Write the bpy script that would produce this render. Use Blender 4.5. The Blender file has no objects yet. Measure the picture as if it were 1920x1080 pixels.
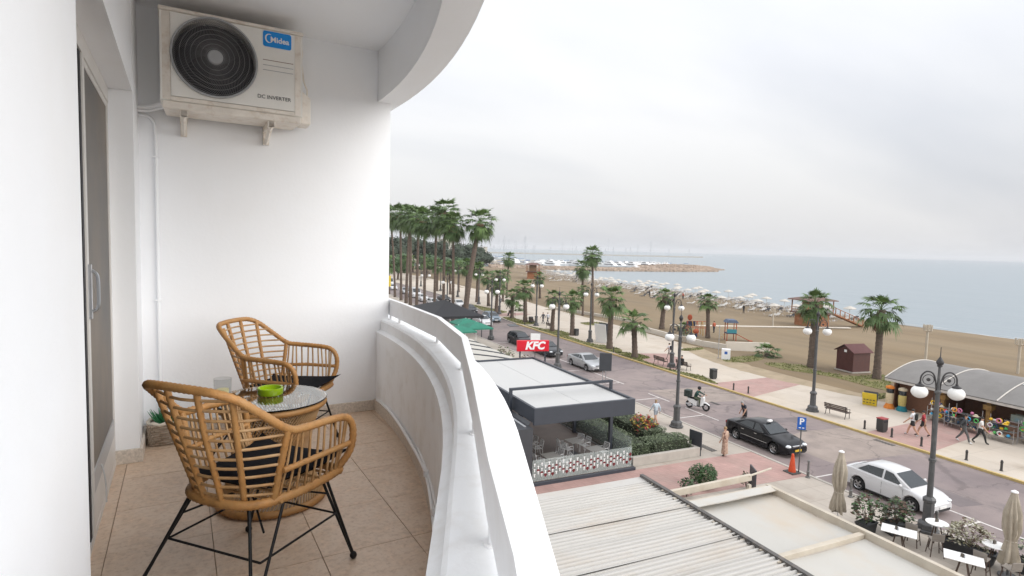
import bpy, bmesh, math, random
from mathutils import Vector, Matrix, Quaternion
R_ = math.radians
sc = bpy.context.scene
COL = sc.collection
random.seed(7)

# ------------------------------------------------------------------ camera
EYE = 11.6            # eye height over the street
ZB = EYE - 1.38       # balcony floor over the street
BR = R_(5.7)          # the building stands turned by this against the road (road runs along +Y, sea at +X)
cam_d = bpy.data.cameras.new('camera')
cam = bpy.data.objects.new('camera', cam_d); COL.objects.link(cam); sc.camera = cam
cam_d.sensor_width = 36.0; cam_d.lens = 36.0 * 1080 / 1920
cam_d.clip_start = 0.05; cam_d.clip_end = 40000
_yaw, _pit, _rol = R_(24.3), math.atan(75.5 / 1080), R_(1.45)
_fh = Vector((math.sin(_yaw), math.cos(_yaw), 0)); _rh = Vector((math.cos(_yaw), -math.sin(_yaw), 0)); _z = Vector((0, 0, 1))
_fw = _fh * math.cos(_pit) - _z * math.sin(_pit); _u0 = _fh * math.sin(_pit) + _z * math.cos(_pit)
_r = _rh * math.cos(_rol) + _u0 * math.sin(_rol); _u = _u0 * math.cos(_rol) - _rh * math.sin(_rol)
cam.matrix_world = Matrix(((_r.x, _u.x, -_fw.x, 0), (_r.y, _u.y, -_fw.y, 0), (_r.z, _u.z, -_fw.z, EYE), (0, 0, 0, 1)))

# ------------------------------------------------------------------ sky: pale overcast
SUN_EL, SUN_AZ = R_(22), R_(139)      # azimuth measured from +Y towards +X
world = bpy.data.worlds.new('World'); sc.world = world; world.use_nodes = True
wn = world.node_tree; wn.nodes.clear()
def wnode(t, **k):
    n = wn.nodes.new(t)
    for a, b in k.items(): setattr(n, a, b)
    return n
w_out = wnode('ShaderNodeOutputWorld'); w_bg = wnode('ShaderNodeBackground'); w_bg.inputs[1].default_value = 0.1
sky = wnode('ShaderNodeTexSky', sky_type='NISHITA'); sky.sun_disc = False
sky.sun_elevation = SUN_EL; sky.sun_rotation = SUN_AZ; sky.air_density = 1.5; sky.dust_density = 4.0
w_tc = wnode('ShaderNodeTexCoord'); w_sep = wnode('ShaderNodeSeparateXYZ')
wn.links.new(w_tc.outputs['Generated'], w_sep.inputs[0])
# overcast luminance rises from the horizon to the zenith
w_mr = wnode('ShaderNodeMapRange'); w_mr.inputs[1].default_value = 0.0; w_mr.inputs[2].default_value = 1.0
w_mr.inputs[3].default_value = 4.05; w_mr.inputs[4].default_value = 10.6; w_mr.clamp = True
wn.links.new(w_sep.outputs[2], w_mr.inputs[0])
CLX, CLY = 26.1, -2.7
# streaked cloud layer: project the view direction on a flat cloud deck
w_dv = wnode('ShaderNodeMath', operation='MAXIMUM'); w_dv.inputs[1].default_value = 0.0
wn.links.new(w_sep.outputs[2], w_dv.inputs[0])
w_ad = wnode('ShaderNodeMath', operation='ADD'); w_ad.inputs[1].default_value = 0.28; wn.links.new(w_dv.outputs[0], w_ad.inputs[0])
w_px = wnode('ShaderNodeMath', operation='DIVIDE'); w_py = wnode('ShaderNodeMath', operation='DIVIDE')
wn.links.new(w_sep.outputs[0], w_px.inputs[0]); wn.links.new(w_ad.outputs[0], w_px.inputs[1])
wn.links.new(w_sep.outputs[1], w_py.inputs[0]); wn.links.new(w_ad.outputs[0], w_py.inputs[1])
w_cb = wnode('ShaderNodeCombineXYZ'); wn.links.new(w_px.outputs[0], w_cb.inputs[0]); wn.links.new(w_py.outputs[0], w_cb.inputs[1])
w_mp = wnode('ShaderNodeMapping'); w_mp.inputs['Rotation'].default_value = (0, 0, R_(35)); w_mp.inputs['Scale'].default_value = (0.35, 1.0, 1); w_mp.inputs['Location'].default_value = (CLX, CLY, 0)
wn.links.new(w_cb.outputs[0], w_mp.inputs[0])
w_nz = wnode('ShaderNodeTexNoise'); w_nz.inputs['Scale'].default_value = 0.85; w_nz.inputs['Detail'].default_value = 5; w_nz.inputs['Roughness'].default_value = 0.5
wn.links.new(w_mp.outputs[0], w_nz.inputs[0])
w_cr = wnode('ShaderNodeValToRGB'); e = w_cr.color_ramp.elements
e[0].position = 0.34; e[0].color = (0.74, 0.765, 0.83, 1); e[1].position = 0.60; e[1].color = (1.0, 1.0, 1.015, 1)
wn.links.new(w_nz.outputs[0], w_cr.inputs[0])
w_ml = wnode('ShaderNodeVectorMath', operation='SCALE'); wn.links.new(w_cr.outputs[0], w_ml.inputs[0]); wn.links.new(w_mr.outputs[0], w_ml.inputs['Scale'])
w_mx = wnode('ShaderNodeMix', data_type='RGBA'); w_mx.inputs[0].default_value = 0.93
wn.links.new(sky.outputs[0], w_mx.inputs[6]); wn.links.new(w_ml.outputs[0], w_mx.inputs[7])
wn.links.new(w_mx.outputs[2], w_bg.inputs[0]); wn.links.new(w_bg.outputs[0], w_out.inputs[0])

sun_d = bpy.data.lights.new('sun', 'SUN'); sun_d.energy = 1.5; sun_d.angle = R_(62); sun_d.color = (1.0, 0.992, 0.98)
sun = bpy.data.objects.new('sun', sun_d); COL.objects.link(sun)
_sd = Vector((math.sin(SUN_AZ) * math.cos(SUN_EL), math.cos(SUN_AZ) * math.cos(SUN_EL), math.sin(SUN_EL)))
sun.rotation_euler = (-_sd).to_track_quat('-Z', 'Y').to_euler(); sun.location = (20, -10, 60)

sc.view_settings.view_transform = 'Standard'; sc.view_settings.look = 'None'
sc.view_settings.exposure = 0.95; sc.view_settings.gamma = 1.0; sc.view_settings.use_curve_mapping = False
sc.render.engine = 'CYCLES'
cy = sc.cycles
cy.use_denoising = True; cy.max_bounces = 10; cy.diffuse_bounces = 8; cy.glossy_bounces = 3; cy.transmission_bounces = 6
cy.transparent_max_bounces = 8; cy.caustics_reflective = False; cy.caustics_refractive = False; cy.volume_bounces = 0
cy.sample_clamp_indirect = 6.0

# ------------------------------------------------------------------ helpers
class MB:
    """collects shapes for ONE mesh"""
    def __init__(s): s.v = []; s.f = []; s.m = []
    def add(s, vs, fs, mi=0):
        o = len(s.v); s.v.extend([tuple(p) for p in vs]); s.f.extend([tuple(i + o for i in q) for q in fs]); s.m.extend([mi] * len(fs)); return s
    def box(s, x0, x1, y0, y1, z0, z1, mi=0, M=None):
        vs = [(x, y, z) for z in (z0, z1) for y in (y0, y1) for x in (x0, x1)]
        if M is not None: vs = [M @ Vector(p) for p in vs]
        return s.add(vs, [(0, 2, 3, 1), (4, 5, 7, 6), (0, 1, 5, 4), (2, 6, 7, 3), (0, 4, 6, 2), (1, 3, 7, 5)], mi)
    def cbox(s, c, d, rz=0, mi=0, rx=0, ry=0):
        M = Matrix.Translation(c) @ Matrix.Rotation(rz, 4, 'Z') @ Matrix.Rotation(ry, 4, 'Y') @ Matrix.Rotation(rx, 4, 'X')
        return s.box(-d[0] / 2, d[0] / 2, -d[1] / 2, d[1] / 2, -d[2] / 2, d[2] / 2, mi, M)
    def tube(s, pts, r, n=6, mi=0, closed=False, cap=True):
        pts = [Vector(p) for p in pts]; N = len(pts)
        rs = list(r) if isinstance(r, (list, tuple)) else [r] * N
        tan = []
        for i in range(N):
            a = pts[i - 1] if (i > 0 or closed) else pts[i]; b = pts[(i + 1) % N] if (i < N - 1 or closed) else pts[i]
            t = (b - a); tan.append(t.normalized() if t.length > 1e-9 else Vector((0, 0, 1)))
        up = Vector((0, 0, 1)) if abs(tan[0].z) < 0.9 else Vector((1, 0, 0))
        nrm = (up - tan[0] * up.dot(tan[0])).normalized(); vs = []
        for i in range(N):
            if i: nrm = (nrm - tan[i] * nrm.dot(tan[i])); nrm = nrm.normalized() if nrm.length > 1e-6 else tan[i].orthogonal().normalized()
            bi = tan[i].cross(nrm)
            for k in range(n):
                a = 2 * math.pi * k / n; vs.append(pts[i] + (nrm * math.cos(a) + bi * math.sin(a)) * rs[i])
        fs = []
        for i in range(N if closed else N - 1):
            j = (i + 1) % N
            for k in range(n): fs.append((i * n + k, i * n + (k + 1) % n, j * n + (k + 1) % n, j * n + k))
        if cap and not closed: fs.append(tuple(range(n - 1, -1, -1))); fs.append(tuple((N - 1) * n + k for k in range(n)))
        return s.add(vs, fs, mi)
    def lathe(s, prof, n=16, c=(0, 0, 0), mi=0, cap=True):
        vs = [(c[0] + r * math.cos(2 * math.pi * k / n), c[1] + r * math.sin(2 * math.pi * k / n), c[2] + z) for r, z in prof for k in range(n)]
        fs = [(i * n + k, i * n + (k + 1) % n, (i + 1) * n + (k + 1) % n, (i + 1) * n + k) for i in range(len(prof) - 1) for k in range(n)]
        if cap: fs.append(tuple(range(n - 1, -1, -1))); fs.append(tuple((len(prof) - 1) * n + k for k in range(n)))
        return s.add(vs, fs, mi)
    def prism(s, poly, z0, z1, mi=0):
        n = len(poly); z0s = z0 if isinstance(z0, (list, tuple)) else [z0] * n; z1s = z1 if isinstance(z1, (list, tuple)) else [z1] * n
        vs = [(p[0], p[1], z0s[i]) for i, p in enumerate(poly)] + [(p[0], p[1], z1s[i]) for i, p in enumerate(poly)]
        fs = [tuple(range(n - 1, -1, -1)), tuple(range(n, 2 * n))] + [(i, (i + 1) % n, n + (i + 1) % n, n + i) for i in range(n)]
        return s.add(vs, fs, mi)
    def extr(s, poly3, vec, mi=0):
        n = len(poly3); vec = Vector(vec); a = [Vector(p) for p in poly3]; b = [p + vec for p in a]
        return s.add(a + b, [tuple(range(n - 1, -1, -1)), tuple(range(n, 2 * n))] + [(i, (i + 1) % n, n + (i + 1) % n, n + i) for i in range(n)], mi)
    def ell(s, c, r, n=12, m=8, mi=0, z0=-1.0, z1=1.0):
        vs = []; a0, a1 = math.asin(z0), math.asin(z1)
        for i in range(m + 1):
            a = a0 + (a1 - a0) * i / m
            for k in range(n):
                t = 2 * math.pi * k / n; q = max(math.cos(a), 1e-3)
                vs.append((c[0] + r[0] * q * math.cos(t), c[1] + r[1] * q * math.sin(t), c[2] + r[2] * math.sin(a)))
        fs = [(i * n + k, i * n + (k + 1) % n, (i + 1) * n + (k + 1) % n, (i + 1) * n + k) for i in range(m) for k in range(n)]
        fs.append(tuple(range(n - 1, -1, -1))); fs.append(tuple(m * n + k for k in range(n)))
        return s.add(vs, fs, mi)
    def loft(s, rings, mi=0, closed=True, cap=True):
        n = len(rings[0]); vs = [p for r in rings for p in r]; K = n if closed else n - 1
        fs = [(i * n + k, i * n + (k + 1) % n, (i + 1) * n + (k + 1) % n, (i + 1) * n + k) for i in range(len(rings) - 1) for k in range(K)]
        if cap and closed: fs.append(tuple(range(n - 1, -1, -1))); fs.append(tuple((len(rings) - 1) * n + k for k in range(n)))
        return s.add(vs, fs, mi)
    def xf(s, M):
        s.v = [tuple(M @ Vector(p)) for p in s.v]; return s
    def mesh(s, name, mats, smooth=None):
        me = bpy.data.meshes.new(name); me.from_pydata(s.v, [], s.f)
        for m in (mats if isinstance(mats, (list, tuple)) else [mats]): me.materials.append(m)
        if any(s.m): me.polygons.foreach_set('material_index', s.m)
        if smooth is not None:
            me.polygons.foreach_set('use_smooth', [True] * len(me.polygons)); me.set_sharp_from_angle(angle=R_(smooth))
        me.update(); return me
    def build(s, name, mats, parent=None, loc=None, rz=0, smooth=None, bevel=0, normals=False):
        me = s.mesh(name, mats, smooth)
        if normals:
            bm = bmesh.new(); bm.from_mesh(me); bmesh.ops.recalc_face_normals(bm, faces=bm.faces); bm.to_mesh(me); bm.free()
        return link(name, me, parent, loc, rz, bevel)
def link(name, me, parent=None, loc=None, rz=0, bevel=0):
    o = bpy.data.objects.new(name, me); COL.objects.link(o)
    if parent is not None: o.parent = parent
    if loc is not None: o.location = loc
    if rz: o.rotation_euler = (0, 0, rz)
    if bevel:
        b = o.modifiers.new('bevel', 'BEVEL'); b.width = bevel; b.segments = 2; b.limit_method = 'ANGLE'; b.angle_limit = R_(40)
    return o
def tag(o, label=None, cat=None, group=None, kind=None):
    if label: o['label'] = label
    if cat: o['category'] = cat
    if group: o['group'] = group
    if kind: o['kind'] = kind
    return o
def thing(name, label, cat, loc=(0, 0, 0), rz=0, group=None, scale=None):
    o = bpy.data.objects.new(name, None); COL.objects.link(o); o.empty_display_size = 0.2
    o.location = loc; o.rotation_euler = (0, 0, rz)
    if scale: o.scale = (scale, scale, scale) if not isinstance(scale, (tuple, list)) else scale
    return tag(o, label, cat, group)
def copy_tree(o, loc=None, rz=None, label=None, group=None, parent=None, scale=None):
    c = o.copy(); COL.objects.link(c); c.parent = parent
    if loc is not None: c.location = loc
    if rz is not None: c.rotation_euler = (0, 0, rz)
    if scale: c.scale = (scale, scale, scale)
    if label: c['label'] = label
    if group: c['group'] = group
    for ch in list(o.children): copy_tree(ch, parent=c)
    return c
def bal(x, y, z=0.0):
    c, s_ = math.cos(BR), math.sin(BR); return Vector((x * c - y * s_, x * s_ + y * c, ZB + z))
def lerp(a, b, t): return a + (b - a) * t
def catmull(pts, n=8, closed=False):
    P = [Vector(p) for p in pts]; out = []; N = len(P)
    for i in range(N if closed else N - 1):
        p1, p2 = P[i], P[(i + 1) % N]; p0 = P[i - 1] if (i or closed) else p1 * 2 - p2; p3 = P[(i + 2) % N] if (i + 2 < N or closed) else p2 * 2 - p1
        for k in range(n):
            t = k / n; out.append(0.5 * ((2 * p1) + (p2 - p0) * t + (2 * p0 - 5 * p1 + 4 * p2 - p3) * t * t + (3 * p1 - p0 - 3 * p2 + p3) * t ** 3))
    if not closed: out.append(P[-1])
    return out
def interp(tab, x):
    if x <= tab[0][0]: return tab[0][1]
    for (a, b), (c, d) in zip(tab, tab[1:]):
        if x <= c: return b + (d - b) * (x - a) / (c - a)
    return tab[-1][1]

# ------------------------------------------------------------------ materials
MATS = {}
def mat(name, c, rough=0.6, metal=0.0, var=0.12, vs=3.0, bump=0.0, bs=40.0, dirt=None, ds=1.5, da=0.5, coat=0.0, spec=0.5, emit=0, stretch=None, hue=None, joints=None, cracks=0.0):
    m = bpy.data.materials.new(name); m.use_nodes = True; nt = m.node_tree; b = nt.nodes['Principled BSDF']; L = nt.links.new
    b.inputs['Roughness'].default_value = rough; b.inputs['Metallic'].default_value = metal; b.inputs['Specular IOR Level'].default_value = spec
    if coat: b.inputs['Coat Weight'].default_value = coat; b.inputs['Coat Roughness'].default_value = 0.05
    tc = nt.nodes.new('ShaderNodeTexCoord'); src = tc.outputs['Object']
    if stretch:
        mp = nt.nodes.new('ShaderNodeMapping'); mp.inputs['Scale'].default_value = stretch; L(src, mp.inputs[0]); src = mp.outputs[0]
    def noise(scale, det=6, ro=0.6):
        n = nt.nodes.new('ShaderNodeTexNoise'); n.inputs['Scale'].default_value = scale; n.inputs['Detail'].default_value = det; n.inputs['Roughness'].default_value = ro; L(src, n.inputs[0]); return n
    n1 = noise(vs); mr = nt.nodes.new('ShaderNodeMapRange'); mr.inputs[1].default_value = 0.3; mr.inputs[2].default_value = 0.7
    mr.inputs[3].default_value = 1 - var; mr.inputs[4].default_value = 1 + var; L(n1.outputs[0], mr.inputs[0])
    sv = nt.nodes.new('ShaderNodeVectorMath'); sv.operation = 'SCALE'; sv.inputs[0].default_value = c[:3]; L(mr.outputs[0], sv.inputs['Scale'])
    out = sv.outputs[0]
    if hue:
        n4 = noise(vs * 0.37); mx = nt.nodes.new('ShaderNodeMix'); mx.data_type = 'RGBA'
        r4 = nt.nodes.new('ShaderNodeMapRange'); r4.inputs[1].default_value = 0.4; r4.inputs[2].default_value = 0.62; L(n4.outputs[0], r4.inputs[0])
        L(r4.outputs[0], mx.inputs[0]); L(out, mx.inputs[6]); mx.inputs[7].default_value = (*hue, 1); out = mx.outputs[2]
    if dirt:
        n2 = noise(ds, 8, 0.65); r2 = nt.nodes.new('ShaderNodeMapRange'); r2.inputs[1].default_value = 0.5; r2.inputs[2].default_value = 0.72; r2.inputs[4].default_value = da
        L(n2.outputs[0], r2.inputs[0]); mx = nt.nodes.new('ShaderNodeMix'); mx.data_type = 'RGBA'; L(r2.outputs[0], mx.inputs[0]); L(out, mx.inputs[6]); mx.inputs[7].default_value = (*dirt, 1); out = mx.outputs[2]
    if joints:
        bk = nt.nodes.new('ShaderNodeTexBrick'); bk.offset = 0.0; bk.inputs['Scale'].default_value = 1.0; bk.inputs['Brick Width'].default_value = joints[0]; bk.inputs['Row Height'].default_value = joints[1]; bk.inputs['Mortar Size'].default_value = joints[2]
        bk.inputs['Color1'].default_value = (1, 1, 1, 1); bk.inputs['Color2'].default_value = (0.93, 0.93, 0.93, 1); bk.inputs['Mortar'].default_value = (joints[3],) * 3 + (1,); bk.inputs['Bias'].default_value = 0.0
        L(src, bk.inputs['Vector']); mj = nt.nodes.new('ShaderNodeMix'); mj.data_type = 'RGBA'; mj.blend_type = 'MULTIPLY'; mj.inputs[0].default_value = 1.0; L(out, mj.inputs[6]); L(bk.outputs['Color'], mj.inputs[7]); out = mj.outputs[2]
    if cracks:
        vo = nt.nodes.new('ShaderNodeTexVoronoi'); vo.feature = 'DISTANCE_TO_EDGE'; vo.inputs['Scale'].default_value = 0.22; nw = noise(0.8); av = nt.nodes.new('ShaderNodeVectorMath'); av.operation = 'MULTIPLY_ADD'; av.inputs[1].default_value = (1.6, 1.6, 0); L(nw.outputs['Color'], av.inputs[0]); L(src, av.inputs[2]); L(av.outputs[0], vo.inputs['Vector'])
        rc = nt.nodes.new('ShaderNodeMapRange'); rc.inputs[1].default_value = 0.004; rc.inputs[2].default_value = 0.012; rc.inputs[3].default_value = cracks; rc.inputs[4].default_value = 0.0; L(vo.outputs['Distance'], rc.inputs[0])
        mk = nt.nodes.new('ShaderNodeMix'); mk.data_type = 'RGBA'; L(rc.outputs[0], mk.inputs[0]); L(out, mk.inputs[6]); mk.inputs[7].default_value = (c[0] * 0.35, c[1] * 0.35, c[2] * 0.35, 1); out = mk.outputs[2]
    L(out, b.inputs['Base Color'])
    if emit: L(out, b.inputs['Emission Color']); b.inputs['Emission Strength'].default_value = emit
    if bump:
        n3 = noise(bs, 4); bp = nt.nodes.new('ShaderNodeBump'); bp.inputs['Strength'].default_value = bump; bp.inputs['Distance'].default_value = 0.02; L(n3.outputs[0], bp.inputs['Height']); L(bp.outputs[0], b.inputs['Normal'])
    MATS[name] = m; return m
def glass(name, c, rough=0.02, alpha=None, ior=1.45, thin=False):
    m = bpy.data.materials.new(name); m.use_nodes = True; b = m.node_tree.nodes['Principled BSDF']
    b.inputs['Base Color'].default_value = (*c, 1); b.inputs['Roughness'].default_value = rough; b.inputs['IOR'].default_value = ior
    if alpha is not None:      # thin sheet: mostly clear with a glossy skin
        b.inputs['Alpha'].default_value = alpha
    else: b.inputs['Transmission Weight'].default_value = 1.0
    return m
W_WALL = mat('white_painted_plaster', (0.855, 0.872, 0.895), 0.75, var=0.015, vs=1.3, bump=0.05, bs=40, dirt=(0.78, 0.765, 0.74), ds=0.9, da=0.22)
W_RAIL = mat('white_rail_paint', (0.84, 0.845, 0.855), 0.45, var=0.02, vs=4, bump=0.04, bs=90, dirt=(0.62, 0.60, 0.57), ds=7, da=0.25)
W_PARA = mat('white_parapet_paint', (0.855, 0.87, 0.885), 0.7, var=0.02, vs=2.5, bump=0.08, bs=45, dirt=(0.62, 0.59, 0.55), ds=6, da=0.4)
TILE = mat('terrazzo_tile', (0.62, 0.465, 0.34), 0.42, var=0.16, vs=26, bump=0.02, bs=120, dirt=(0.44, 0.30, 0.205), ds=45, da=0.85, hue=(0.66, 0.52, 0.40))
GROUT = mat('grout', (0.34, 0.25, 0.175), 0.9)
SKIRT = mat('terrazzo_skirting', (0.62, 0.56, 0.49), 0.6, var=0.2, vs=60, dirt=(0.30, 0.24, 0.20), ds=70, da=0.5)
BLACK = mat('black_metal', (0.009, 0.009, 0.010), 0.5, var=0.05, spec=0.3)
RATTAN = mat('rattan_cane', (0.40, 0.195, 0.060), 0.5, var=0.28, vs=28, bump=0.25, bs=140, hue=(0.42, 0.225, 0.080))
RATTAN2 = mat('rattan_thin_cane', (0.37, 0.205, 0.082), 0.5, var=0.30, vs=22, hue=(0.47, 0.30, 0.15))
CUSH = mat('black_cushion_cloth', (0.010, 0.010, 0.012), 0.9, var=0.2, vs=30, bump=0.2, bs=250, spec=0.08)
AC_W = mat('aged_white_casing', (0.82, 0.81, 0.77), 0.45, var=0.04, vs=6, dirt=(0.70, 0.63, 0.54), ds=6, da=0.3)
AC_D = mat('aged_beige_casing', (0.78, 0.73, 0.66), 0.5, var=0.08, vs=8, dirt=(0.50, 0.37, 0.26), ds=14, da=0.55)
STEEL = mat('brushed_steel', (0.55, 0.56, 0.58), 0.3, metal=0.9, var=0.08, vs=10)
GREY = mat('grey_plastic', (0.36, 0.37, 0.385), 0.5)
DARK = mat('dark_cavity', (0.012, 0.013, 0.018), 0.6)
WIRE = mat('dark_guard_wire', (0.22, 0.22, 0.23), 0.5)
WHITE = mat('white_paint', (0.80, 0.80, 0.80), 0.5, var=0.03)
RUST = mat('rust', (0.22, 0.11, 0.06), 0.8, var=0.3, vs=30)
# ================================================================== the balcony (built in its own frame: x to the sea, y along the building)
BL = dict(loc=(0, 0, ZB), rz=BR)
PXC, PYC, PRR = -5.584, 4.689, 6.988           # the parapet's inner face is an arc
def para(y, d=0.0):
    """x and outward normal of the parapet's inner face at y"""
    if y >= PYC: return PXC + PRR + d
    if y >= 1.6: return PXC + math.sqrt((PRR + d) ** 2 - (y - PYC) ** 2)
    k = (PYC - 1.6) / math.sqrt((PRR + d) ** 2 - (1.6 - PYC) ** 2); return para(1.6, d) - k * (1.6 - y)
YS = [5.5, 5.1, 4.69] + [4.69 - 0.2 * i for i in range(1, 24)] + [-0.1, -0.6, -1.2]
def para_loft(section, ys=YS):
    b = MB(); b.loft([[(para(y, d), y, z) for d, z in section] for y in ys]); return b
floor = MB(); pl = [(-0.6, -1.2), (-0.6, 5.5)] + [(para(y, 0.1), y) for y in YS]
floor.prism(pl, -0.22, -0.006)
fo = floor.build('balcony_floor', GROUT, **BL); tag(fo, kind='structure')
def tile_poly(x0, x1, y0, y1):
    n = 5; e = [(min(x1, para(lerp(y0, y1, i / n), 0.03)), lerp(y0, y1, i / n)) for i in range(n + 1)]
    if max(p[0] for p in e) <= x0 + 0.01: return None
    e = [(max(p[0], x0 + 0.002), p[1]) for p in e]
    if all(p[0] == x1 for p in e): e = [e[0], e[-1]]
    return [(x0, y1), (x0, y0)] + e
xl = [-0.36, -0.297, 0.115, 0.527, 0.942, 1.354, 1.70]; yl = [2.062 - 0.4 - 0.455 * 2, 2.062 - 0.455 - 0.4, 2.062 - 0.4, 2.062, 2.517, 2.972, 3.425, 3.88, 4.36, 4.67]
for i in range(len(xl) - 1):
    for j in range(len(yl) - 1):
        p = tile_poly(xl[i] + 0.0018, xl[i + 1] - 0.0018, yl[j] + 0.0018, yl[j + 1] - 0.0018)
        if p:
            dz = random.uniform(-0.0006, 0.0006); MB().prism(p[::1], -0.02, dz).build('floor_tile', TILE, parent=fo, normals=True)
# walls
w = MB(); w.box(-0.60, -0.23, -7, 1.94, -ZB, 2.925); w.box(-0.60, -0.232, 4.16, 4.67, -ZB, 2.925); w.box(-0.60, -0.234, 1.94, 4.16, 2.25, 2.925)
w.box(-0.60, -0.42, 1.94, 4.16, -ZB, 0.0)
tag(w.build('side_wall', W_WALL, **BL), 'white painted side wall with the recessed sliding door, left of the chairs', 'wall')
w = MB(); w.box(-0.60, 1.507, 4.67, 4.87, -ZB, 2.53); w.box(-0.60, 1.40, 4.672, 4.868, 2.53, 2.925)
tag(w.build('end_wall', W_WALL, **BL), 'white painted end wall of the balcony behind the air conditioner', 'wall')
c = MB(); c.prism([(-0.6, -7), (-0.6, 5.5)] + [(para(y, 0.10), y) for y in YS] + [(para(-1.2, .1), -7)], 2.925, 3.12)
co = c.build('balcony_ceiling', W_WALL, **BL); tag(co, kind='structure')
para_loft([(0.0, 2.53), (-0.004, 3.0), (0.17, 3.40), (0.19, 3.40), (0.19, 2.53)]).build('edge_beam', W_WALL, parent=co, smooth=40, normals=True)
fb = MB(); fb.box(-9.5, -0.602, -30, 33, -ZB, 8.5)
tag(fb.build('apartment_building', W_WALL, **BL), 'white apartment block that carries the balcony, mostly outside the picture', 'building')
# parapet
pp = thing('parapet', 'curved white parapet wall of the balcony below the rail', 'parapet', **{'loc': BL['loc'], 'rz': BR})
para_loft([(0.0, -0.5), (0.0, 0.655), (0.036, 0.672), (0.038, 0.742), (0.050, 0.754), (0.245, 0.756), (0.26, 0.742), (0.26, -0.5)]).build('wall_body', W_PARA, parent=pp, smooth=35, normals=True)
ysk = [y for y in YS if y <= 4.69]
para_loft([(0.002, 0.0), (-0.014, 0.0), (-0.014, 0.088), (0.002, 0.092)], ysk).build('skirting', SKIRT, parent=pp, smooth=35, normals=True)
cab = MB(); cab.tube([(para(y, -0.006 - 0.012 * abs(math.sin(y * 2.1))), y, 0.104 + 0.006 * math.sin(y * 5)) for y in [4.6 - 0.1 * i for i in range(46)]], 0.011, 6)
tag(cab.build('white_cable', W_RAIL, smooth=50, **BL), 'thick white cable running along the skirting of the parapet', 'cable')
cab = MB(); cab.tube([(para(y, -0.004), y, 0.125 + 0.02 * math.sin(y * 2.0) ** 2) for y in [3.3 - 0.1 * i for i in range(30)]], 0.006, 5)
for y in (2.9, 2.45): cab.cbox((para(y, -0.012), y, 0.13), (0.03, 0.012, 0.035))
tag(cab.build('thin_cable', W_RAIL, smooth=50, **BL), 'thin white cable clipped to the parapet above the skirting', 'cable')
# rail of straight flat sections on short posts
rail = thing('balcony_rail', 'white painted flat metal rail on short posts above the parapet', 'railing', BL['loc'], BR)
RV = [(1.585, 5.35), (1.535, 4.40), (1.455, 3.42), (1.26, 2.62), (0.885, 1.72), (0.60, 1.06), (0.455, 0.70), (0.27, 0.30), (0.05, -0.2)]
rin, rout = [], []
for i, p in enumerate(RV):
    a = Vector(RV[max(i - 1, 0)]); b = Vector(RV[min(i + 1, len(RV) - 1)]); t = (b - a).normalized(); n = Vector((-t.y, t.x))
    if n.x < 0: n = -n
    rin.append(Vector(p) - n * 0.032); rout.append(Vector(p))
for i in range(len(RV) - 1):
    g = 0.0 if i not in (1, 2) else 0.0015
    a0, a1, b0, b1 = rin[i], rout[i], rin[i + 1], rout[i + 1]
    MB().prism([tuple(a0), tuple(a1), tuple(lerp(b1, a1, g)), tuple(lerp(b0, a0, g))], 0.790, 0.922).build('rail_section', W_RAIL, parent=rail, normals=True)
for i in (0.72, 1, 2, 3.0, 4.05, 5.1):
    k = int(i); t = i - k; a = lerp((rin[k] + rout[k]) / 2, (rin[k + 1] + rout[k + 1]) / 2, t)
    q = MB().lathe([(0.017, 0.752), (0.017, 0.791)], 10, (a.x, a.y, 0)); q.lathe([(0.028, 0.7545), (0.027, 0.759)], 10, (a.x, a.y, 0))
    q.build('post', W_RAIL, parent=rail, smooth=40)
# skirting of the two walls
sk = MB(); sk.box(-0.215, 1.404, 4.655, 4.672, 0, 0.085); tag(sk.build('end_wall_skirting', SKIRT, bevel=0.003, **BL), 'terrazzo skirting at the foot of the end wall', 'skirting')
sk = MB(); sk.box(-0.232, -0.214, 4.145, 4.654, 0, 0.087); sk.box(-0.36, -0.2145, 4.144, 4.162, 0, 0.0865)
tag(sk.build('door_jamb_skirting', SKIRT, bevel=0.003, **BL), 'terrazzo skirting round the wall pier beside the sliding door', 'skirting')
# white round conduit on the end wall
cd = thing('cable_conduit', 'thin white conduit running down the end wall below the air conditioner', 'conduit', BL['loc'], BR)
MB().tube(catmull([(-0.232, 4.655, 2.205), (-0.17, 4.655, 2.20), (-0.14, 4.655, 2.16), (-0.132, 4.655, 2.08)], 5) + [(-0.132, 4.655, 0.09)], 0.010, 8).build('pipe', W_WALL, parent=cd, smooth=50)
for z in (1.93, 0.95, 0.32): MB().box(-0.155, -0.109, 4.645, 4.67, z, z + 0.012).build('clip', W_WALL, parent=cd)
for i, (z, dx) in enumerate(((2.222, 0.22), (2.245, 0.24))):
    cb = MB(); cb.tube(catmull([(-0.232, 4.60, z), (-0.16, 4.58, z + 0.005), (-0.05, 4.5, z + 0.03), (dx - 0.1, 4.42, 2.27)], 6), 0.008 + 0.006 * i, 7)
    tag(cb.build('refrigerant_pipe', W_RAIL, smooth=50, **BL), ('thin' if i == 0 else 'thick') + ' white pipe from the side wall to the air conditioner', 'pipe')
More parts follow.
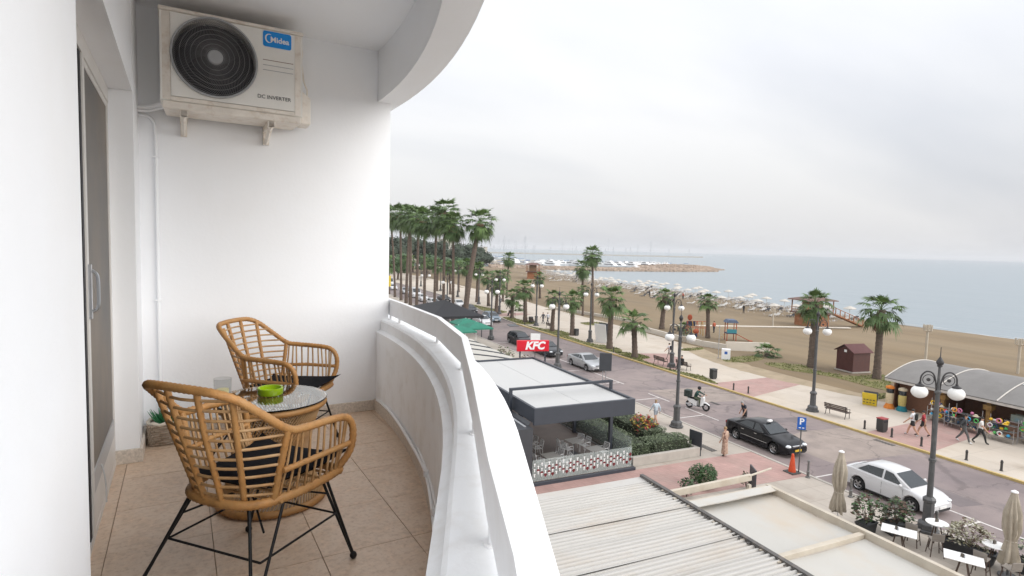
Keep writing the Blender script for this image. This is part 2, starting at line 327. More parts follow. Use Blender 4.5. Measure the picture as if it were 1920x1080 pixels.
# sliding door in the recess
SCREEN = mat('door_screen', (0.20, 0.17, 0.14), 0.55, var=0.1, vs=2.5, spec=0.3, hue=(0.14, 0.135, 0.13))
DOORF = mat('door_frame_grey', (0.42, 0.42, 0.42), 0.4, var=0.06)
DOORL = mat('door_frame_light', (0.66, 0.64, 0.61), 0.45, var=0.05)
dr = thing('sliding_door', 'sliding balcony door with brown insect screen in a pale metal frame', 'door', BL['loc'], BR)
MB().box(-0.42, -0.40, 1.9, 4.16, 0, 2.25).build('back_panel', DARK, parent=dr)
MB().box(-0.40, -0.352, 1.9, 4.16, 2.165, 2.252).build('top_track', DOORL, parent=dr)
MB().box(-0.40, -0.352, 1.9, 4.16, 0.0, 0.035).build('bottom_track', DOORL, parent=dr)
MB().box(-0.395, -0.355, 4.10, 4.158, 0.036, 2.164).build('frame_stile', DOORL, parent=dr)
MB().box(-0.388, -0.350, 3.09, 3.15, 0.036, 2.16).build('frame_stile', DOORL, parent=dr)
MB().box(-0.388, -0.356, 3.04, 3.088, 0.036, 2.16).build('frame_stile', DARK, parent=dr)
MB().box(-0.380, -0.360, 3.152, 4.098, 0.30, 2.13).build('insect_screen', SCREEN, parent=dr)
MB().box(-0.382, -0.357, 3.152, 4.098, 2.131, 2.163).build('top_rail', DOORL, parent=dr)
kick = MB().box(-0.384, -0.354, 3.152, 4.098, 0.036, 0.20).build('kick_panel', DOORL, parent=dr)
MB().box(-0.3845, -0.3535, 3.152, 4.098, 0.201, 0.299).build('bottom_rail', DOORF, parent=dr)
h = MB(); h.box(-0.351, -0.338, 3.105, 3.135, 1.02, 1.26); h.tube(catmull([(-0.338, 3.12, 1.05), (-0.318, 3.12, 1.07), (-0.315, 3.12, 1.14), (-0.318, 3.12, 1.21), (-0.338, 3.12, 1.235)], 4), 0.007, 6)
h.build('handle', STEEL, parent=dr, smooth=45)
cdl = MB(); cdl.tube(catmull([(-0.352, 3.42, 0.26), (-0.338, 3.41, 0.20), (-0.332, 3.40, 0.13), (-0.330, 3.38, 0.075)], 6), 0.0035, 6)
cdl.build('pull_strap', DOORF, parent=dr, smooth=50)
# ------------------------------------------------------------------ air conditioner
ac = thing('air_conditioner', 'white outdoor air conditioning unit with a round fan grille, bracketed to the end wall', 'air conditioner', BL['loc'], BR)
YF = 4.335
b = MB(); b.box(-0.095, -0.083, 4.345, 4.625, 2.262, 2.815); b.box(0.751, 0.763, 4.345, 4.625, 2.262, 2.815); b.box(-0.083, 0.751, 4.613, 4.625, 2.262, 2.815); b.box(-0.083, 0.751, 4.345, 4.613, 2.262, 2.274); b.box(-0.083, 0.751, 4.345, 4.613, 2.803, 2.815); b.build('casing', AC_W, parent=ac)
b = MB(); b.box(-0.102, 0.770, 4.332, 4.632, 2.816, 2.842); b.build('top_cover', AC_D, parent=ac, bevel=0.010)
b = MB(); b.prism([(-0.085, 4.338), (0.755, 4.338), (0.74, 4.62), (-0.07, 4.62)], 2.212, 2.261); b.build('base_pan', AC_D, parent=ac, bevel=0.008, normals=True)
# front panel with a round opening: ring of quads between circle and rectangle
def rect_pt(a, cx, cz, x0, x1, z0, z1):
    dx, dz = math.cos(a), math.sin(a); ts = []
    if dx > 1e-9: ts.append((x1 - cx) / dx)
    if dx < -1e-9: ts.append((x0 - cx) / dx)
    if dz > 1e-9: ts.append((z1 - cz) / dz)
    if dz < -1e-9: ts.append((z0 - cz) / dz)
    t = min(ts); return (cx + dx * t, cz + dz * t)
FX, FZ, FR = 0.216, 2.566, 0.245
N = 96; ang = sorted([2 * math.pi * k / N for k in range(N)] + [math.atan2(z - FZ, x - FX) % (2 * math.pi) for x in (-0.035, 0.710) for z in (2.292, 2.812)])
inn = [(FX + FR * math.cos(a), YF, FZ + FR * math.sin(a)) for a in ang]; out = [(lambda q: (q[0], YF, q[1]))(rect_pt(a, FX, FZ, -0.035, 0.710, 2.292, 2.812)) for a in ang]
inb = [(p[0], YF + 0.05, p[2]) for p in inn]; outb = [(p[0], YF + 0.012, p[2]) for p in out]
b = MB(); b.loft([outb, out, inn, inb], cap=False); b.build('front_panel', AC_W, parent=ac, normals=True)
for x0, x1, nm in ((-0.0925, -0.037, 'side_trim'), (0.712, 0.7605, 'side_trim')):
    b = MB(); xm = x0 + 0.032 if x0 < 0 else x1 - 0.030
    xo = -0.037 if x0 < 0 else 0.712
    b.extr([(x0 if x0 < 0 else x1, YF + 0.012, 2.268), (xo, YF + 0.002, 2.268), (xo - 0.0 if x0 < 0 else xo, YF + 0.002, 2.814), (x0 if x0 < 0 else x1, YF + 0.012, 2.814)], (0, 0.02, 0)); b.build(nm, AC_D, parent=ac, normals=True)
b = MB(); b.box(-0.035, 0.71, YF + 0.003, YF + 0.02, 2.264, 2.289); b.build('lower_trim', AC_D, parent=ac)
b = MB(); b.lathe([(FR + 0.002, 0), (0.001, 0.0)], 48, cap=False); b.xf(Matrix.Translation((FX, YF + 0.13, FZ)) @ Matrix.Rotation(R_(90), 4, 'X')); b.build('fan_well', DARK, parent=ac)
fan = MB()
FANB = mat('fan_blade_grey', (0.028, 0.03, 0.036), 0.3, spec=0.6)
for k in range(3):
    rings = []
    for i in range(9):
        r = lerp(0.05, 0.225, i / 8); a0 = 2 * math.pi * k / 3 + 0.9 * (i / 8) ** 1.3; w_ = lerp(0.8, 0.95, i / 8)
        rings.append([(r * math.cos(a0 + w_ * s), 0.03 - 0.06 * s, r * math.sin(a0 + w_ * s)) for s in (0, 0.33, 0.66, 1)])
    fan.loft(rings, closed=False)
fan.xf(Matrix.Translation((FX, YF + 0.075, FZ))); fan.build('fan', FANB, parent=ac, smooth=60)
gd = MB()
def gpt(r, a): return (FX + r * math.cos(a), YF - 0.012 - 0.022 * (1 - (r / FR) ** 2), FZ + r * math.sin(a))
for k in range(108):
    a = 2 * math.pi * k / 108; gd.tube([gpt(lerp(0.050, FR, t), a - 0.62 * t ** 1.2) for t in (0, 0.2, 0.4, 0.6, 0.8, 1)], 0.0010, 3, cap=False)
for i in range(7): gd.tube([gpt(0.052 + i * 0.0305, 2 * math.pi * k / 48) for k in range(48)], 0.0015, 4, closed=True)
g = gd.build('fan_guard', WIRE, parent=ac); tag(g, kind='stuff')
rim = MB(); rim.tube([gpt(FR + 0.004, 2 * math.pi * k / 72) for k in range(72)], 0.008, 6, closed=True); rim.build('guard_rim', GREY, parent=ac, smooth=60)
hb = MB(); hb.lathe([(0.001, 0.010), (0.04, 0.008), (0.047, 0.0), (0.047, -0.008)], 32); hb.xf(Matrix.Translation((FX, YF - 0.034, FZ)) @ Matrix.Rotation(R_(90), 4, 'X')); hb.build('guard_hub', GREY, parent=ac, smooth=40, normals=True)
BADGE = mat('badge_blue', (0.0, 0.26, 0.75), 0.35, var=0.04)
def rrect(x0, x1, z0, z1, r, n=5):
    p = []
    for cx, cz, a0 in ((x1 - r, z1 - r, 0), (x0 + r, z1 - r, 90), (x0 + r, z0 + r, 180), (x1 - r, z0 + r, 270)):
        for i in range(n + 1): a = R_(a0 + 90 * i / n); p.append((cx + r * math.cos(a), cz + r * math.sin(a)))
    return p
bd = MB(); bd.extr([(x, YF - 0.001, z) for x, z in rrect(0.506, 0.687, 2.703, 2.806, 0.014)], (0, -0.003, 0)); badge = bd.build('badge', BADGE, parent=ac, normals=True)
def text_mesh(s, size, extrude=0.001, shear=0.0, bold=0.0):
    cu = bpy.data.curves.new('txt', 'FONT'); cu.body = s; cu.size = size; cu.extrude = extrude; cu.shear = shear; cu.offset = bold; cu.align_x = 'CENTER'; cu.align_y = 'CENTER'; cu.resolution_u = 3
    o = bpy.data.objects.new('txt', cu); COL.objects.link(o); dg = bpy.context.evaluated_depsgraph_get(); me = bpy.data.meshes.new_from_object(o.evaluated_get(dg))
    bpy.data.objects.remove(o); return me
def text(name, s, size, m, M, parent, **k):
    me = text_mesh(s, size, **k); me.materials.clear(); me.materials.append(m); me.transform(M); return link(name, me, parent)
UP = Matrix.Rotation(R_(90), 4, 'X')       # text laid on a wall that faces -y
text('lettering', 'Midea', 0.050, WHITE, Matrix.Translation((0.612, YF - 0.005, 2.752)) @ UP, badge, bold=0.0012)
lg = MB(); ra = [R_(60 + 260 * i / 24) for i in range(25)]
lg.loft([[(0.544 + (0.026) * math.cos(a), YF - 0.0055, 2.758 + 0.030 * math.sin(a)) for a in ra], [(0.546 + (0.0225 - 0.004 * math.sin(math.pi * i / 24)) * math.cos(a), YF - 0.0055, 2.758 + (0.0265 - 0.003 * math.sin(math.pi * i / 24)) * math.sin(a)) for i, a in enumerate(ra)]], closed=False)
lg.build('logo_ring', WHITE, parent=badge)
PRINT = mat('grey_print', (0.05, 0.05, 0.055), 0.5)
text('lettering', 'DC INVERTER', 0.035, PRINT, Matrix.Translation((0.577, YF - 0.0015, 2.365)) @ UP, ac)
for i, z in enumerate((2.612, 2.578, 2.545)): MB().box(0.505, 0.700, YF - 0.0012, YF + 0.001, z, z + 0.0035).build('panel_groove', GREY if i else RUST, parent=ac)
vc = MB(); vc.prism([(0.765, 4.42), (0.838, 4.44), (0.838, 4.60), (0.765, 4.60)], 2.232, [2.47, 2.42, 2.42, 2.47]); vc.build('valve_cover', AC_D, parent=ac, bevel=0.01, normals=True)
vp = MB(); vp.tube(catmull([(0.765, 4.5, 2.70), (0.785, 4.5, 2.66), (0.80, 4.5, 2.55), (0.822, 4.5, 2.49), (0.82, 4.5, 2.42)], 5), 0.006, 6); vp.cbox((0.776, 4.5, 2.74), (0.028, 0.05, 0.045)); vp.build('service_valve', AC_D, parent=ac, smooth=45)
for i, x in enumerate((0.034, 0.560)):
    br = MB(); br.box(x - 0.022, x + 0.022, 4.35, 4.665, 2.175, 2.21); br.box(x - 0.020, x + 0.020, 4.638, 4.668, 2.09, 2.174)
    br.tube([(x, 4.39, 2.18), (x, 4.65, 2.10)], 0.016, 4); br.cbox((x, 4.36, 2.205), (0.034, 0.02, 0.06))
    br.build('bracket', [AC_D], parent=ac); q = MB(); q.lathe([(0.012, 0), (0.012, 0.012)], 6, (x, 4.40, 2.2105)); q.build('bolt', RUST, parent=ac)
# ================================================================== rattan chairs, table and small things
def wrap_r(n, r, a=0.10): return [r * (1 + a * (1 if i % 2 else -1)) for i in range(n)]
def resample(pts, step, closed=False):
    P = [Vector(p) for p in pts] + ([Vector(pts[0])] if closed else []); L = [0]
    for a, b in zip(P, P[1:]): L.append(L[-1] + (b - a).length)
    n = max(2, int(L[-1] / step)); out = []; k = 0
    for i in range(n if closed else n + 1):
        d = L[-1] * i / n
        while k < len(L) - 2 and L[k + 1] < d: k += 1
        t = (d - L[k]) / max(L[k + 1] - L[k], 1e-9); out.append(P[k].lerp(P[k + 1], t))
    return out
def cane(pts, r, wrapped=False, closed=False, n=8):
    P = resample(pts, 0.011 if wrapped else 0.03, closed)
    if closed and len(P) % 2: P = resample(pts, 0.0105, closed)
    b = MB(); b.tube(P, wrap_r(len(P), r, 0.07) if wrapped else r, n, closed=closed); return b
def chair(label, loc, rz):
    t = thing('rattan_chair', label, 'chair', loc, rz, 'rattan armchairs on the balcony')
    half = [(0.235, 0.235, 0.385), (0.285, 0.262, 0.47), (0.298, 0.262, 0.56), (0.298, 0.215, 0.618), (0.292, 0.10, 0.634), (0.285, -0.02, 0.640), (0.270, -0.095, 0.652), (0.243, -0.19, 0.722), (0.212, -0.272, 0.787), (0.165, -0.318, 0.815), (0.08, -0.332, 0.822)]
    full = half + [(0, -0.335, 0.823)] + [(-x, y, z) for x, y, z in half[::-1]]
    cane(catmull(full, 6), 0.0152, True).build('rim', RATTAN, parent=t, smooth=60)
    ring = [(0.20, 0.255, 0.385), (0.240, 0.215, 0.383), (0.236, 0.05, 0.380), (0.200, -0.095, 0.378), (0.132, -0.172, 0.378), (0, -0.192, 0.378)]
    ring = ring + [(-x, y, z) for x, y, z in ring[-2::-1]]
    cane(catmull(ring, 6, True), 0.018, True, True).build('seat_ring', RATTAN, parent=t, smooth=60)
    def backpt(u, z):
        """u -1..1 across the back at height z"""
        k = (z - 0.375) / 0.445
        if z < 0.655: q = (z - 0.378) / 0.277; e = Vector((lerp(0.200, 0.270, q), lerp(-0.105, -0.097, q), z))
        else: q = (z - 0.655) / 0.15; e = Vector((lerp(0.270, 0.20, q), lerp(-0.10, -0.285, q), z))
        c = Vector((lerp(0.118, 0.19, k), lerp(-0.155, -0.282, k), z)); m = Vector((0, lerp(-0.192, -0.335, k), z))
        P = [e, c, m, Vector((-c.x, c.y, z)), Vector((-e.x, e.y, z))]
        C = catmull(P, 8); i = (1 - u) / 2 * (len(C) - 1); j = min(int(i), len(C) - 2); return C[j].lerp(C[j + 1], i - j)
    for s in (-1, 1): cane([(s * 0.270, -0.097, 0.652), (s * 0.200, -0.097, 0.380)], 0.0135, True).build('stile', RATTAN, parent=t, smooth=60)
    for u in (-0.50, -0.17, 0.17, 0.50):
        zt = 0.815 if abs(u) < 0.3 else 0.80
        cane([backpt(u, lerp(0.378, zt, k / 8)) for k in range(9)], 0.0115, True).build('back_rib', RATTAN, parent=t, smooth=60)
    for k in range(11):
        z = 0.410 + k * 0.0372
        cane([backpt(lerp(1, -1, i / 24), z) for i in range(25)], 0.0055, n=6).build('back_cane', RATTAN2, parent=t, smooth=60)
    for s in (-1, 1):
        up = catmull([(0.270, -0.095, 0.652), (0.285, -0.02, 0.640), (0.292, 0.10, 0.634), (0.298, 0.19, 0.622), (0.298, 0.25, 0.58)], 8)
        lo = catmull([(0.200, -0.095, 0.378), (0.236, 0.05, 0.380), (0.241, 0.20, 0.383), (0.225, 0.24, 0.385)], 8)
        for k in range(1, 12):
            f = k / 12.3; a = up[int(f * (len(up) - 1))]; b_ = lo[int(f * (len(lo) - 1))]
            cane([(s * p.x, p.y, p.z) for p in (a, a.lerp(b_, 0.5) + Vector((0.008, 0, 0)), b_)], 0.0052, n=6).build('arm_cane', RATTAN2, parent=t, smooth=60)
        cane([(s * 0.25, -0.10, 0.50), (s * 0.277, 0.05, 0.505), (s * 0.287, 0.26, 0.50)], 0.0115, True).build('arm_rail', RATTAN, parent=t, smooth=60)
    for k in range(7):
        y = -0.15 + k * 0.06; wx = 0.16 if k == 0 else 0.235
        cane([(-wx, y, 0.378), (wx, y, 0.378)], 0.006, n=6).build('seat_cane', RATTAN2, parent=t)
    # thin black cushion with drawn-out corners
    c = MB(); n = 18; top = []; bot = []
    for j in range(n + 1):
        for i in range(n + 1):
            u, v = i / n * 2 - 1, j / n * 2 - 1; pin = 1 - 0.07 * (1 - (u * v) ** 2) ; x = u * 0.225 * pin * (1 + 0.11 * (abs(u * v)) ** 3) * lerp(0.70, 1.0, min(1, (v + 1) / 1.3)); y = 0.075 + v * 0.215 * pin * (1 + (0.13 if v > 0 else 0.0) * (abs(u * v)) ** 3)
            h = 0.030 * max(0, (1 - u ** 4) * (1 - v ** 4)) ** 0.5; zz = 0.428 + 0.028 * abs(u * v) ** 4
            top.append((x, y, zz + h)); bot.append((x, y, zz - 0.035 * ((1 - u ** 6) * (1 - v ** 6))))
    m_ = n + 1; c.add(top, [(j * m_ + i, j * m_ + i + 1, (j + 1) * m_ + i + 1, (j + 1) * m_ + i) for j in range(n) for i in range(n)])
    c.add(bot, [(j * m_ + i, (j + 1) * m_ + i, (j + 1) * m_ + i + 1, j * m_ + i + 1) for j in range(n) for i in range(n)])
    c.build('seat_cushion', CUSH, parent=t, smooth=70)
    feet = {(1, 1): (0.295, 0.275), (-1, 1): (-0.295, 0.275), (1, -1): (0.29, -0.30), (-1, -1): (-0.29, -0.30)}
    for (sx, sy), (fx, fy) in feet.items():
        l = MB(); t1 = (sx * 0.215, 0.19 if sy > 0 else -0.06, 0.365); t2 = (sx * 0.15, 0.225 if sy > 0 else -0.165, 0.365)
        l.tube([t1, (fx * 0.99, fy * 0.99, 0.03)], 0.0062, 8); l.tube([t2, (fx, fy, 0.012)], 0.0062, 8); lo_ = l.build('leg', BLACK, parent=t, smooth=50)
        q = MB(); q.ell((fx, fy, 0.016), (0.0155, 0.0155, 0.016), 12, 8); q.build('foot', BLACK, parent=lo_, smooth=60)
    def at(k, z):
        fx, fy = feet[k]; q = 1 - z / 0.365; return (lerp(k[0] * 0.18, fx, q), lerp(0.205 if k[1] > 0 else -0.11, fy, q), z)
    for a, b_ in (((1, 1), (1, -1)), ((-1, 1), (-1, -1)), ((1, -1), (-1, -1)), ((1, 1), (-1, 1))):
        MB().tube([at(a, 0.20), at(b_, 0.20)], 0.0048, 6).build('stretcher', BLACK, parent=t, smooth=50)
    for a in feet: MB().tube([at(a, 0.285), (0.04 * a[0], 0.04 * a[1], 0.352)], 0.0042, 6).build('brace', BLACK, parent=t, smooth=50)
    return t
def facing(fx, fy): return BR + math.atan2(fy, fx) - math.pi / 2
chair('rattan armchair with black cushion in front of the glass table, its back to us', bal(0.243, 2.50), facing(0.77, 0.64)).scale = (1, 1, 1.05)
chair('rattan armchair with black cushion behind the glass table, close to the end wall', bal(0.562, 4.02), facing(0.80, -0.60)).scale = (1, 1, 1.03)
TX, TY = 0.415, 3.25
tb = thing('rattan_table', 'round rattan side table with a clear glass top between the two armchairs', 'table', bal(TX, TY), BR)
cane([(0.262 * math.cos(a), 0.262 * math.sin(a), 0.022) for a in [2 * math.pi * k / 60 for k in range(60)]], 0.020, True, True).build('base_ring', RATTAN, parent=tb, smooth=60)
cane([(0.262 * math.cos(a), 0.262 * math.sin(a), 0.525) for a in [2 * math.pi * k / 60 for k in range(60)]], 0.018, True, True).build('top_ring', RATTAN, parent=tb, smooth=60)
cane([(0.162 * math.cos(a), 0.162 * math.sin(a), 0.275) for a in [2 * math.pi * k / 40 for k in range(40)]], 0.006, False, True).build('waist_ring', RATTAN2, parent=tb, smooth=60)
tw = 1.4
cm = MB(); p0 = Vector((0.255, 0, 0.03)); p1 = Vector((0.255 * math.cos(tw), 0.255 * math.sin(tw), 0.52)); cm.tube([p0.lerp(p1, i / 6) for i in range(7)], 0.0042, 5)
cme = cm.mesh('base_cane', RATTAN2, 60)
for k in range(88):
    o = link('base_cane', cme, tb, rz=2 * math.pi * k / 88)
for k in range(4):
    a = 0.4 + k * math.pi / 2; MB().tube([(0.235 * math.cos(a), 0.235 * math.sin(a), 0.02), (0.155 * math.cos(a), 0.155 * math.sin(a), 0.27), (0.235 * math.cos(a), 0.235 * math.sin(a), 0.52)], 0.006, 6).build('frame_rod', BLACK, parent=tb)
GL = glass('clear_glass', (0.93, 0.97, 0.95)); GLG = glass('green_glass', (0.30, 0.46, 0.012), 0.06, alpha=0.9)
gt = MB(); gt.lathe([(0.001, 0.545), (0.279, 0.545), (0.281, 0.547), (0.281, 0.551), (0.279, 0.553), (0.001, 0.553)], 72); gt.build('glass_top', GL, parent=tb, smooth=30, normals=True)
tag(MB().lathe([(0.001, 0.0), (0.062, 0.0), (0.066, 0.008), (0.066, 0.036), (0.063, 0.038), (0.055, 0.036), (0.052, 0.016), (0.001, 0.014)], 40).build('glass_ashtray', GLG, loc=bal(TX - 0.0, TY + 0.06, 0.5555), smooth=35, normals=True), 'round lime green glass ashtray on the glass table', 'ashtray')
cup = thing('candle_glass', 'clear glass tumbler with a pale candle at the left edge of the glass table', 'glass', bal(TX - 0.228, TY + 0.12, 0.5555))
MB().lathe([(0.001, 0.0), (0.040, 0.0), (0.042, 0.004), (0.045, 0.095), (0.043, 0.0955), (0.039, 0.008), (0.001, 0.007)], 32).build('tumbler', glass('thin_clear_glass', (0.25, 0.28, 0.28), 0.03, alpha=0.14), parent=cup, smooth=35, normals=True)
MB().lathe([(0.001, 0.009), (0.030, 0.009), (0.030, 0.038), (0.001, 0.040)], 20).build('candle', mat('candle_wax', (0.80, 0.72, 0.36), 0.5), parent=cup, smooth=40, normals=True)
# basket with a succulent in the corner
WICK = mat('grey_wicker', (0.26, 0.20, 0.15), 0.7, var=0.35, vs=40, hue=(0.36, 0.30, 0.24)); LEAF = mat('succulent_leaf', (0.025, 0.16, 0.06), 0.45, var=0.35, vs=20)
bk = thing('wicker_basket', 'grey wicker basket with a pale cloth lining standing in the corner', 'basket', bal(-0.105, 4.50), BR)
for k in range(9):
    z = 0.012 + k * 0.0155; q = 0.92 + 0.010 * k
    def wpt(i, z=z, q=q, k=k):
        a = 2 * math.pi * i / 40; c_, s_ = math.cos(a), math.sin(a); u = (abs(c_) ** 0.35) * (1 if c_ > 0 else -1); v = (abs(s_) ** 0.35) * (1 if s_ > 0 else -1)
        o = 0.004 * (1 if (i + k) % 2 else -1); return (u * (0.095 + o) * q, v * (0.095 + o) * q, z)
    MB().tube([wpt(i) for i in range(40)], 0.009, 5, closed=True).build('wicker_band', WICK, parent=bk, smooth=60)
MB().cbox((0, 0, 0.07), (0.16, 0.16, 0.12)).build('lining', SKIRT, parent=bk); 
ln = MB(); ln.tube([(x * 0.098, y * 0.098, 0.148 + 0.006 * math.sin(i * 1.7)) for i, (x, y) in enumerate([(math.cos(a), math.sin(a)) for a in [2 * math.pi * k / 30 for k in range(30)]])], 0.012, 6, closed=True); ln.build('cloth_edge', mat('linen', (0.62, 0.56, 0.48), 0.9), parent=bk, smooth=60)
sp = MB(); rr = random.Random(3)
for k in range(60):
    a = rr.uniform(0, 6.28); t_ = rr.uniform(0.25, 1.35); L_ = rr.uniform(0.07, 0.115); d = Vector((math.cos(a) * math.sin(t_), math.sin(a) * math.sin(t_), math.cos(t_))); o = Vector((rr.uniform(-.035, .035), rr.uniform(-.035, .035), 0.135))
    sp.tube([o, o + d * L_ * 0.5, o + d * L_ + Vector((0, 0, 0.012))], [0.007, 0.006, 0.0008], 4)
tag(sp.build('succulent', LEAF, smooth=60, loc=bal(-0.105, 4.50), rz=BR), 'small spiky green plant in the wicker basket', 'plant')
# ================================================================== street, promenade, beach and sea (world frame: Y along the road, X towards the sea)
ROAD = mat('worn_mauve_asphalt', (0.195, 0.158, 0.156), 0.82, var=0.12, vs=0.35, bump=0.15, bs=9, dirt=(0.12, 0.105, 0.105), ds=0.55, da=0.7, hue=(0.265, 0.215, 0.20), cracks=0.4)
PAVE = mat('beige_concrete_paving', (0.40, 0.355, 0.305), 0.85, var=0.09, vs=0.5, bump=0.1, bs=12, dirt=(0.30, 0.25, 0.205), ds=0.45, da=0.7, hue=(0.45, 0.40, 0.345), joints=(1.2, 1.2, 0.012, 0.72))
PROM = mat('pale_promenade_paving', (0.50, 0.435, 0.36), 0.85, var=0.08, vs=0.3, bump=0.1, bs=10, dirt=(0.38, 0.31, 0.235), ds=0.3, da=0.75, hue=(0.53, 0.47, 0.40), joints=(2.4, 2.4, 0.02, 0.80))
PINK = mat('pink_paving', (0.40, 0.255, 0.225), 0.85, var=0.12, vs=0.9, bump=0.1, bs=14, dirt=(0.36, 0.27, 0.235), ds=0.6, da=0.75, joints=(0.4, 0.2, 0.012, 0.8))
SAND = mat('beach_sand', (0.185, 0.132, 0.073), 0.95, var=0.17, vs=0.22, bump=0.5, bs=1.2, dirt=(0.135, 0.10, 0.060), ds=0.10, da=0.8, stretch=(1, 0.16, 1), hue=(0.225, 0.168, 0.100))
WETS = mat('wet_sand', (0.13, 0.105, 0.078), 0.45, var=0.12, vs=0.3)
GRASS = mat('dry_grass', (0.165, 0.155, 0.055), 0.95, var=0.35, vs=1.4, bump=0.6, bs=9, dirt=(0.28, 0.20, 0.12), ds=0.8, da=0.8)
KERB = mat('kerb_stone', (0.40, 0.37, 0.33), 0.8, var=0.12, vs=2)
KERBY = mat('worn_yellow_kerb', (0.50, 0.37, 0.14), 0.8, var=0.12, vs=2, dirt=(0.40, 0.34, 0.25), ds=1.5, da=0.7)
LINE = mat('road_paint', (0.60, 0.57, 0.54), 0.8, var=0.10, vs=2, dirt=(0.27, 0.23, 0.22), ds=3, da=0.8)
IRON = mat('cast_iron', (0.06, 0.058, 0.055), 0.7, var=0.2, vs=6)
SHORE = [(96, -140), (104, -40), (106.5, 20), (107, 47), (107, 66), (111, 85), (116.5, 112), (120, 145), (124.5, 182), (134, 225), (146, 270), (158, 320), (176, 380), (215, 520), (300, 900), (600, 2500), (900, 6000)]
def struct(b, name, m, **k): return tag(b.build(name, m, **k), kind='structure')
land = MB(); land.add([(x, y, -0.55) for x, y in SHORE] + [(-6000, 6000, -0.55), (-6000, -140, -0.55)], [tuple(range(len(SHORE) + 1, -1, -1))])
struct(land, 'terrain', mat('dry_earth', (0.30, 0.25, 0.18), 0.95, var=0.2, vs=0.05))
# the sea: wide sheet, ripples in the shading
SEA = bpy.data.materials.new('sea_water'); SEA.use_nodes = True; nt = SEA.node_tree; bs_ = nt.nodes['Principled BSDF']
bs_.inputs['Base Color'].default_value = (0.23, 0.275, 0.30, 1); bs_.inputs['Roughness'].default_value = 0.30; bs_.inputs['IOR'].default_value = 1.33
tc = nt.nodes.new('ShaderNodeTexCoord'); mp = nt.nodes.new('ShaderNodeMapping'); mp.inputs['Scale'].default_value = (1.0, 0.30, 1); mp.inputs['Rotation'].default_value = (0, 0, R_(12))
nt.links.new(tc.outputs['Object'], mp.inputs[0]); hs = None
for scl, wt in ((0.05, 3.0), (0.4, 0.7), (1.7, 0.22)):
    nz = nt.nodes.new('ShaderNodeTexNoise'); nz.inputs['Scale'].default_value = scl; nz.inputs['Detail'].default_value = 3; nt.links.new(mp.outputs[0], nz.inputs[0])
    mu = nt.nodes.new('ShaderNodeMath'); mu.operation = 'MULTIPLY_ADD'; mu.inputs[1].default_value = wt; nt.links.new(nz.outputs[0], mu.inputs[0])
    if hs is not None: nt.links.new(hs, mu.inputs[2])
    hs = mu.outputs[0]
bp = nt.nodes.new('ShaderNodeBump'); bp.inputs['Strength'].default_value = 0.75; bp.inputs['Distance'].default_value = 0.35; nt.links.new(hs, bp.inputs['Height']); nt.links.new(bp.outputs[0], bs_.inputs['Normal'])
sea = MB(); rows = [(60, -300), (60, 0), (60, 60), (60, 200), (60, 600), (60, 2000), (60, 16000)]; xs = [60, 100, 140, 220, 400, 800, 2000, 6000, 13000]; ys = [-3000, -200, 0, 60, 120, 250, 500, 1000, 3000, 8000, 13000]
sea.add([(x, y, -0.62) for y in ys for x in xs], [(j * 9 + i, j * 9 + i + 1, (j + 1) * 9 + i + 1, (j + 1) * 9 + i) for j in range(len(ys) - 1) for i in range(8)])
struct(sea, 'sea', SEA)
# beach: gently falling sheet with trampled relief
bc = MB(); rb = random.Random(11); nx = 40; ysb = [-60 + 4 * i for i in range(118)]
def shore_x(y): return interp([(b_, a) for a, b_ in SHORE], y)
from mathutils import noise as mnoise
for y in ysb:
    x1 = shore_x(y) + 2.5
    for i in range(nx + 1):
        t = i / nx; x = 44.0 + (x1 - 44.0) * t; n_ = mnoise.noise(Vector((x * 0.25, y * 0.12, 3))) + 0.5 * mnoise.noise(Vector((x * 0.9, y * 0.5, 9)))
        z = interp([(0, 0.085), (0.2, 0.085), (0.93, -0.25)], t) if t < 0.93 else lerp(-0.25, -0.85, (t - 0.93) / 0.07); bc.v.append((x, y, z + 0.07 * n_ * max(0, min(1, (t - 0.04) * 9)) * min(1, (1 - t) * 12)))
W_ = nx + 1
for j in range(len(ysb) - 1):
    for i in range(nx): bc.f.append((j * W_ + i, j * W_ + i + 1, (j + 1) * W_ + i + 1, (j + 1) * W_ + i)); bc.m.append(1 if i >= nx - 3 else 0)
struct(bc, 'beach', [SAND, WETS], smooth=80)
# foam line along the shore
fm = MB(); FOAM = mat('foam', (0.62, 0.63, 0.63), 0.7, var=0.1)
for k, off in enumerate((1.3, 3.4)):
    L0 = [(shore_x(y) + off + 0.5 * math.sin(y * 0.23 + k) + 0.3 * math.sin(y * 0.71), y) for y in range(-50, 260, 2)]
    for (a, b_) in zip(L0, L0[1:]):
        wd = 0.22 + 0.22 * math.sin(a[1] * 0.4 + k * 2)
        if wd > 0.1: fm.add([(a[0], a[1], -0.60), (a[0] + wd, a[1], -0.60), (b_[0] + wd, b_[1], -0.60), (b_[0], b_[1], -0.60)], [(0, 1, 2, 3)])
tag(fm.build('surf', FOAM), kind='stuff')
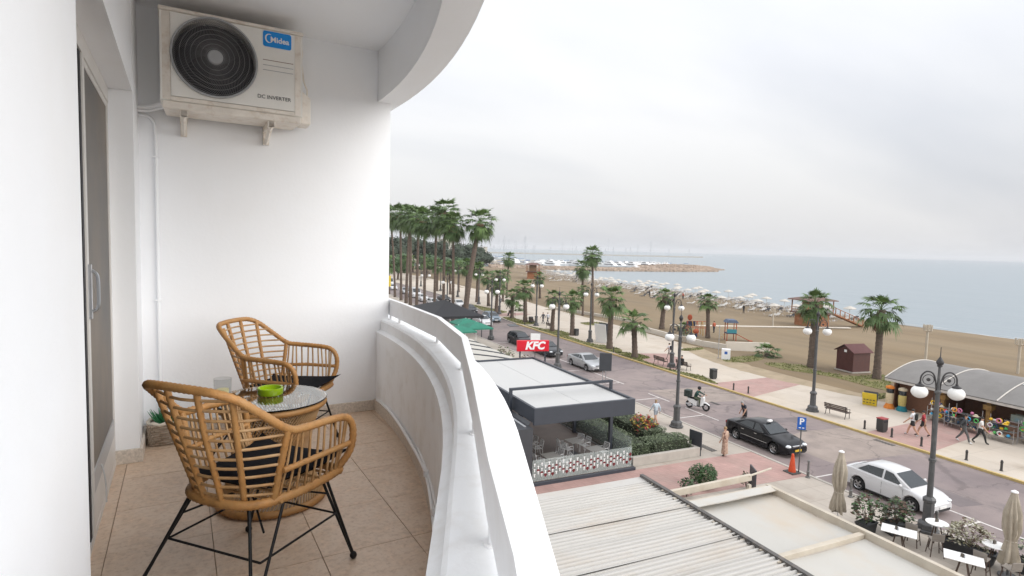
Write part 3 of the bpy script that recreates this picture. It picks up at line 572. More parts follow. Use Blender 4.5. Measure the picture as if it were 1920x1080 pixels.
# roads and pavements
RL = [(26.6, -90), (26.6, 72), (27.2, 90), (28.8, 112), (29.5, 150), (27, 240), (18, 420), (0, 700)]; RRt = [(36.5, -90), (36.5, 80), (37.6, 95), (39.3, 108), (40.6, 125), (40.6, 150), (38, 240), (29, 420), (11, 700)]
rd = MB(); rd.add([(x, y, 0.0) for x, y in RL + RRt[::-1]], [tuple(range(len(RL) + len(RRt)))[::-1]])
ro = struct(rd, 'road', ROAD)
pv = MB(); pv.prism([(-20, -90), (26.42, -90), (26.42, 72), (27.0, 90), (28.6, 112), (29.3, 150), (26.8, 240), (17.8, 420), (-120, 420), (-120, -90)], -0.4, 0.10)
struct(pv, 'pavement', PAVE, normals=True)
pr = MB(); PRL = [(36.68, -90), (36.68, 80), (37.8, 95), (39.5, 108), (40.8, 125), (40.8, 150), (38.2, 240), (29.2, 420)]
PRR = [(60, 420), (58, 240), (56, 160), (55, 120), (52.5, 100), (51.5, 78), (50.2, 62), (49.0, 54), (46.8, 45.5), (46.0, 38), (46.2, 33), (47.5, 28.5), (52, 28.2), (52.8, 8), (48, 4), (46, -90)]
pr.prism(PRL + PRR, -0.4, 0.10)
prom = struct(pr, 'promenade', PROM, normals=True)
# sandy dirt blown over the edge of the promenade
dirt = MB(); rdm = random.Random(5); DIRTM = mat('sandy_dirt', (0.33, 0.26, 0.175), 0.95, var=0.15, vs=0.7, bump=0.3, bs=4, dirt=(0.22, 0.19, 0.10), ds=0.9, da=0.6)
edge = [(p[0], p[1]) for p in PRR[3:14]]
for (ax, ay), (bx, by) in zip(edge, edge[1:]):
    pass
dp = [(48.8, 57), (45.4, 50), (44.2, 45), (43.8, 40), (44.4, 35), (45.2, 31.5), (46.0, 28.6), (47.4, 28.8), (46.6, 32), (46.6, 40), (47.2, 46), (49.4, 54)]
DP = catmull([(x, y, 0) for x, y in dp], 6, True)
dirt.add([(p.x + 0.35 * mnoise.noise(Vector((p.x * 0.9, p.y * 0.9, 0))), p.y, 0.106) for p in DP], [tuple(range(len(DP)))[::-1]])
struct(dirt, 'dirt_verge', DIRTM)
# pink paved crossings
def sheet(poly, z, m, name): b_ = MB(); b_.add([(x, y, z) for x, y in poly], [tuple(range(len(poly)))]); o = struct(b_, name, m, normals=False); return o
def ccw(p): return p if sum((b_[0] - a[0]) * (b_[1] + a[1]) for a, b_ in zip(p, p[1:] + p[:1])) < 0 else p[::-1]
for nm, p in (('pink_crossing', [(9, 20.9), (26.40, 20.3), (26.40, 24.1), (23.0, 24.2), (9, 24.2)]), ('pink_crossing', [(36.75, 20.2), (44.2, 21.2), (44.6, 24.6), (36.75, 24.2)]), ('pink_crossing', [(36.75, 33.6), (45.0, 35.6), (45.4, 38.6), (36.75, 38.4)]), ('pink_crossing', [(36.75, 43.2), (42.2, 48.2), (42.6, 51.5), (36.75, 53.6)]), ('pink_crossing', [(36.75, 88.0), (44, 89), (44, 92), (36.75, 92)])):
    sheet(ccw(p), 0.1045, PINK, nm)
# kerb stones
ks = MB(); ks.box(-0.09, 0.09, -0.495, 0.495, -0.2, 0.125); kme = ks.mesh('kerb_stone', KERB); kme2 = ks.mesh('kerb_stone', KERBY)
for i in range(95): link('kerb_stone', kme, ro, (26.51, 2.5 + i * 0.9999 if i < 69 else 2.5 + i, 0))
for i in range(70): link('kerb_stone', kme2, ro, (36.59, 9.5 + i, 0))
kl = MB()
for side, P in ((0, [(26.51, -90), (26.51, 2)]), (1, [(36.59, -90), (36.59, 9)])):
    kl.box(P[0][0] - 0.09, P[0][0] + 0.09, P[0][1], P[1][1], -0.2, 0.125)
for P in (RL[2:6], [(36.59, 79.0)] + [tuple(q) for q in RRt[2:7]]):
    for a, b_ in zip(P, P[1:]):
        a, b_ = Vector((*a, 0)), Vector((*b_, 0)); d = (b_ - a); M = Matrix.Translation((a + b_) / 2) @ Matrix.Rotation(math.atan2(d.y, d.x), 4, 'Z'); kl.box(-d.length / 2, d.length / 2, -0.09, 0.09, -0.2, 0.122, 0, M)
tag(kl.build('far_kerb_stones', KERB, parent=ro), kind='stuff')
# repaired and resurfaced patches
PATCH = mat('beige_road_patch', (0.285, 0.235, 0.205), 0.85, var=0.15, vs=0.8, dirt=(0.18, 0.15, 0.14), ds=0.7, da=0.7, cracks=0.5); PATCHD = mat('dark_road_patch', (0.155, 0.13, 0.13), 0.85, var=0.15, vs=0.9, dirt=(0.22, 0.185, 0.18), ds=0.8, da=0.6)
for m_, p in ((PATCH, [(29.6, 21.2), (36.45, 20.6), (36.45, 25.6), (33.0, 26.0), (29.6, 25.2)]), (PATCHD, [(31.0, 28.2), (35.6, 27.6), (35.7, 28.5), (31.1, 29.2)]), (PATCHD, [(30.2, 15.2), (31.6, 14.9), (31.8, 18.4), (30.3, 18.8)]), (PATCH, [(29.9, 34.0), (36.2, 33.2), (36.2, 37.8), (30.0, 38.4)]), (PATCHD, [(33.2, 12.0), (36.2, 11.6), (36.3, 12.6), (33.3, 13.1)])): sheet(ccw(p), 0.002, m_, 'road_patch')
# painted lines and ironwork on the road
ln = MB()
def rline(x0, y0, x1, y1, w=0.11, z=0.004):
    a, b_ = Vector((x0, y0, 0)), Vector((x1, y1, 0)); d = b_ - a; M = Matrix.Translation(((x0 + x1) / 2, (y0 + y1) / 2, z)) @ Matrix.Rotation(math.atan2(d.y, d.x), 4, 'Z'); L_ = d.length / 2
    ln.add([M @ Vector(p) for p in ((-L_, -w / 2, 0), (L_, -w / 2, 0), (L_, w / 2, 0), (-L_, w / 2, 0))], [(0, 1, 2, 3)])
for y in (14.0, 8.0, 2.0, 20.2): rline(26.75, y, 29.3, y - 0.05)
rline(29.35, 20.2, 29.35, 18.9); rline(29.35, 15.4, 29.35, -20)
for y in (31.2, 36.2, 41.6, 47.2, 52.8, 58.4, 64): rline(26.75, y, 29.4, y)
rline(29.45, 33.2, 29.45, 29.8); rline(29.45, 37.6, 29.45, 35.0); rline(29.45, 64, 29.45, 41)
tag(ln.build('painted_line', LINE), 'worn white parking bay lines painted along the near lane', 'road marking')
for i, (x, y, sx, sy, z, lb) in enumerate(((24.4, 25.5, 0.42, 1.2, 0.108, 'iron drain grate in the pavement left of the black taxi'), (36.05, 22.6, 0.35, 1.3, 0.004, 'iron drain grate in the gutter of the far kerb'), (32.5, 33.4, 0.3, 1.0, 0.004, 'iron drain grate in the road right of the scooter'), (25.3, 35.4, 0.35, 1.0, 0.108, 'iron drain grate in the pavement behind the black pergola'))):
    gt_ = thing('drain_grate', lb, 'drain', (x, y, z)); 
    for k in range(7): MB().box(-sx / 2, sx / 2, lerp(-sy / 2, sy / 2, k / 7), lerp(-sy / 2, sy / 2, k / 7) + sy * 0.085, 0, 0.012).build('bar', IRON, parent=gt_)
mh = MB(); mh.lathe([(0.33, 0.0035), (0.33, 0.008), (0.28, 0.010), (0.001, 0.010)], 24, (33.2, 26.2, 0)); tag(mh.build('manhole_cover', IRON), 'round iron manhole cover in the road by the far lamp', 'manhole')
# grass strips under the palms
def grass_strip(poly, n, name='grass_strip'):
    P = catmull([(x, y, 0) for x, y in poly], 5, True); c = sum(P, Vector()) / len(P); b_ = MB(); b_.prism([(p.x, p.y) for p in ccw([(p.x, p.y) for p in P]) and [Vector((*q, 0)) for q in ccw([(p.x, p.y) for p in P])]], 0.02, 0.112, 0)
    xs = [p.x for p in P]; ys = [p.y for p in P]; r = random.Random(len(P) + int(n))
    def inside(x, y):
        k = False
        for p, q in zip(P, P[1:] + P[:1]):
            if (p.y > y) != (q.y > y) and x < (q.x - p.x) * (y - p.y) / (q.y - p.y) + p.x: k = not k
        return k
    m_ = 0
    while m_ < n:
        x, y = r.uniform(min(xs), max(xs)), r.uniform(min(ys), max(ys))
        if not inside(x, y) or mnoise.noise(Vector((x * 1.3, y * 0.8, 1))) < -0.25: m_ += 0.3; continue
        a = r.uniform(0, 3.14); h = r.uniform(0.05, 0.16); w = r.uniform(0.03, 0.07); dx, dy = math.cos(a) * w, math.sin(a) * w
        b_.add([(x - dx, y - dy, 0.105), (x + dx, y + dy, 0.105), (x + r.uniform(-.08, .08), y + r.uniform(-.08, .08), 0.11 + h)], [(0, 1, 2)], 1); m_ += 1
    return tag(b_.build(name, [GRASS, mat('grass_blade', (0.13, 0.15, 0.04), 0.9, var=0.4, vs=2)]), kind='stuff')
grass_strip([(36.9, 39.0), (37.8, 39.2), (38.2, 41.5), (37.4, 44), (37.5, 49), (39.2, 50), (39.3, 52.4), (37.0, 53.2)], 1600)
grass_strip([(36.9, 55.0), (38.9, 54.8), (39.2, 57.5), (38.0, 60), (38.2, 66), (39.6, 67), (39.4, 71.5), (38.0, 73), (37.0, 76.5)], 1800)
grass_strip([(36.9, 78.5), (39.2, 78.2), (40.2, 81), (39.0, 84), (39.4, 86), (37.6, 86.8)], 900)
grass_strip([(37.9, 93.5), (41.2, 93.2), (41.6, 97), (40.4, 104), (40.0, 108), (39.4, 106)], 900)
grass_strip([(46.8, 74.6), (50.2, 74.8), (50.4, 77.4), (47.0, 77.6)], 350)
grass_strip([(50.0, 31.4), (53.0, 33.0), (56, 34.2), (56, 36), (52.6, 36.5), (51.4, 39.6), (52.5, 42.0), (49.5, 44), (48.6, 41), (50.2, 37)], 1500)
grass_strip([(45.6, 29.6), (48.4, 29.8), (48.6, 30.8), (46.2, 31.0)], 300)
grass_strip([(46.0, 45.2), (49.4, 45.0), (52.0, 46.4), (50.6, 47.6), (46.6, 47.0)], 450)
grass_strip([(46.2, 52.2), (49.2, 52.6), (49.0, 53.6), (46.0, 53.4)], 250)
# ================================================================== roofs under the balcony
CORR = mat('weathered_corrugated_sheet', (0.45, 0.435, 0.41), 0.6, var=0.05, vs=0.9, dirt=(0.36, 0.30, 0.235), ds=0.9, da=0.5, stretch=(0.5, 1.3, 1))
CREAM = mat('cream_painted_beam', (0.47, 0.42, 0.345), 0.6, var=0.10, vs=2.0, dirt=(0.40, 0.32, 0.235), ds=1.5, da=0.6)
MEMB = mat('stained_white_membrane', (0.46, 0.445, 0.41), 0.65, var=0.05, vs=0.5, dirt=(0.46, 0.36, 0.25), ds=0.55, da=0.55, stretch=(0.8, 0.5, 1))
GUTT = mat('dark_gutter', (0.085, 0.08, 0.075), 0.6, var=0.2, vs=5, dirt=(0.2, 0.16, 0.13), ds=6, da=0.6)
rf = thing('corrugated_roof', 'weathered white corrugated sheet roof below the balcony rail', 'roof', (0, 0, 0))
yr = 16.35
for k in range(13):                                     # overlapping sheets, each with eight ribs
    y0 = yr - (k + 1) * 1.06; b = MB(); n = 64; zz = 3.26 + 0.035 * (k % 2); secs = []
    prof = []
    for i in range(n + 1):
        t = i / n; ph = (t * 6.5) % 1.0; h = 0.06 if ph < 0.28 else (0.06 * (1 - (ph - 0.28) / 0.14) if ph < 0.42 else (0.0 if ph < 0.86 else 0.06 * (ph - 0.86) / 0.14)); prof.append((y0 - 0.05 + t * 1.13, h))
    rings = []
    for x in (3.2, 5.5, 8.0, 10.5, 13.0): rings.append([(x, y, zz + h + 0.012 * math.sin(x * 0.8 + k)) for y, h in prof])
    vs = [p for r in rings for p in r]; m_ = n + 1
    b.add(vs, [(i * m_ + j, (i + 1) * m_ + j, (i + 1) * m_ + j + 1, i * m_ + j + 1) for i in range(4) for j in range(n)])
    lo = [(x, y, z - 0.006) for x, y, z in vs]; b.add(lo, [(i * m_ + j, i * m_ + j + 1, (i + 1) * m_ + j + 1, (i + 1) * m_ + j) for i in range(4) for j in range(n)])
    b.build('roof_sheet', CORR, parent=rf, smooth=25)
MB().box(3.2, 13.0, yr + 0.06, yr + 0.52, 3.20, 3.30).build('edge_board', CORR, parent=rf, bevel=0.02)
MB().box(12.96, 13.10, 2.4, yr + 0.5, 3.24, 3.40).build('gutter_angle', GUTT, parent=rf)
rs = random.Random(2)
for k in range(44):                                     # bent sheet ends along the gutter
    y = yr - 0.3 - k * 0.2 + rs.uniform(-.06, .06); MB().cbox((12.93 + rs.uniform(-.04, .02), y, 3.335), (0.07 + rs.uniform(0, .08), rs.uniform(.03, .09), 0.03), rs.uniform(-.4, .4)).build('clamp', GUTT if k % 3 else CREAM, parent=rf)
MB().box(3.2, 12.9, 2.6, 16.3, 0.0, 3.0).build('shop_walls', W_WALL, parent=rf)
fr = thing('membrane_roof', 'stained white membrane roof in a cream steel frame beside the corrugated roof', 'roof', (0, 0, 0))
for y0, y1 in ((11.06, 14.42), (7.0, 10.86), (3.0, 6.8)):
    b = MB(); n = 14; vs = []
    for j in range(n + 1):
        for i in range(n + 1):
            u, v = i / n, j / n; vs.append((lerp(13.2, 16.78, u), lerp(y0, y1, v), 3.12 - 0.05 * math.sin(math.pi * u) - 0.03 * math.sin(math.pi * v) + 0.006 * math.sin(v * 40)))
    b.add(vs, [(j * (n + 1) + i, j * (n + 1) + i + 1, (j + 1) * (n + 1) + i + 1, (j + 1) * (n + 1) + i) for j in range(n) for i in range(n)]); b.build('membrane', MEMB, parent=fr, smooth=60)
MB().box(16.80, 16.96, 2.8, 14.6, 2.98, 3.34).build('side_beam', CREAM, parent=fr, bevel=0.015)
for y in (10.96, 6.9): MB().box(13.14, 16.79, y - 0.085, y + 0.085, 3.10, 3.26).build('cross_beam', CREAM, parent=fr, bevel=0.012)
MB().cbox((15.0, 14.52, 3.20), (3.7, 0.14, 0.22)).build('end_beam', CREAM, parent=fr, bevel=0.012)
MB().cbox((15.0, 14.28, 3.31), (3.75, 0.34, 0.03), rx=R_(8)).build('flashing', MEMB, parent=fr)
MB().cbox((15.1, 15.45, 3.22), (3.9, 0.12, 0.24), R_(1.5)).build('outer_beam', CREAM, parent=fr, bevel=0.012)
MB().tube([(16.9, 15.45, 3.3), (18.2, 15.6, 3.36)], 0.04, 6).build('awning_arm', CREAM, parent=fr)
for x, y in ((13.3, 15.4), (16.88, 15.4), (16.88, 9.0), (16.88, 3.5)): MB().box(x - 0.06, x + 0.06, y - 0.06, y + 0.06, 0.1, 3.0).build('post', CREAM, parent=fr)
# ------------------------------------------------------------------ pergola of the restaurant
ANTH = mat('anthracite_aluminium', (0.036, 0.042, 0.055), 0.45, var=0.06, vs=2)
LOUV = mat('white_louvre', (0.46, 0.46, 0.45), 0.5, var=0.03, vs=1, dirt=(0.5, 0.48, 0.44), ds=1.5, da=0.3)
DECK = mat('brown_deck_tile', (0.13, 0.10, 0.085), 0.6, var=0.15, vs=1.2)
DGREY = mat('dark_grey_metal', (0.04, 0.043, 0.05), 0.5)
pg = thing('pergola', 'anthracite louvred pergola of the restaurant with white roof slats', 'pergola', (0, 0, 0))
X0, X1, Y0, Y1, Z0, Z1 = 12.35, 18.25, 24.35, 36.2, 3.05, 3.88
MB().box(X0, X1, Y0, Y0 + 0.16, Z0, Z1).build('front_fascia', ANTH, parent=pg, bevel=0.01)
MB().box(X0, X1, Y1, Y1 + 0.14, Z0 + 0.4, Z1).build('rear_fascia', ANTH, parent=pg)
MB().box(X1 - 0.15, X1 - 0.002, Y0 + 0.162, Y1, Z0 + 0.30, Z1 - 0.003).build('side_beam', ANTH, parent=pg)
MB().box(X0 + 0.002, X0 + 0.15, Y0 + 0.162, Y1, Z0 + 0.10, Z1 - 0.003).build('side_beam', ANTH, parent=pg)
xm = (X0 + X1) / 2
sl = MB(); sl.box(-(xm - X0) / 2 + 0.08, (X1 - xm) / 2 - 0.015, -0.095, 0.092, -0.02, 0.02, 0, Matrix.Rotation(R_(4), 4, 'X')); sme = sl.mesh('roof_slat', LOUV)
for i in range(61):
    for s in (-1, 1):
        o = link('roof_slat', sme, pg, (xm + s * (X1 - X0) / 4 + (0.03 if s < 0 else -0.03), Y0 + 0.28 + i * 0.192, Z1 - 0.13))
MB().box(xm - 0.03, xm + 0.03, Y0 + 0.17, Y1, Z1 - 0.17, Z1 - 0.10).build('centre_bar', LOUV, parent=pg)
pt = MB(); pt.box(X1 + 0.02, X1 + 0.16, 26.7, 26.84, Z0 + 0.3, 4.22); pt.box(X0 - 0.25, X0 - 0.11, 26.7, 26.84, Z0, 4.22); pt.box(X0 - 0.25, X1 + 0.16, 26.69, 26.85, 4.22, 4.34)
pt.build('portal_frame', ANTH, parent=pg)
for x, y in ((18.10, 26.3), (18.10, 30.2), (18.10, 35.5), (12.55, 26.3), (12.55, 30.5), (12.55, 35.5)): MB().box(x - 0.09, x + 0.09, y - 0.09, y + 0.09, 0.3, 3.34 if x > 15 else 3.14).build('post', ANTH, parent=pg)
aw = MB(); aw.extr([(12.30, 24.6, 3.12), (12.30, 36, 3.12), (11.9, 36, 2.75), (11.9, 24.6, 2.75)], (0, 0, 0.02)); aw.build('side_awning', DGREY, parent=pg, normals=True)
MB().tube([(11.95, 24.5, 3.0), (11.95, 36, 3.0)], 0.05, 8).build('awning_roller', STEEL, parent=pg)
dk = thing('restaurant_deck', 'dark raised dining deck of the restaurant below the pergola', 'deck', (0, 0, 0))
MB().box(12.1, 18.3, 24.15, 38, 0.10, 0.27).build('deck_edge', ANTH, parent=dk, bevel=0.015)
MB().box(12.25, 18.16, 24.28, 38, 0.271, 0.29).build('deck_floor', DECK, parent=dk)
MB().box(8.4, 12.2, 24.15, 38, 0.10, 3.0).build('shop_front', DGREY, parent=dk)
# printed glass windbreak
GLW = glass('windbreak_glass', (0.75, 0.85, 0.83), 0.03, alpha=0.16)
RED = mat('red_print', (0.13, 0.01, 0.014), 0.5); 
wb = thing('glass_windbreak', 'low glass windbreak with rows of white and red printed marks at the deck front', 'windbreak', (0, 0, 0))
for k in range(4):
    x0 = 12.3 + k * 1.46; MB().box(x0, x0 + 1.44, 24.30, 24.312, 0.292, 1.35).build('pane', GLW, parent=wb)
wp = MB(); rp = MB()
for i in range(15):
    for j in range(5):
        x = 12.42 + i * 0.40 + (0.20 if j % 2 else 0); z = 0.50 + j * 0.13
        if x > 18.0: continue
        wp.box(x - 0.022, x + 0.022, 24.296, 24.2985, z, z + 0.13); wp.box(x - 0.05, x + 0.05, 24.2955, 24.2958, z + 0.125, z + 0.165)
        if (i + j) % 3 and j < 4: rp.add([(x + 0.2, 24.297, z - 0.06), (x + 0.30, 24.297, z + 0.06), (x + 0.2, 24.297, z + 0.18), (x + 0.10, 24.297, z + 0.06)], [(0, 1, 2, 3)])
tag(wp.build('printed_marks', WHITE, parent=wb), kind='stuff'); tag(rp.build('printed_diamonds', RED, parent=wb), kind='stuff')
ws = thing('side_windbreak', 'tall clear glass screens along the sea side of the dining deck', 'windbreak', (0, 0, 0))
for k in range(5):
    y0 = 24.5 + k * 2.3; MB().box(18.2, 18.212, y0, y0 + 2.2, 0.3, 1.75).build('pane', GLW, parent=ws)
    MB().box(18.19, 18.222, y0, y0 + 2.2, 0.292, 0.36).build('shoe', STEEL, parent=ws)
# menu sign, black board, restaurant sign
KRED = mat('sign_red', (0.62, 0.005, 0.022), 0.4, var=0.04, vs=2)
sg = thing('restaurant_sign', 'red box sign with white KFC letters above the pergola', 'sign', (0, 0, 0))
sgm = Matrix.Translation((18.75, 37.55, 4.46)) @ Matrix.Rotation(R_(-14), 4, 'Z')
q = MB(); q.box(-1.2, 1.2, -0.12, 0.12, -0.40, 0.40, 0, sgm); q.build('sign_box', KRED, parent=sg, bevel=0.02)
text('lettering', 'KFC', 0.78, WHITE, sgm @ Matrix.Translation((0.12, -0.123, 0.0)) @ UP, sg, shear=0.22, bold=0.035, extrude=0.004)
MB().box(-1.0, -0.9, -0.05, 0.05, -0.9, -0.4, 0, sgm).build('bracket', ANTH, parent=sg); MB().box(0.9, 1.0, -0.05, 0.05, -4.3, -0.4, 0, sgm).build('bracket', ANTH, parent=sg)
bb = thing('black_screen', 'black flat screen panel on two thin posts at the pergola edge', 'screen', (0, 0, 0))
bm_ = Matrix.Translation((18.95, 28.3, 5.05)) @ Matrix.Rotation(R_(-28), 4, 'Z')
q = MB(); q.box(-0.36, 0.36, -0.05, 0.05, -0.55, 0.50, 0, bm_); q.build('panel', DGREY, parent=bb, bevel=0.01)
q = MB(); q.box(-0.16, -0.13, -0.02, 0.02, -1.35, -0.55, 0, bm_); q.box(0.02, 0.05, -0.02, 0.02, -1.35, -0.55, 0, bm_); q.build('post', STEEL, parent=bb)
# outdoor tables and chairs on the deck
ALU = mat('white_aluminium', (0.66, 0.66, 0.66), 0.4, metal=0.2, var=0.05); TTOP = mat('grey_table_top', (0.26, 0.25, 0.235), 0.5, var=0.08, vs=6)
def deck_table(x, y, rz, label, sx=0.75, sy=0.75):
    t = thing('cafe_table', label, 'table', (x, y, 0.29), rz, 'tables on the restaurant deck')
    MB().box(-sx / 2, sx / 2, -sy / 2, sy / 2, 0.72, 0.745).build('table_top', TTOP, parent=t); MB().lathe([(0.03, 0.02), (0.03, 0.72)], 8).build('pedestal', DGREY, parent=t); MB().box(-0.25, 0.25, -0.25, 0.25, 0, 0.02).build('base', DGREY, parent=t)
def slat_chair_proto():
    t = thing('slatted_chair', 'white aluminium slatted cafe chair', 'chair', (0, 0, -50), 0, 'chairs on the restaurant deck')
    for s in (-1, 1):
        MB().tube([(s * 0.22, 0.22, 0), (s * 0.22, 0.22, 0.64), (s * 0.22, -0.16, 0.64)], 0.014, 6).build('front_leg', ALU, parent=t, smooth=50)
        MB().tube([(s * 0.22, -0.25, 0), (s * 0.215, -0.19, 0.44), (s * 0.20, -0.27, 0.84)], 0.014, 6).build('rear_leg', ALU, parent=t, smooth=50)
    for k in range(6): y = -0.16 + k * 0.072; MB().box(-0.21, 0.21, y, y + 0.05, 0.44, 0.455).build('seat_slat', ALU, parent=t)
    for k in range(5):
        z = 0.52 + k * 0.075; y = -0.205 - (z - 0.44) * 0.19; MB().box(-0.205, 0.205, y - 0.012, y + 0.003, z, z + 0.038).build('back_slat', ALU, parent=t)
    MB().tube(catmull([(-0.20, -0.27, 0.84), (-0.15, -0.28, 0.875), (0.15, -0.28, 0.875), (0.20, -0.27, 0.84)], 4), 0.014, 6).build('top_rail', ALU, parent=t, smooth=50)
    return t
SC = slat_chair_proto()
deck_table(16.2, 27.0, 0.1, 'grey square cafe table farther back on the deck beside the glass screens', 0.8, 0.8)
deck_table(16.6, 25.5, 0.1, 'grey square cafe table at the front right of the deck', 0.9, 0.7)
deck_table(13.9, 25.4, 0.1, 'grey square cafe table at the front left of the deck, three chairs round it', 0.85, 0.8)
deck_table(13.5, 27.7, 0.1, 'grey square cafe table farthest left and back on the deck', 0.8, 0.8)
spots = [(15.55, 27.2, -90, 'white slatted chair left of the back table beside the glass screens, farther one'), (15.6, 26.65, -80, 'white slatted chair left of the back table, nearer one'), (16.75, 27.4, 120, 'white slatted chair right of the back table, farther one'), (16.85, 26.9, 100, 'white slatted chair right of the back table, nearer one'), (17.3, 25.75, 100, 'white slatted chair right of the front right table'), (14.5, 25.75, 110, 'white slatted chair right of the front left table, farther one'), (14.6, 25.1, 80, 'white slatted chair right of the front left table, nearer one'), (13.3, 25.6, -90, 'white slatted chair left of the front left table, farther one'), (13.35, 25.05, -70, 'white slatted chair left of the front left table, nearest the glass'), (14.1, 28.0, 105, 'white slatted chair right of the far left table, farther one'), (14.15, 27.4, 85, 'white slatted chair right of the far left table, nearer one'), (12.95, 27.0, -60, 'white slatted chair left of the far left table')]
for i, (x, y, a, lb) in enumerate(spots):
    if i == 0: SC.location = (x, y, 0.29); SC.rotation_euler = (0, 0, R_(a)); SC['label'] = lb
    else: copy_tree(SC, (x, y, 0.29), R_(a), lb)
# arched awnings of the next restaurant
AWN = mat('cream_awning_fabric', (0.44, 0.42, 0.38), 0.7, var=0.05, vs=1.2, dirt=(0.5, 0.45, 0.38), ds=1.2, da=0.35)
for k in range(7):
    y0 = 38.2 + k * 3.0; a = thing('arched_awning', 'cream arched awning', 'awning', (0, y0, 0), 0, 'arched awnings beyond the pergola')
    a['label'] = 'cream arched awning with dark ribs, the %s behind the red sign' % ('first', 'second', 'third', 'fourth', 'fifth', 'sixth', 'seventh')[k]
    arc = [(lerp(8.5, 19.3, t), 3.75 - 1.15 * t ** 2.2) for t in [i / 12 for i in range(13)]]
    b = MB(); b.add([(x, 0, z) for x, z in arc] + [(x, 1.48, z + 0.10) for x, z in arc] + [(x, 2.96, z) for x, z in arc], [(i + r * 13, i + 1 + r * 13, i + 14 + r * 13, i + 13 + r * 13) for r in (0, 1) for i in range(12)]); b.build('fabric', AWN, parent=a, smooth=70)
    for yy in (0.0, 2.96): MB().tube([(x, yy, z + 0.03) for x, z in arc], 0.06, 5).build('rib', DGREY, parent=a, smooth=60)
    MB().tube([(19.32, 0, 2.6), (19.32, 2.96, 2.6)], 0.06, 5).build('edge_bar', DGREY, parent=a); MB().box(19.2, 19.3, -0.05, 0.05, 0.1, 2.6).build('post', DGREY, parent=a)
# ================================================================== palms, hedges, potted plants
PALM1 = mat('palm_leaf', (0.062, 0.110, 0.034), 0.55, var=0.45, vs=1.2, spec=0.35, hue=(0.085, 0.135, 0.04))
PALM2 = mat('palm_leaf_young', (0.10, 0.165, 0.045), 0.55, var=0.3, vs=1.5, spec=0.35)
PALMD = mat('dead_palm_leaf', (0.215, 0.135, 0.075), 0.85, var=0.35, vs=2.0)
BARK = mat('palm_bark', (0.115, 0.085, 0.066), 0.9, var=0.35, vs=2.5, bump=0.6, bs=7, stretch=(1, 1, 3))
def fan_leaf(b, o, d, pet, rad, rnd, mi, droop=0.28, nb=13):
    d = d.normalized(); side = d.cross(Vector((0, 0, 1))); side = side.normalized() if side.length > 0.05 else Vector((1, 0, 0)); up = side.cross(d)
    # petiole bends down a little
    h = o + d * pet + Vector((0, 0, -0.12 * pet)); b.tube([o, o + d * pet * 0.55, h], [0.022, 0.016, 0.012], 3, mi=mi, cap=False)
    d2 = (d + Vector((0, 0, -0.25))).normalized(); s2 = d2.cross(Vector((0, 0, 1))); s2 = s2.normalized() if s2.length > 0.05 else side; u2 = s2.cross(d2)
    for k in range(nb):
        a = lerp(-1.45, 1.45, k / (nb - 1)) + rnd.uniform(-.05, .05); L = rad * (1 - 0.30 * abs(a) / 1.45) * rnd.uniform(0.85, 1.08); w = rad * 0.075
        dr = d2 * math.cos(a) + s2 * math.sin(a); pr = s2 * math.cos(a) - d2 * math.sin(a)
        m1 = h + dr * L * 0.55 + u2 * (0.10 * rad * abs(math.sin(a)) ) ; tip = h + dr * L + Vector((0, 0, -droop * L * rnd.uniform(0.5, 1.5)))
        b.add([h, m1 - pr * w, m1 + pr * w, tip], [(0, 1, 2), (1, 3, 2)], mi)
def palm_crown(seed, n=44, pet=0.75, rad=1.0, low=-0.75):
    b = MB(); r = random.Random(seed)
    for i in range(n):
        t = (i + 0.5) / n; el = lerp(1.45, low, t ** 0.85) + r.uniform(-.12, .12); az = i * 2.39996 + r.uniform(-.25, .25)
        d = Vector((math.cos(az) * math.cos(el), math.sin(az) * math.cos(el), math.sin(el))); q = r.uniform(0.85, 1.12) * (0.8 if el > 1.0 else 1)
        fan_leaf(b, Vector((0, 0, 0.05 - 0.15 * t)), d, pet * q, rad * q, r, 1 if (t < 0.22 or r.random() < 0.12) else 0, 0.15 + 0.3 * t)
    return b.mesh('crown', [PALM1, PALM2])
def palm_skirt(seed, n=26, L=1.0):
    b = MB(); r = random.Random(seed)
    for i in range(n):
        az = i * 2.39996; z = -r.uniform(0.1, 0.75); el = lerp(-0.75, -1.35, r.random()); d = Vector((math.cos(az) * math.cos(el), math.sin(az) * math.cos(el), math.sin(el)))
        fan_leaf(b, Vector((0.1 * math.cos(az), 0.1 * math.sin(az), z)), d, 0.25 * L, 0.62 * L * r.uniform(.7, 1.1), r, 0, 0.15, 9)
    return b.mesh('dead_leaves', [PALMD])
CR_T = [palm_crown(s, 46, 0.92, 0.84, -1.25) for s in (1, 2, 3, 11, 12)]; CR_S = [palm_crown(s, n_, 0.90, 0.85, lo_) for s, n_, lo_ in ((4, 30, -0.85), (5, 34, -1.0), (6, 26, -0.7), (13, 32, -0.9), (14, 28, -1.1))]; SK = [palm_skirt(s) for s in (7, 8)]
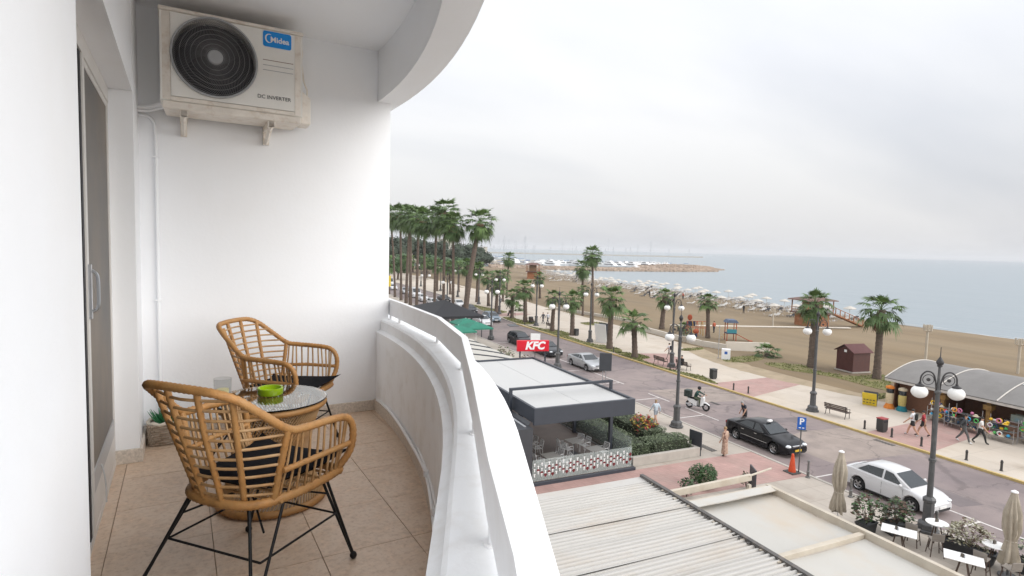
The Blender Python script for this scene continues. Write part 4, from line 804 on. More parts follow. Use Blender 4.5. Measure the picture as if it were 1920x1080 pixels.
def palm(x, y, h, R, tr, label, lean=(0, 0), z0=0.1, kind='s', skirt=0.0, group='palms along the seafront', i=0):
    rr = random.Random(int(x * 100 + y * 7)); hc = h - 0.62 * R
    t = thing('palm_tree', label, 'palm tree', (x, y, z0), rr.uniform(0, 6.28), group); t.rotation_euler = (0, 0, 0)
    n = max(10, int(hc / 0.22)); P = []; rs = []
    for k in range(n + 1):
        u = k / n; P.append((lean[0] * (u ** 1.5), lean[1] * (u ** 1.5), hc * u)); q = 1.25 - 0.25 * min(1, u * 6) - 0.22 * u
        if kind == 's': q += 0.35 * max(0, (u - 0.62) / 0.38)          # old leaf bases swell under the crown
        rs.append(tr * q * (1.06 if k % 2 else 0.95))
    b = MB(); b.tube(P, rs, 10); b.build('trunk', BARK, parent=t, smooth=30)
    c = link('crown', (CR_T if kind == 't' else CR_S)[i % 5], t, (lean[0], lean[1], hc), rr.uniform(0, 6.28)); s = R / 1.72; c.scale = (s, s, s * 1.02)
    if skirt: k_ = link('dead_leaves', SK[i % 2], t, (lean[0], lean[1], hc - 0.1), rr.uniform(0, 6.28)); k_.scale = (s * 0.95, s * 0.95, s * skirt * 1.5)
    return t
TP = [(28.1, 78.7, 17.0, 3.0, 0.42, (2.3, 0.5), 'tall leaning palm with the thickest trunk, rightmost of the tall row'), (27.4, 82.0, 16.6, 2.7, 0.24, (-0.2, 0), 'tall palm with orange dead leaf bases beside the thick leaning palm'), (27.3, 86.5, 18.8, 3.1, 0.25, (0, 0), 'tallest palm of the row, its crown rising above the others'), (27.2, 91.0, 17.8, 2.9, 0.24, (0.1, 0), 'tall palm left of the tallest one'), (27.2, 97.0, 17.8, 3.0, 0.26, (-0.3, 0), 'tall palm above the black canopy, fourth from the thick leaning one'), (27.4, 103.0, 18.6, 3.1, 0.27, (0.2, 0), 'tall palm in the middle of the dense row, thin trunk'), (27.5, 108.0, 19.0, 3.2, 0.30, (-0.2, 0), 'tall palm with brown hanging leaves in the dense row'), (27.8, 112.5, 19.4, 3.2, 0.30, (0.6, 0), 'tall palm close to the balcony wall, crown merged with its neighbours'), (28.2, 118.5, 19.8, 3.2, 0.27, (-0.4, 0), 'tall palm next to the leftmost one by the balcony wall'), (28.6, 126.0, 20.0, 3.2, 0.24, (-1.2, 0), 'leftmost tall palm, half hidden by the balcony wall')]
for i, (x, y, h, R, tr, ln_, lb) in enumerate(TP): palm(x, y, h, R, tr, lb, ln_, kind='t', skirt=0.45 if i in (1, 6, 7, 5) else 0.2, i=i, group='tall palms by the road')
SP = [(53.8, 34.8, 8.0, 2.35, 0.34, 's', 0.7, 'palm with hanging brown leaf bases beside the brown shed'), (52.5, 40.8, 7.9, 2.2, 0.36, 's', 0, 'palm with dark trunk in front of the lifeguard hut'), (37.6, 50.6, 5.2, 2.1, 0.32, 's', 0, 'low palm with pale grey trunk at the kerb, nearest of the seafront row'), (38.1, 56.2, 7.3, 2.2, 0.34, 's', 0.2, 'palm with brown trunk at the kerb behind the lowest one'), (55.5, 68.4, 6.1, 1.9, 0.36, 's', 0, 'palm on the sand left of the playground'), (56.1, 59.5, 6.1, 1.7, 0.28, 's', 0, 'palm with dark trunk standing in the playground'), (39.0, 66.4, 6.0, 1.9, 0.32, 's', 0, 'palm with bulging trunk top beside the standing couple'), (38.2, 70.6, 5.9, 1.9, 0.30, 's', 0, 'palm right of the walkers on the promenade'), (38.7, 80.4, 6.6, 2.1, 0.34, 's', 0, 'palm with a bin at its foot on the grass strip'), (38.6, 85.2, 4.9, 1.9, 0.30, 's', 0, 'short palm behind the bin on the grass strip'), (38.9, 92.7, 6.1, 2.0, 0.32, 's', 0, 'palm beyond the crossing near the blue car'), (48.3, 76.2, 12.1, 2.0, 0.20, 't', 0, 'tall thin palm alone on the promenade'), (61.0, 100.4, 9.3, 2.3, 0.26, 't', 0, 'slender palm left of the tall thin one on the beach'), (52.7, 119.6, 10.4, 2.0, 0.22, 't', 0, 'thin palm near the red lifeguard tower'), (60.6, 118.4, 6.2, 1.9, 0.28, 's', 0, 'palm on the sand below the red lifeguard tower'), (52.5, 86, 5.4, 1.4, 0.18, 's', 0, 'small dark palm on the inner edge of the promenade'), (41.0, 97.5, 7.4, 2.0, 0.28, 's', 0, 'palm where the road begins to bend'), (42.0, 104, 7.0, 2.2, 0.30, 's', 0, 'palm at the end of the bend strip'), (42.6, 112, 8.4, 2.3, 0.30, 's', 0, 'palm past the road bend, behind the thick leaning palm'), (43.4, 121, 9.0, 2.6, 0.3, 's', 0, 'broad palm past the bend right of the thick trunk'), (43.0, 131, 8.0, 2.3, 0.3, 's', 0, 'palm past the bend over the white van'), (42.8, 141, 8.2, 2.4, 0.3, 's', 0, 'palm far along the road left of the tall trunks'), (42.5, 152, 8.6, 2.4, 0.3, 's', 0, 'far roadside palm near the bus'), (42.0, 165, 8.6, 2.4, 0.3, 's', 0, 'farthest palm along the roadside'), (47.5, 138, 8.0, 2.2, 0.28, 's', 0, 'palm in the inner row beyond the bend'), (48.5, 112, 7.0, 2.0, 0.26, 's', 0, 'palm in the inner row left of the beach'), (29.0, 134, 9.0, 2.6, 0.3, 's', 0.4, 'palm beside the yellow sign by the balcony wall')]
for i, (x, y, h, R, tr, kd, sk_, lb) in enumerate(SP): palm(x, y, h, R, tr, lb, (0.32 * math.sin(i * 2.1), 0.2 * math.sin(i * 1.3)), kind=kd, skirt=sk_, i=i)
# stemless young palms on the sand
for (x, y, R, lb) in ((52.8, 46.7, 1.75, 'low bushy fan palm without a trunk on the sand'), (57.6, 66.0, 1.4, 'young yellowish fan palm right of the playground palm'), (44.5, 95, 1.3, 'low fan palm bush on the far promenade')):
    t = thing('fan_palm_bush', lb, 'palm', (x, y, 0.2)); c = link('fronds', CR_S[0], t, (0, 0, 0.35), x); s = R / 1.72; c.scale = (s, s, s); MB().lathe([(0.25, -0.1), (0.2, 0.4)], 8).build('stem', BARK, parent=t)
# leaf clouds for hedges and shrubs
def leaf_quads(b, pts, size, rnd, mi=lambda r: 0):
    for p in pts:
        a, c = rnd.uniform(0, 6.28), rnd.uniform(-0.9, 1.2); u = Vector((math.cos(a), math.sin(a), c * 0.6)).normalized(); v = u.cross(Vector((rnd.uniform(-1, 1), rnd.uniform(-1, 1), 1))).normalized(); s = size * rnd.uniform(0.6, 1.3)
        p = Vector(p); b.add([p - u * s, p + v * s * 0.55, p + u * s, p - v * s * 0.55], [(0, 1, 2, 3)], mi(rnd))
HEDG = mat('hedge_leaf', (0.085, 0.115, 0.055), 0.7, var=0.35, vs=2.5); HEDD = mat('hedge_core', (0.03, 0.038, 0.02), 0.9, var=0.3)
HEDL = mat('hedge_leaf_grey', (0.15, 0.18, 0.11), 0.75, var=0.3, vs=3)
def hedge(x0, x1, y0, y1, h, label, n, name='hedge', z0=0.3):
    t = thing(name, label, 'hedge', ((x0 + x1) / 2, (y0 + y1) / 2, z0)); r = random.Random(int(x0 * 31 + y0)); sx, sy = (x1 - x0) / 2, (y1 - y0) / 2
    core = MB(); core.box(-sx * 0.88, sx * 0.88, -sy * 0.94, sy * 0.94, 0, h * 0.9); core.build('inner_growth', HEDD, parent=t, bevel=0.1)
    pts = []
    for _ in range(n):
        f = r.random(); bulge = 1 + 0.10 * math.sin(r.uniform(0, 9))
        u, v = r.uniform(-1, 1), r.uniform(-1, 1); k = r.choice((0, 0, 0, 1, 2, 3, 4))
        p = (u * sx, v * sy, h) if k == 0 else ((sx, v * sy, (u + 1) / 2 * h) if k == 1 else ((-sx, v * sy, (u + 1) / 2 * h) if k == 2 else ((u * sx, sy, (v + 1) / 2 * h) if k == 3 else (u * sx, -sy, (v + 1) / 2 * h))))
        n_ = mnoise.noise(Vector(p) * 1.6 + Vector((x0, y0, 0))); q = 1 + 0.09 * n_ + r.uniform(-.05, .03); e_ = 1 - 0.10 * (abs(p[2] - h) < 0.02) * (abs(u) ** 6 + abs(v) ** 6)
        pts.append((p[0] * q, p[1] * (1 + (q - 1) * 0.3), p[2] * e_ * (1 + 0.06 * n_)))
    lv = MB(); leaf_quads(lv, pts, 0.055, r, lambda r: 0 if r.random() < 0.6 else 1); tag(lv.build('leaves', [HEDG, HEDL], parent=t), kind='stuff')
hedge(18.6, 19.8, 25.0, 34.5, 0.85, 'long clipped grey green hedge running beside the dining deck', 5200)
hedge(20.0, 22.7, 25.0, 26.2, 0.8, 'short clipped hedge block at the front of the deck planting', 2600)
hedge(20.6, 22.3, 26.6, 33.0, 0.95, 'clipped hedge on the street side of the deck planting', 4200)
pw = MB(); pw.box(18.4, 23.0, 24.55, 24.78, 0.1, 0.62); pw.box(22.8, 23.02, 24.79, 33.5, 0.1, 0.62)
tag(pw.build('planter_wall', KERB, bevel=0.02), 'low concrete planter wall in front of the hedges', 'wall')
so = MB(); so.box(18.45, 22.79, 24.79, 34.6, 0.1, 0.34); tag(so.build('planting_soil', mat('soil', (0.09, 0.07, 0.05), 0.95, var=0.3, vs=5)), kind='structure')
def shrub(x, y, z, R, h, n, mats, size, label, name='shrub', sel=None, stem=True, cat='shrub'):
    t = thing(name, label, cat, (x, y, z)); r = random.Random(int(x * 53 + y * 11)); pts = []
    for _ in range(n):
        a, b_ = r.uniform(0, 6.28), math.acos(r.uniform(-0.75, 1)); q = r.uniform(0.55, 1.0) ** 0.5 * (1 + 0.22 * math.sin(3 * a + x) + r.uniform(-.1, .1)); pts.append((R * q * math.sin(b_) * math.cos(a), R * q * math.sin(b_) * math.sin(a), h * 0.52 + h * 0.5 * q * math.cos(b_)))
    lv = MB(); leaf_quads(lv, pts, size, r, sel or (lambda r: r.randrange(len(mats)))); tag(lv.build('leaves', mats, parent=t), kind='stuff')
    if stem:
        s_ = MB()
        for k in range(6): a = k * 1.05; s_.tube([(0, 0, 0), (R * 0.3 * math.cos(a), R * 0.3 * math.sin(a), h * 0.45), (R * 0.7 * math.cos(a), R * 0.7 * math.sin(a), h * 0.8)], [0.025, 0.015, 0.005], 4)
        s_.build('stems', BARK, parent=t)
    return t
LRED = mat('croton_red', (0.30, 0.035, 0.03), 0.5, var=0.3); LYEL = mat('croton_yellow', (0.36, 0.24, 0.03), 0.5, var=0.3); LGRN = mat('shrub_green', (0.055, 0.11, 0.035), 0.5, var=0.35, vs=4); LDRK = mat('shrub_dark', (0.035, 0.04, 0.02), 0.5, var=0.3, vs=5); LOLV = mat('shrub_olive', (0.16, 0.15, 0.075), 0.6, var=0.3, vs=5); LPAL = mat('variegated_leaf', (0.42, 0.40, 0.30), 0.6, var=0.15); LBRN = mat('bronze_leaf', (0.10, 0.055, 0.035), 0.5, var=0.35, vs=5)
shrub(21.3, 27.6, 0.6, 0.75, 1.15, 900, [LGRN, LRED, LYEL], 0.10, 'red and yellow leaved shrub standing out of the hedge')
shrub(19.6, 31.6, 0.6, 0.65, 1.1, 600, [LGRN, LRED], 0.10, 'red leaved shrub behind the pergola post')
shrub(20.2, 21.2, 0.1, 0.62, 1.05, 2600, [LGRN], 0.055, 'round clipped green bush by the pink crossing', 'clipped_bush')
shrub(18.6, 20.6, 0.1, 0.35, 0.9, 180, [LDRK, LGRN], 0.09, 'dark leafy plant left of the round bush', 'leafy_plant')
shrub(22.0, 20.2, 0.1, 0.38, 0.8, 140, [LDRK, LOLV, LBRN], 0.08, 'spindly plant right of the round bush', 'leafy_plant')
tr_ = MB(); tr_.box(17.6, 23.4, 19.7, 21.9, 0.1, 0.32); 
PLANT = mat('planter_dark', (0.028, 0.029, 0.032), 0.6, var=0.15)
def planter(x, y, sx, sy, h, rz, label):
    t = thing('planter_box', label, 'planter', (x, y, 0.1), rz, 'dark planters outside the cafe')
    b = MB(); b.loft([[(s * sx * k, q * sy * k, z) for s, q in ((-.5, -.5), (.5, -.5), (.5, .5), (-.5, .5))] for k, z in ((0.84, 0), (0.97, h * 0.85), (1.05, h * 0.86), (1.05, h), (0.93, h), (0.90, h * 0.8))]); b.build('tub', PLANT, parent=t)
planter(23.35, 15.1, 0.8, 0.5, 0.45, 0.1, 'dark planter half hidden by the cream beam, beside the left closed parasol')
planter(24.45, 14.55, 0.95, 0.6, 0.5, R_(-18), 'dark square tub left of the big lamp post')
planter(25.15, 12.25, 1.75, 0.5, 0.5, R_(-78), 'long dark planter between the two white round tables')
planter(26.0, 10.55, 1.2, 0.5, 0.5, R_(-78), 'dark planter in the bottom right corner of the picture')
shrub(23.35, 15.1, 0.45, 0.62, 1.25, 480, [LDRK, LBRN, LGRN], 0.085, 'bronze leaved shrub in the planter beside the left parasol')
shrub(24.45, 14.55, 0.5, 0.52, 1.05, 480, [LDRK, LGRN, LBRN], 0.09, 'bushy dark shrub in the square tub by the lamp')
shrub(25.15, 12.25, 0.5, 0.72, 1.0, 900, [LPAL, LOLV, LPAL, LBRN], 0.06, 'pale variegated shrub in the long planter')
shrub(26.0, 10.55, 0.5, 0.6, 1.0, 420, [LPAL, LGRN, LDRK], 0.065, 'variegated shrub in the bottom right corner planter')
shrub(20.6, 47.0, 0.1, 0.9, 2.6, 500, [LOLV, LBRN, LGRN], 0.12, 'tall thin shrub between the red sign and the green parasols'); shrub(21.6, 44.6, 0.1, 0.6, 2.2, 260, [LOLV, LBRN], 0.11, 'brownish slender shrub left of the red sign')
# ================================================================== street furniture
LAMPG = mat('lamp_grey_paint', (0.075, 0.076, 0.078), 0.5, var=0.15, vs=3, dirt=(0.14, 0.13, 0.12), ds=4, da=0.5); LAMPB = mat('lamp_black_iron', (0.028, 0.026, 0.027), 0.5, var=0.15); GLOBE = mat('opal_globe', (0.78, 0.775, 0.75), 0.25, var=0.02)
def lamp_proto():
    t = thing('street_lamp', 'proto', 'street lamp', (0, 0, 0), 0, 'ornate double lamps along the seafront road')
    MB().lathe([(0.46, 0), (0.46, 0.10), (0.38, 0.12), (0.36, 0.34), (0.30, 0.40), (0.22, 0.46), (0.205, 1.25), (0.25, 1.30), (0.25, 1.40), (0.15, 1.50)], 8).build('plinth', LAMPG, parent=t, normals=True)
    MB().lathe([(0.115, 1.48), (0.105, 3.0), (0.14, 3.02), (0.14, 3.12), (0.10, 3.14), (0.085, 5.9), (0.12, 5.93), (0.12, 6.0), (0.06, 6.05), (0.045, 7.0)], 12).build('pole', LAMPG, parent=t, smooth=35)
    MB().lathe([(0.045, 7.0), (0.10, 7.04), (0.09, 7.1), (0.13, 7.16), (0.14, 7.24), (0.06, 7.38), (0.02, 7.45), (0.012, 7.85)], 10).build('finial', LAMPB, parent=t, smooth=40)
    for s in (-1, 1):
        a = MB(); a.tube(catmull([(s * 0.05, 0, 5.75), (s * 0.10, 0, 6.35), (s * 0.22, 0, 6.72), (s * 0.46, 0, 6.80), (s * 0.64, 0, 6.62), (s * 0.68, 0, 6.34)], 6), 0.032, 7); arm = a.build('arm', LAMPB, parent=t, smooth=50)
        q = MB(); q.tube([(s * 0.38 + 0.21 * math.cos(w), 0, 6.46 + 0.21 * math.sin(w)) for w in [2 * math.pi * k / 20 for k in range(20)]], 0.016, 5, closed=True); q.build('scroll', LAMPB, parent=arm, smooth=60)
        q = MB(); q.lathe([(0.001, -0.03), (0.075, -0.02), (0.075, 0.02), (0.001, 0.03)], 8); q.xf(Matrix.Translation((s * 0.38, 0, 6.46)) @ Matrix.Rotation(R_(90), 4, 'X')); q.build('rosette', LAMPB, parent=arm)
        MB().lathe([(0.05, 6.34), (0.06, 6.28), (0.16, 6.22), (0.17, 6.17)], 12, (s * 0.68, 0, 0)).build('globe_cap', LAMPB, parent=t, smooth=40)
        MB().ell((s * 0.68, 0, 5.93), (0.31, 0.31, 0.265), 20, 12).build('globe', GLOBE, parent=t, smooth=60)
        MB().tube([(s * 0.05, 0.06, 3.1), (s * 0.11, 0.06, 5.9)], 0.014, 4).build('cable', LAMPB, parent=t)
    return t
lp = lamp_proto(); first = True
for x, y, rz, lb in ((25.95, 14.2, -36, 'big double globe lamp post in front of the white car'), (25.4, 29.4, -30, 'double globe lamp post on the near pavement beside the scooter'), (27.0, 48.6, -20, 'lamp post on the near pavement between the red sign and the silver car'), (27.3, 66.5, -20, 'lamp post near the black hatchback with its boot open'), (37.75, 29.0, -32, 'double globe lamp post on the promenade kerb by the bench and brown shed'), (38.2, 45.3, -30, 'lamp post behind the man sitting on a bench'), (38.4, 61.0, -28, 'lamp post beside the white promenade board'), (38.5, 76.2, -20, 'lamp post by the walking pair on the promenade'), (38.8, 91.0, -20, 'lamp post beyond the palm with the bin'), (41.5, 108.0, -20, 'lamp post at the road bend'), (27.2, 84.3, -20, 'lamp post between the trunks of the tall palms'), (42.5, 124.0, -20, 'lamp post past the bend'), (44.0, 142.0, -10, 'far lamp post near the bus'), (29.3, 104, -10, 'lamp post on the near side beyond the black canopy'), (43.2, 158, 0, 'farthest lamp post on the road')):
    if first: lp.location = (x, y, 0.1); lp.rotation_euler = (0, 0, R_(rz)); lp['label'] = lb; first = False
    else: copy_tree(lp, (x, y, 0.1), R_(rz), lb)
# benches
WOOD = mat('dark_bench_wood', (0.065, 0.04, 0.028), 0.7, var=0.3, vs=6)
def bench_proto():
    t = thing('park_bench', 'proto', 'bench', (0, 0, 0), 0, 'wooden benches on the promenade')
    for k in range(4): MB().box(-0.85, 0.85, -0.22 + k * 0.115, -0.22 + k * 0.115 + 0.09, 0.43, 0.465).build('seat_slat', WOOD, parent=t)
    for k in range(3): z = 0.56 + k * 0.115; MB().box(-0.85, 0.85, 0.25 + k * 0.02, 0.28 + k * 0.02, z, z + 0.085).build('back_slat', WOOD, parent=t)
    for s in (-1, 1):
        x = s * 0.72; q = MB(); q.tube(catmull([(x, -0.24, 0), (x, -0.20, 0.25), (x, -0.22, 0.42)], 3), 0.024, 5); q.tube(catmull([(x, 0.34, 0), (x, 0.24, 0.3), (x, 0.26, 0.5), (x, 0.33, 0.90)], 3), 0.024, 5); q.tube([(x, -0.22, 0.41), (x, 0.26, 0.41)], 0.02, 5); q.tube(catmull([(x, -0.22, 0.42), (x, -0.25, 0.62), (x, -0.15, 0.66), (x, 0.29, 0.66)], 3), 0.02, 5)
        q.build('iron_end', LAMPB, parent=t, smooth=50)
    return t
bp_ = bench_proto()
BEN = [(38.3, 27.4, 95, 'empty bench by the far kerb between lamp and bollards'), (37.9, 46.6, 90, 'empty bench left of the lamp behind the seated man'), (38.6, 44.0, 90, 'bench with a person in black sitting on it'), (40.2, 60.6, 90, 'bench left of the white promenade board'), (39.0, 72.6, 90, 'bench by the palm right of the walkers'), (39.0, 78.4, 90, 'bench beside the palm with the bin'), (40.0, 88.2, 90, 'bench with a dark figure far along the promenade'), (41.2, 101.5, 80, 'farthest bench near the road bend')]
for i, (x, y, a, lb) in enumerate(BEN):
    if i == 0: bp_.location = (x, y, 0.1); bp_.rotation_euler = (0, 0, R_(a)); bp_['label'] = lb
    else: copy_tree(bp_, (x, y, 0.1), R_(a), lb)
# bins
BIN = mat('bin_dark_green', (0.035, 0.037, 0.036), 0.5, var=0.1); BRED = mat('bin_red_lid', (0.30, 0.03, 0.03), 0.5)
for i, (x, y, lb, red) in enumerate(((37.85, 23.9, 'dark litter bin with a red bag edge between the bollards', 1), (38.4, 39.8, 'black litter bin at the end of the grass strip', 0), (39.3, 79.6, 'black litter bin at the foot of a palm', 0), (39.4, 66.0, 'black litter bin beside the bulging palm trunk', 0))):
    t = thing('litter_bin', lb, 'bin', (x, y, 0.1)); MB().box(-0.27, 0.27, -0.24, 0.24, 0.10, 0.86).build('body', BIN, parent=t, bevel=0.05); MB().box(-0.29, 0.29, -0.26, 0.26, 0.862, 0.93).build('lid', BRED if red else BIN, parent=t, bevel=0.03)
    MB().box(-0.2, 0.2, -0.2, 0.2, 0, 0.10).build('foot', IRON, parent=t); MB().box(-0.17, 0.17, -0.262, -0.244, 0.68, 0.80).build('slot', DARK, parent=t)
# bollards
BOL = mat('bollard_dark', (0.045, 0.042, 0.04), 0.55, var=0.15); bt = None
blm = MB().lathe([(0.085, 0), (0.085, 0.04), (0.06, 0.06), (0.06, 0.44), (0.072, 0.45), (0.072, 0.50), (0.06, 0.51), (0.06, 0.56), (0.03, 0.60), (0.001, 0.61)], 12).mesh('bollard', BOL, 40)
for x, y, lb in ((36.95, 35.9, 'dark bollard at the far pink crossing, left one of the pair'), (37.25, 34.6, 'dark bollard at the far pink crossing, right one of the pair'), (37.3, 24.7, 'dark bollard left of the red lidded bin'), (37.3, 22.9, 'dark bollard right of the red lidded bin'), (37.3, 21.1, 'dark bollard behind the big lamp post'), (37.3, 18.65, 'dark bollard right of the big lamp post'), (37.3, 16.95, 'dark bollard nearest the right edge of the picture'), (37.1, 53.9, 'dark bollard in front of the lowest palm'), (37.1, 44.2, 'dark bollard in front of the seated person'), (37.1, 77.2, 'dark bollard at the gap in the far grass strip')):
    tag(link('bollard', blm, None, (x, y, 0.1)), lb, 'bollard', 'bollards along the far kerb')
# parking sign, traffic cone and near bollards
SBLU = mat('sign_blue', (0.01, 0.10, 0.42), 0.4, var=0.03); ORNG = mat('cone_orange', (0.60, 0.075, 0.02), 0.55, var=0.12, vs=3)
ps = thing('parking_sign', 'blue parking sign with a white P on a grey post by the taxi', 'sign', (26.25, 20.75, 0.1), R_(-40))
MB().tube([(0, 0, 0), (0, 0, 3.0)], 0.032, 8).build('post', LAMPG, parent=ps, smooth=50); MB().box(-0.21, 0.21, -0.045, -0.033, 2.36, 3.02).build('plate', SBLU, parent=ps)
text('letter', 'P', 0.46, WHITE, Matrix.Translation((0, -0.0465, 2.78)) @ UP, ps, bold=0.012); MB().box(-0.13, -0.03, -0.0475, -0.046, 2.43, 2.48).build('symbol', WHITE, parent=ps); MB().box(0.03, 0.13, -0.0475, -0.046, 2.43, 2.48).build('symbol', WHITE, parent=ps)
cn = thing('traffic_cone', 'orange traffic cone on a dark base beside the parking sign post', 'cone', (26.0, 20.95, 0.1)); MB().box(-0.32, 0.32, -0.32, 0.32, 0, 0.06).build('base', IRON, parent=cn, bevel=0.02); MB().lathe([(0.19, 0.061), (0.06, 1.0), (0.03, 1.02)], 16).build('cone', ORNG, parent=cn, smooth=40)
POSTM = mat('near_post_grey', (0.16, 0.155, 0.15), 0.6, var=0.15)
npm = MB().lathe([(0.12, 0), (0.12, 0.04), (0.07, 0.06), (0.07, 0.30), (0.09, 0.33), (0.05, 0.36), (0.05, 0.80), (0.07, 0.83), (0.06, 0.90), (0.01, 0.93)], 12).mesh('pavement_post', POSTM, 40)
for x, y, lb in ((26.2, 20.15, 'grey pavement post right of the parking sign'), (26.05, 17.7, 'grey pavement post beside the rear wheel of the white car'), (26.2, 14.0, 'grey pavement post touching the big lamp post, right side')): tag(link('pavement_post', npm, None, (x, y, 0.1)), lb, 'post', 'posts on the near kerb')
for x, y, a, lb, sc_ in ((23.0, 24.95, 10, 'black freestanding sign board at the end of the planter wall', 1.0), (21.7, 19.6, -30, 'black slanted board behind the cream beams', 0.9)):
    t = thing('menu_board', lb, 'sign', (x, y, 0.1), R_(a)); MB().box(-0.03, 0.03, -0.42, 0.42, 0.35, 1.35).build('panel', DGREY, parent=t); 
    for s in (-1, 1): MB().box(-0.025, 0.025, s * 0.36 - 0.025, s * 0.36 + 0.025, 0, 0.35).build('leg', DGREY, parent=t)
# closed parasols of the cafe
CANV = mat('taupe_canvas', (0.36, 0.315, 0.25), 0.85, var=0.12, vs=3, bump=0.2, bs=60, dirt=(0.25, 0.21, 0.17), ds=4, da=0.4)
def parasol(x, y, H_, label):
    t = thing('closed_parasol', label, 'parasol', (x, y, 0.1), x, 'closed parasols at the cafe'); MB().tube([(0, 0, 0), (0, 0, H_)], 0.028, 8).build('pole', WHITE, parent=t, smooth=50)
    MB().lathe([(0.30, 0), (0.30, 0.07), (0.05, 0.09), (0.04, 0.3)], 12).build('foot', LAMPG, parent=t)
    n = 40; rings = []
    for k in range(30):
        u = k / 29; z = lerp(0.55, H_ - 0.05, u); base = interp([(0, 0.27), (0.12, 0.25), (0.30, 0.17), (0.34, 0.165), (0.45, 0.24), (0.7, 0.24), (0.93, 0.12), (1, 0.09)], u)
        fold = interp([(0, 0.32), (0.3, 0.16), (0.5, 0.26), (0.85, 0.15), (1, 0.03)], u)
        rings.append([(base * (1 + fold * math.sin(8 * a + 2.2 * math.sin(3 * u + a))) * math.cos(a), base * (1 + fold * math.sin(8 * a + 2.2 * math.sin(3 * u + a))) * math.sin(a), z + (0.10 * math.sin(4 * a + x) if k == 0 else 0)) for a in [2 * math.pi * i / n for i in range(n)]])
    b = MB(); b.loft(rings); b.build('folded_canopy', CANV, parent=t, smooth=50); MB().lathe([(0.11, H_ - 0.04), (0.11, H_), (0.02, H_ + 0.05)], 12).build('cap', WHITE, parent=t)
    q = MB(); q.tube([(0.172 * math.cos(a), 0.172 * math.sin(a), 0.55 + 0.32 * (H_ - 0.6)) for a in [2 * math.pi * k / 20 for k in range(20)]], 0.014, 5, closed=True); q.build('strap', CREAM, parent=t)
parasol(23.0, 16.15, 3.15, 'closed taupe parasol left of the white car'); parasol(25.0, 10.9, 3.2, 'closed taupe parasol at the right edge by the white tables')
# cafe tables and bar chairs
TWH = mat('white_laminate', (0.78, 0.775, 0.76), 0.4, var=0.03); SEATG = mat('taupe_seat', (0.22, 0.195, 0.17), 0.7, var=0.1); BOTT = mat('condiment', (0.10, 0.08, 0.06), 0.4)
def cafe_table(x, y, kind, h, label, rz=0, s=0.78):
    t = thing('cafe_table', label, 'table', (x, y, 0.1), rz, 'white tables outside the cafe')
    if kind == 'r': MB().lathe([(0.001, h - 0.03), (s / 2, h - 0.03), (s / 2, h), (0.001, h)], 32).build('table_top', TWH, parent=t, smooth=30)
    else: MB().box(-s / 2 * 1.5, s / 2 * 1.5, -s / 2, s / 2, h - 0.03, h).build('table_top', TWH, parent=t, bevel=0.01)
    for k in range(4 if kind == 'q' else 3): a = k * math.pi * 2 / (4 if kind == 'q' else 3) + 0.7; MB().tube([(0.10 * math.cos(a), 0.10 * math.sin(a), h - 0.03), (0.30 * math.cos(a), 0.30 * math.sin(a), 0)], 0.022, 6).build('leg', WOOD, parent=t)
def napkin(x, y, z, lb):
    t = thing('napkin_holder', lb, 'holder', (x, y, z), x); MB().box(-0.06, 0.06, -0.035, 0.035, 0, 0.012).build('base', BOTT, parent=t)
    for s in (-1, 1): MB().box(-0.05, 0.05, s * 0.02 - 0.006, s * 0.02 + 0.006, 0.012, 0.12).build('plate', BOTT, parent=t)
    MB().lathe([(0.022, 0.0), (0.022, 0.09), (0.014, 0.11), (0.014, 0.13)], 10, (0.085, 0, 0)).build('shaker', GREY, parent=t)
cafe_table(24.85, 13.25, 'r', 1.0, 'white round high table at the foot of the big lamp'); cafe_table(25.0, 11.35, 'r', 1.0, 'white round high table beside the right closed parasol')
cafe_table(23.2, 13.7, 'q', 0.76, 'white rectangular table left of the round one, partly behind the cream beam', R_(-60)); cafe_table(23.35, 11.5, 'q', 0.76, 'white rectangular table at the bottom edge near the right parasol', R_(-60))
napkin(24.9, 13.3, 1.101, 'dark napkin holder on the round table by the lamp'); napkin(25.05, 11.4, 1.101, 'dark napkin holder on the round table by the right parasol'); napkin(23.2, 13.8, 0.861, 'dark napkin holder on the left rectangular table'); napkin(23.35, 11.55, 0.861, 'dark napkin holder on the bottom rectangular table')
def stool_proto():
    t = thing('bar_chair', 'proto', 'chair', (0, 0, 0), 0, 'taupe chairs outside the cafe'); MB().box(-0.21, 0.21, -0.2, 0.21, 0.62, 0.67).build('seat', SEATG, parent=t, bevel=0.02)
    MB().cbox((0, -0.215, 0.82), (0.42, 0.03, 0.28), rx=R_(8)).build('backrest', SEATG, parent=t, bevel=0.02)
    for sx in (-1, 1):
        for sy in (-1, 1): MB().tube([(sx * 0.16, sy * 0.15, 0.62), (sx * 0.23, sy * 0.22, 0)], 0.018, 6).build('leg', WOOD, parent=t)
        MB().tube([(sx * 0.205, -0.2, 0.24), (sx * 0.205, 0.2, 0.24)], 0.012, 5).build('foot_rail', WOOD, parent=t)
    return t
sp_ = stool_proto()
for i, (x, y, a, lb) in enumerate(((24.1, 12.85, -40, 'taupe bar chair in front of the round table by the lamp'), (24.1, 13.7, -75, 'taupe bar chair between the rectangular table and the big lamp'), (25.5, 12.95, 100, 'taupe bar chair behind the round table by the lamp'), (24.2, 11.35, -80, 'taupe bar chair left of the right round table'), (24.4, 10.55, -20, 'taupe bar chair at the bottom edge below the right parasol'))):
    if i == 0: sp_.location = (x, y, 0.1); sp_.rotation_euler = (0, 0, R_(a)); sp_['label'] = lb
    else: copy_tree(sp_, (x, y, 0.1), R_(a), lb)
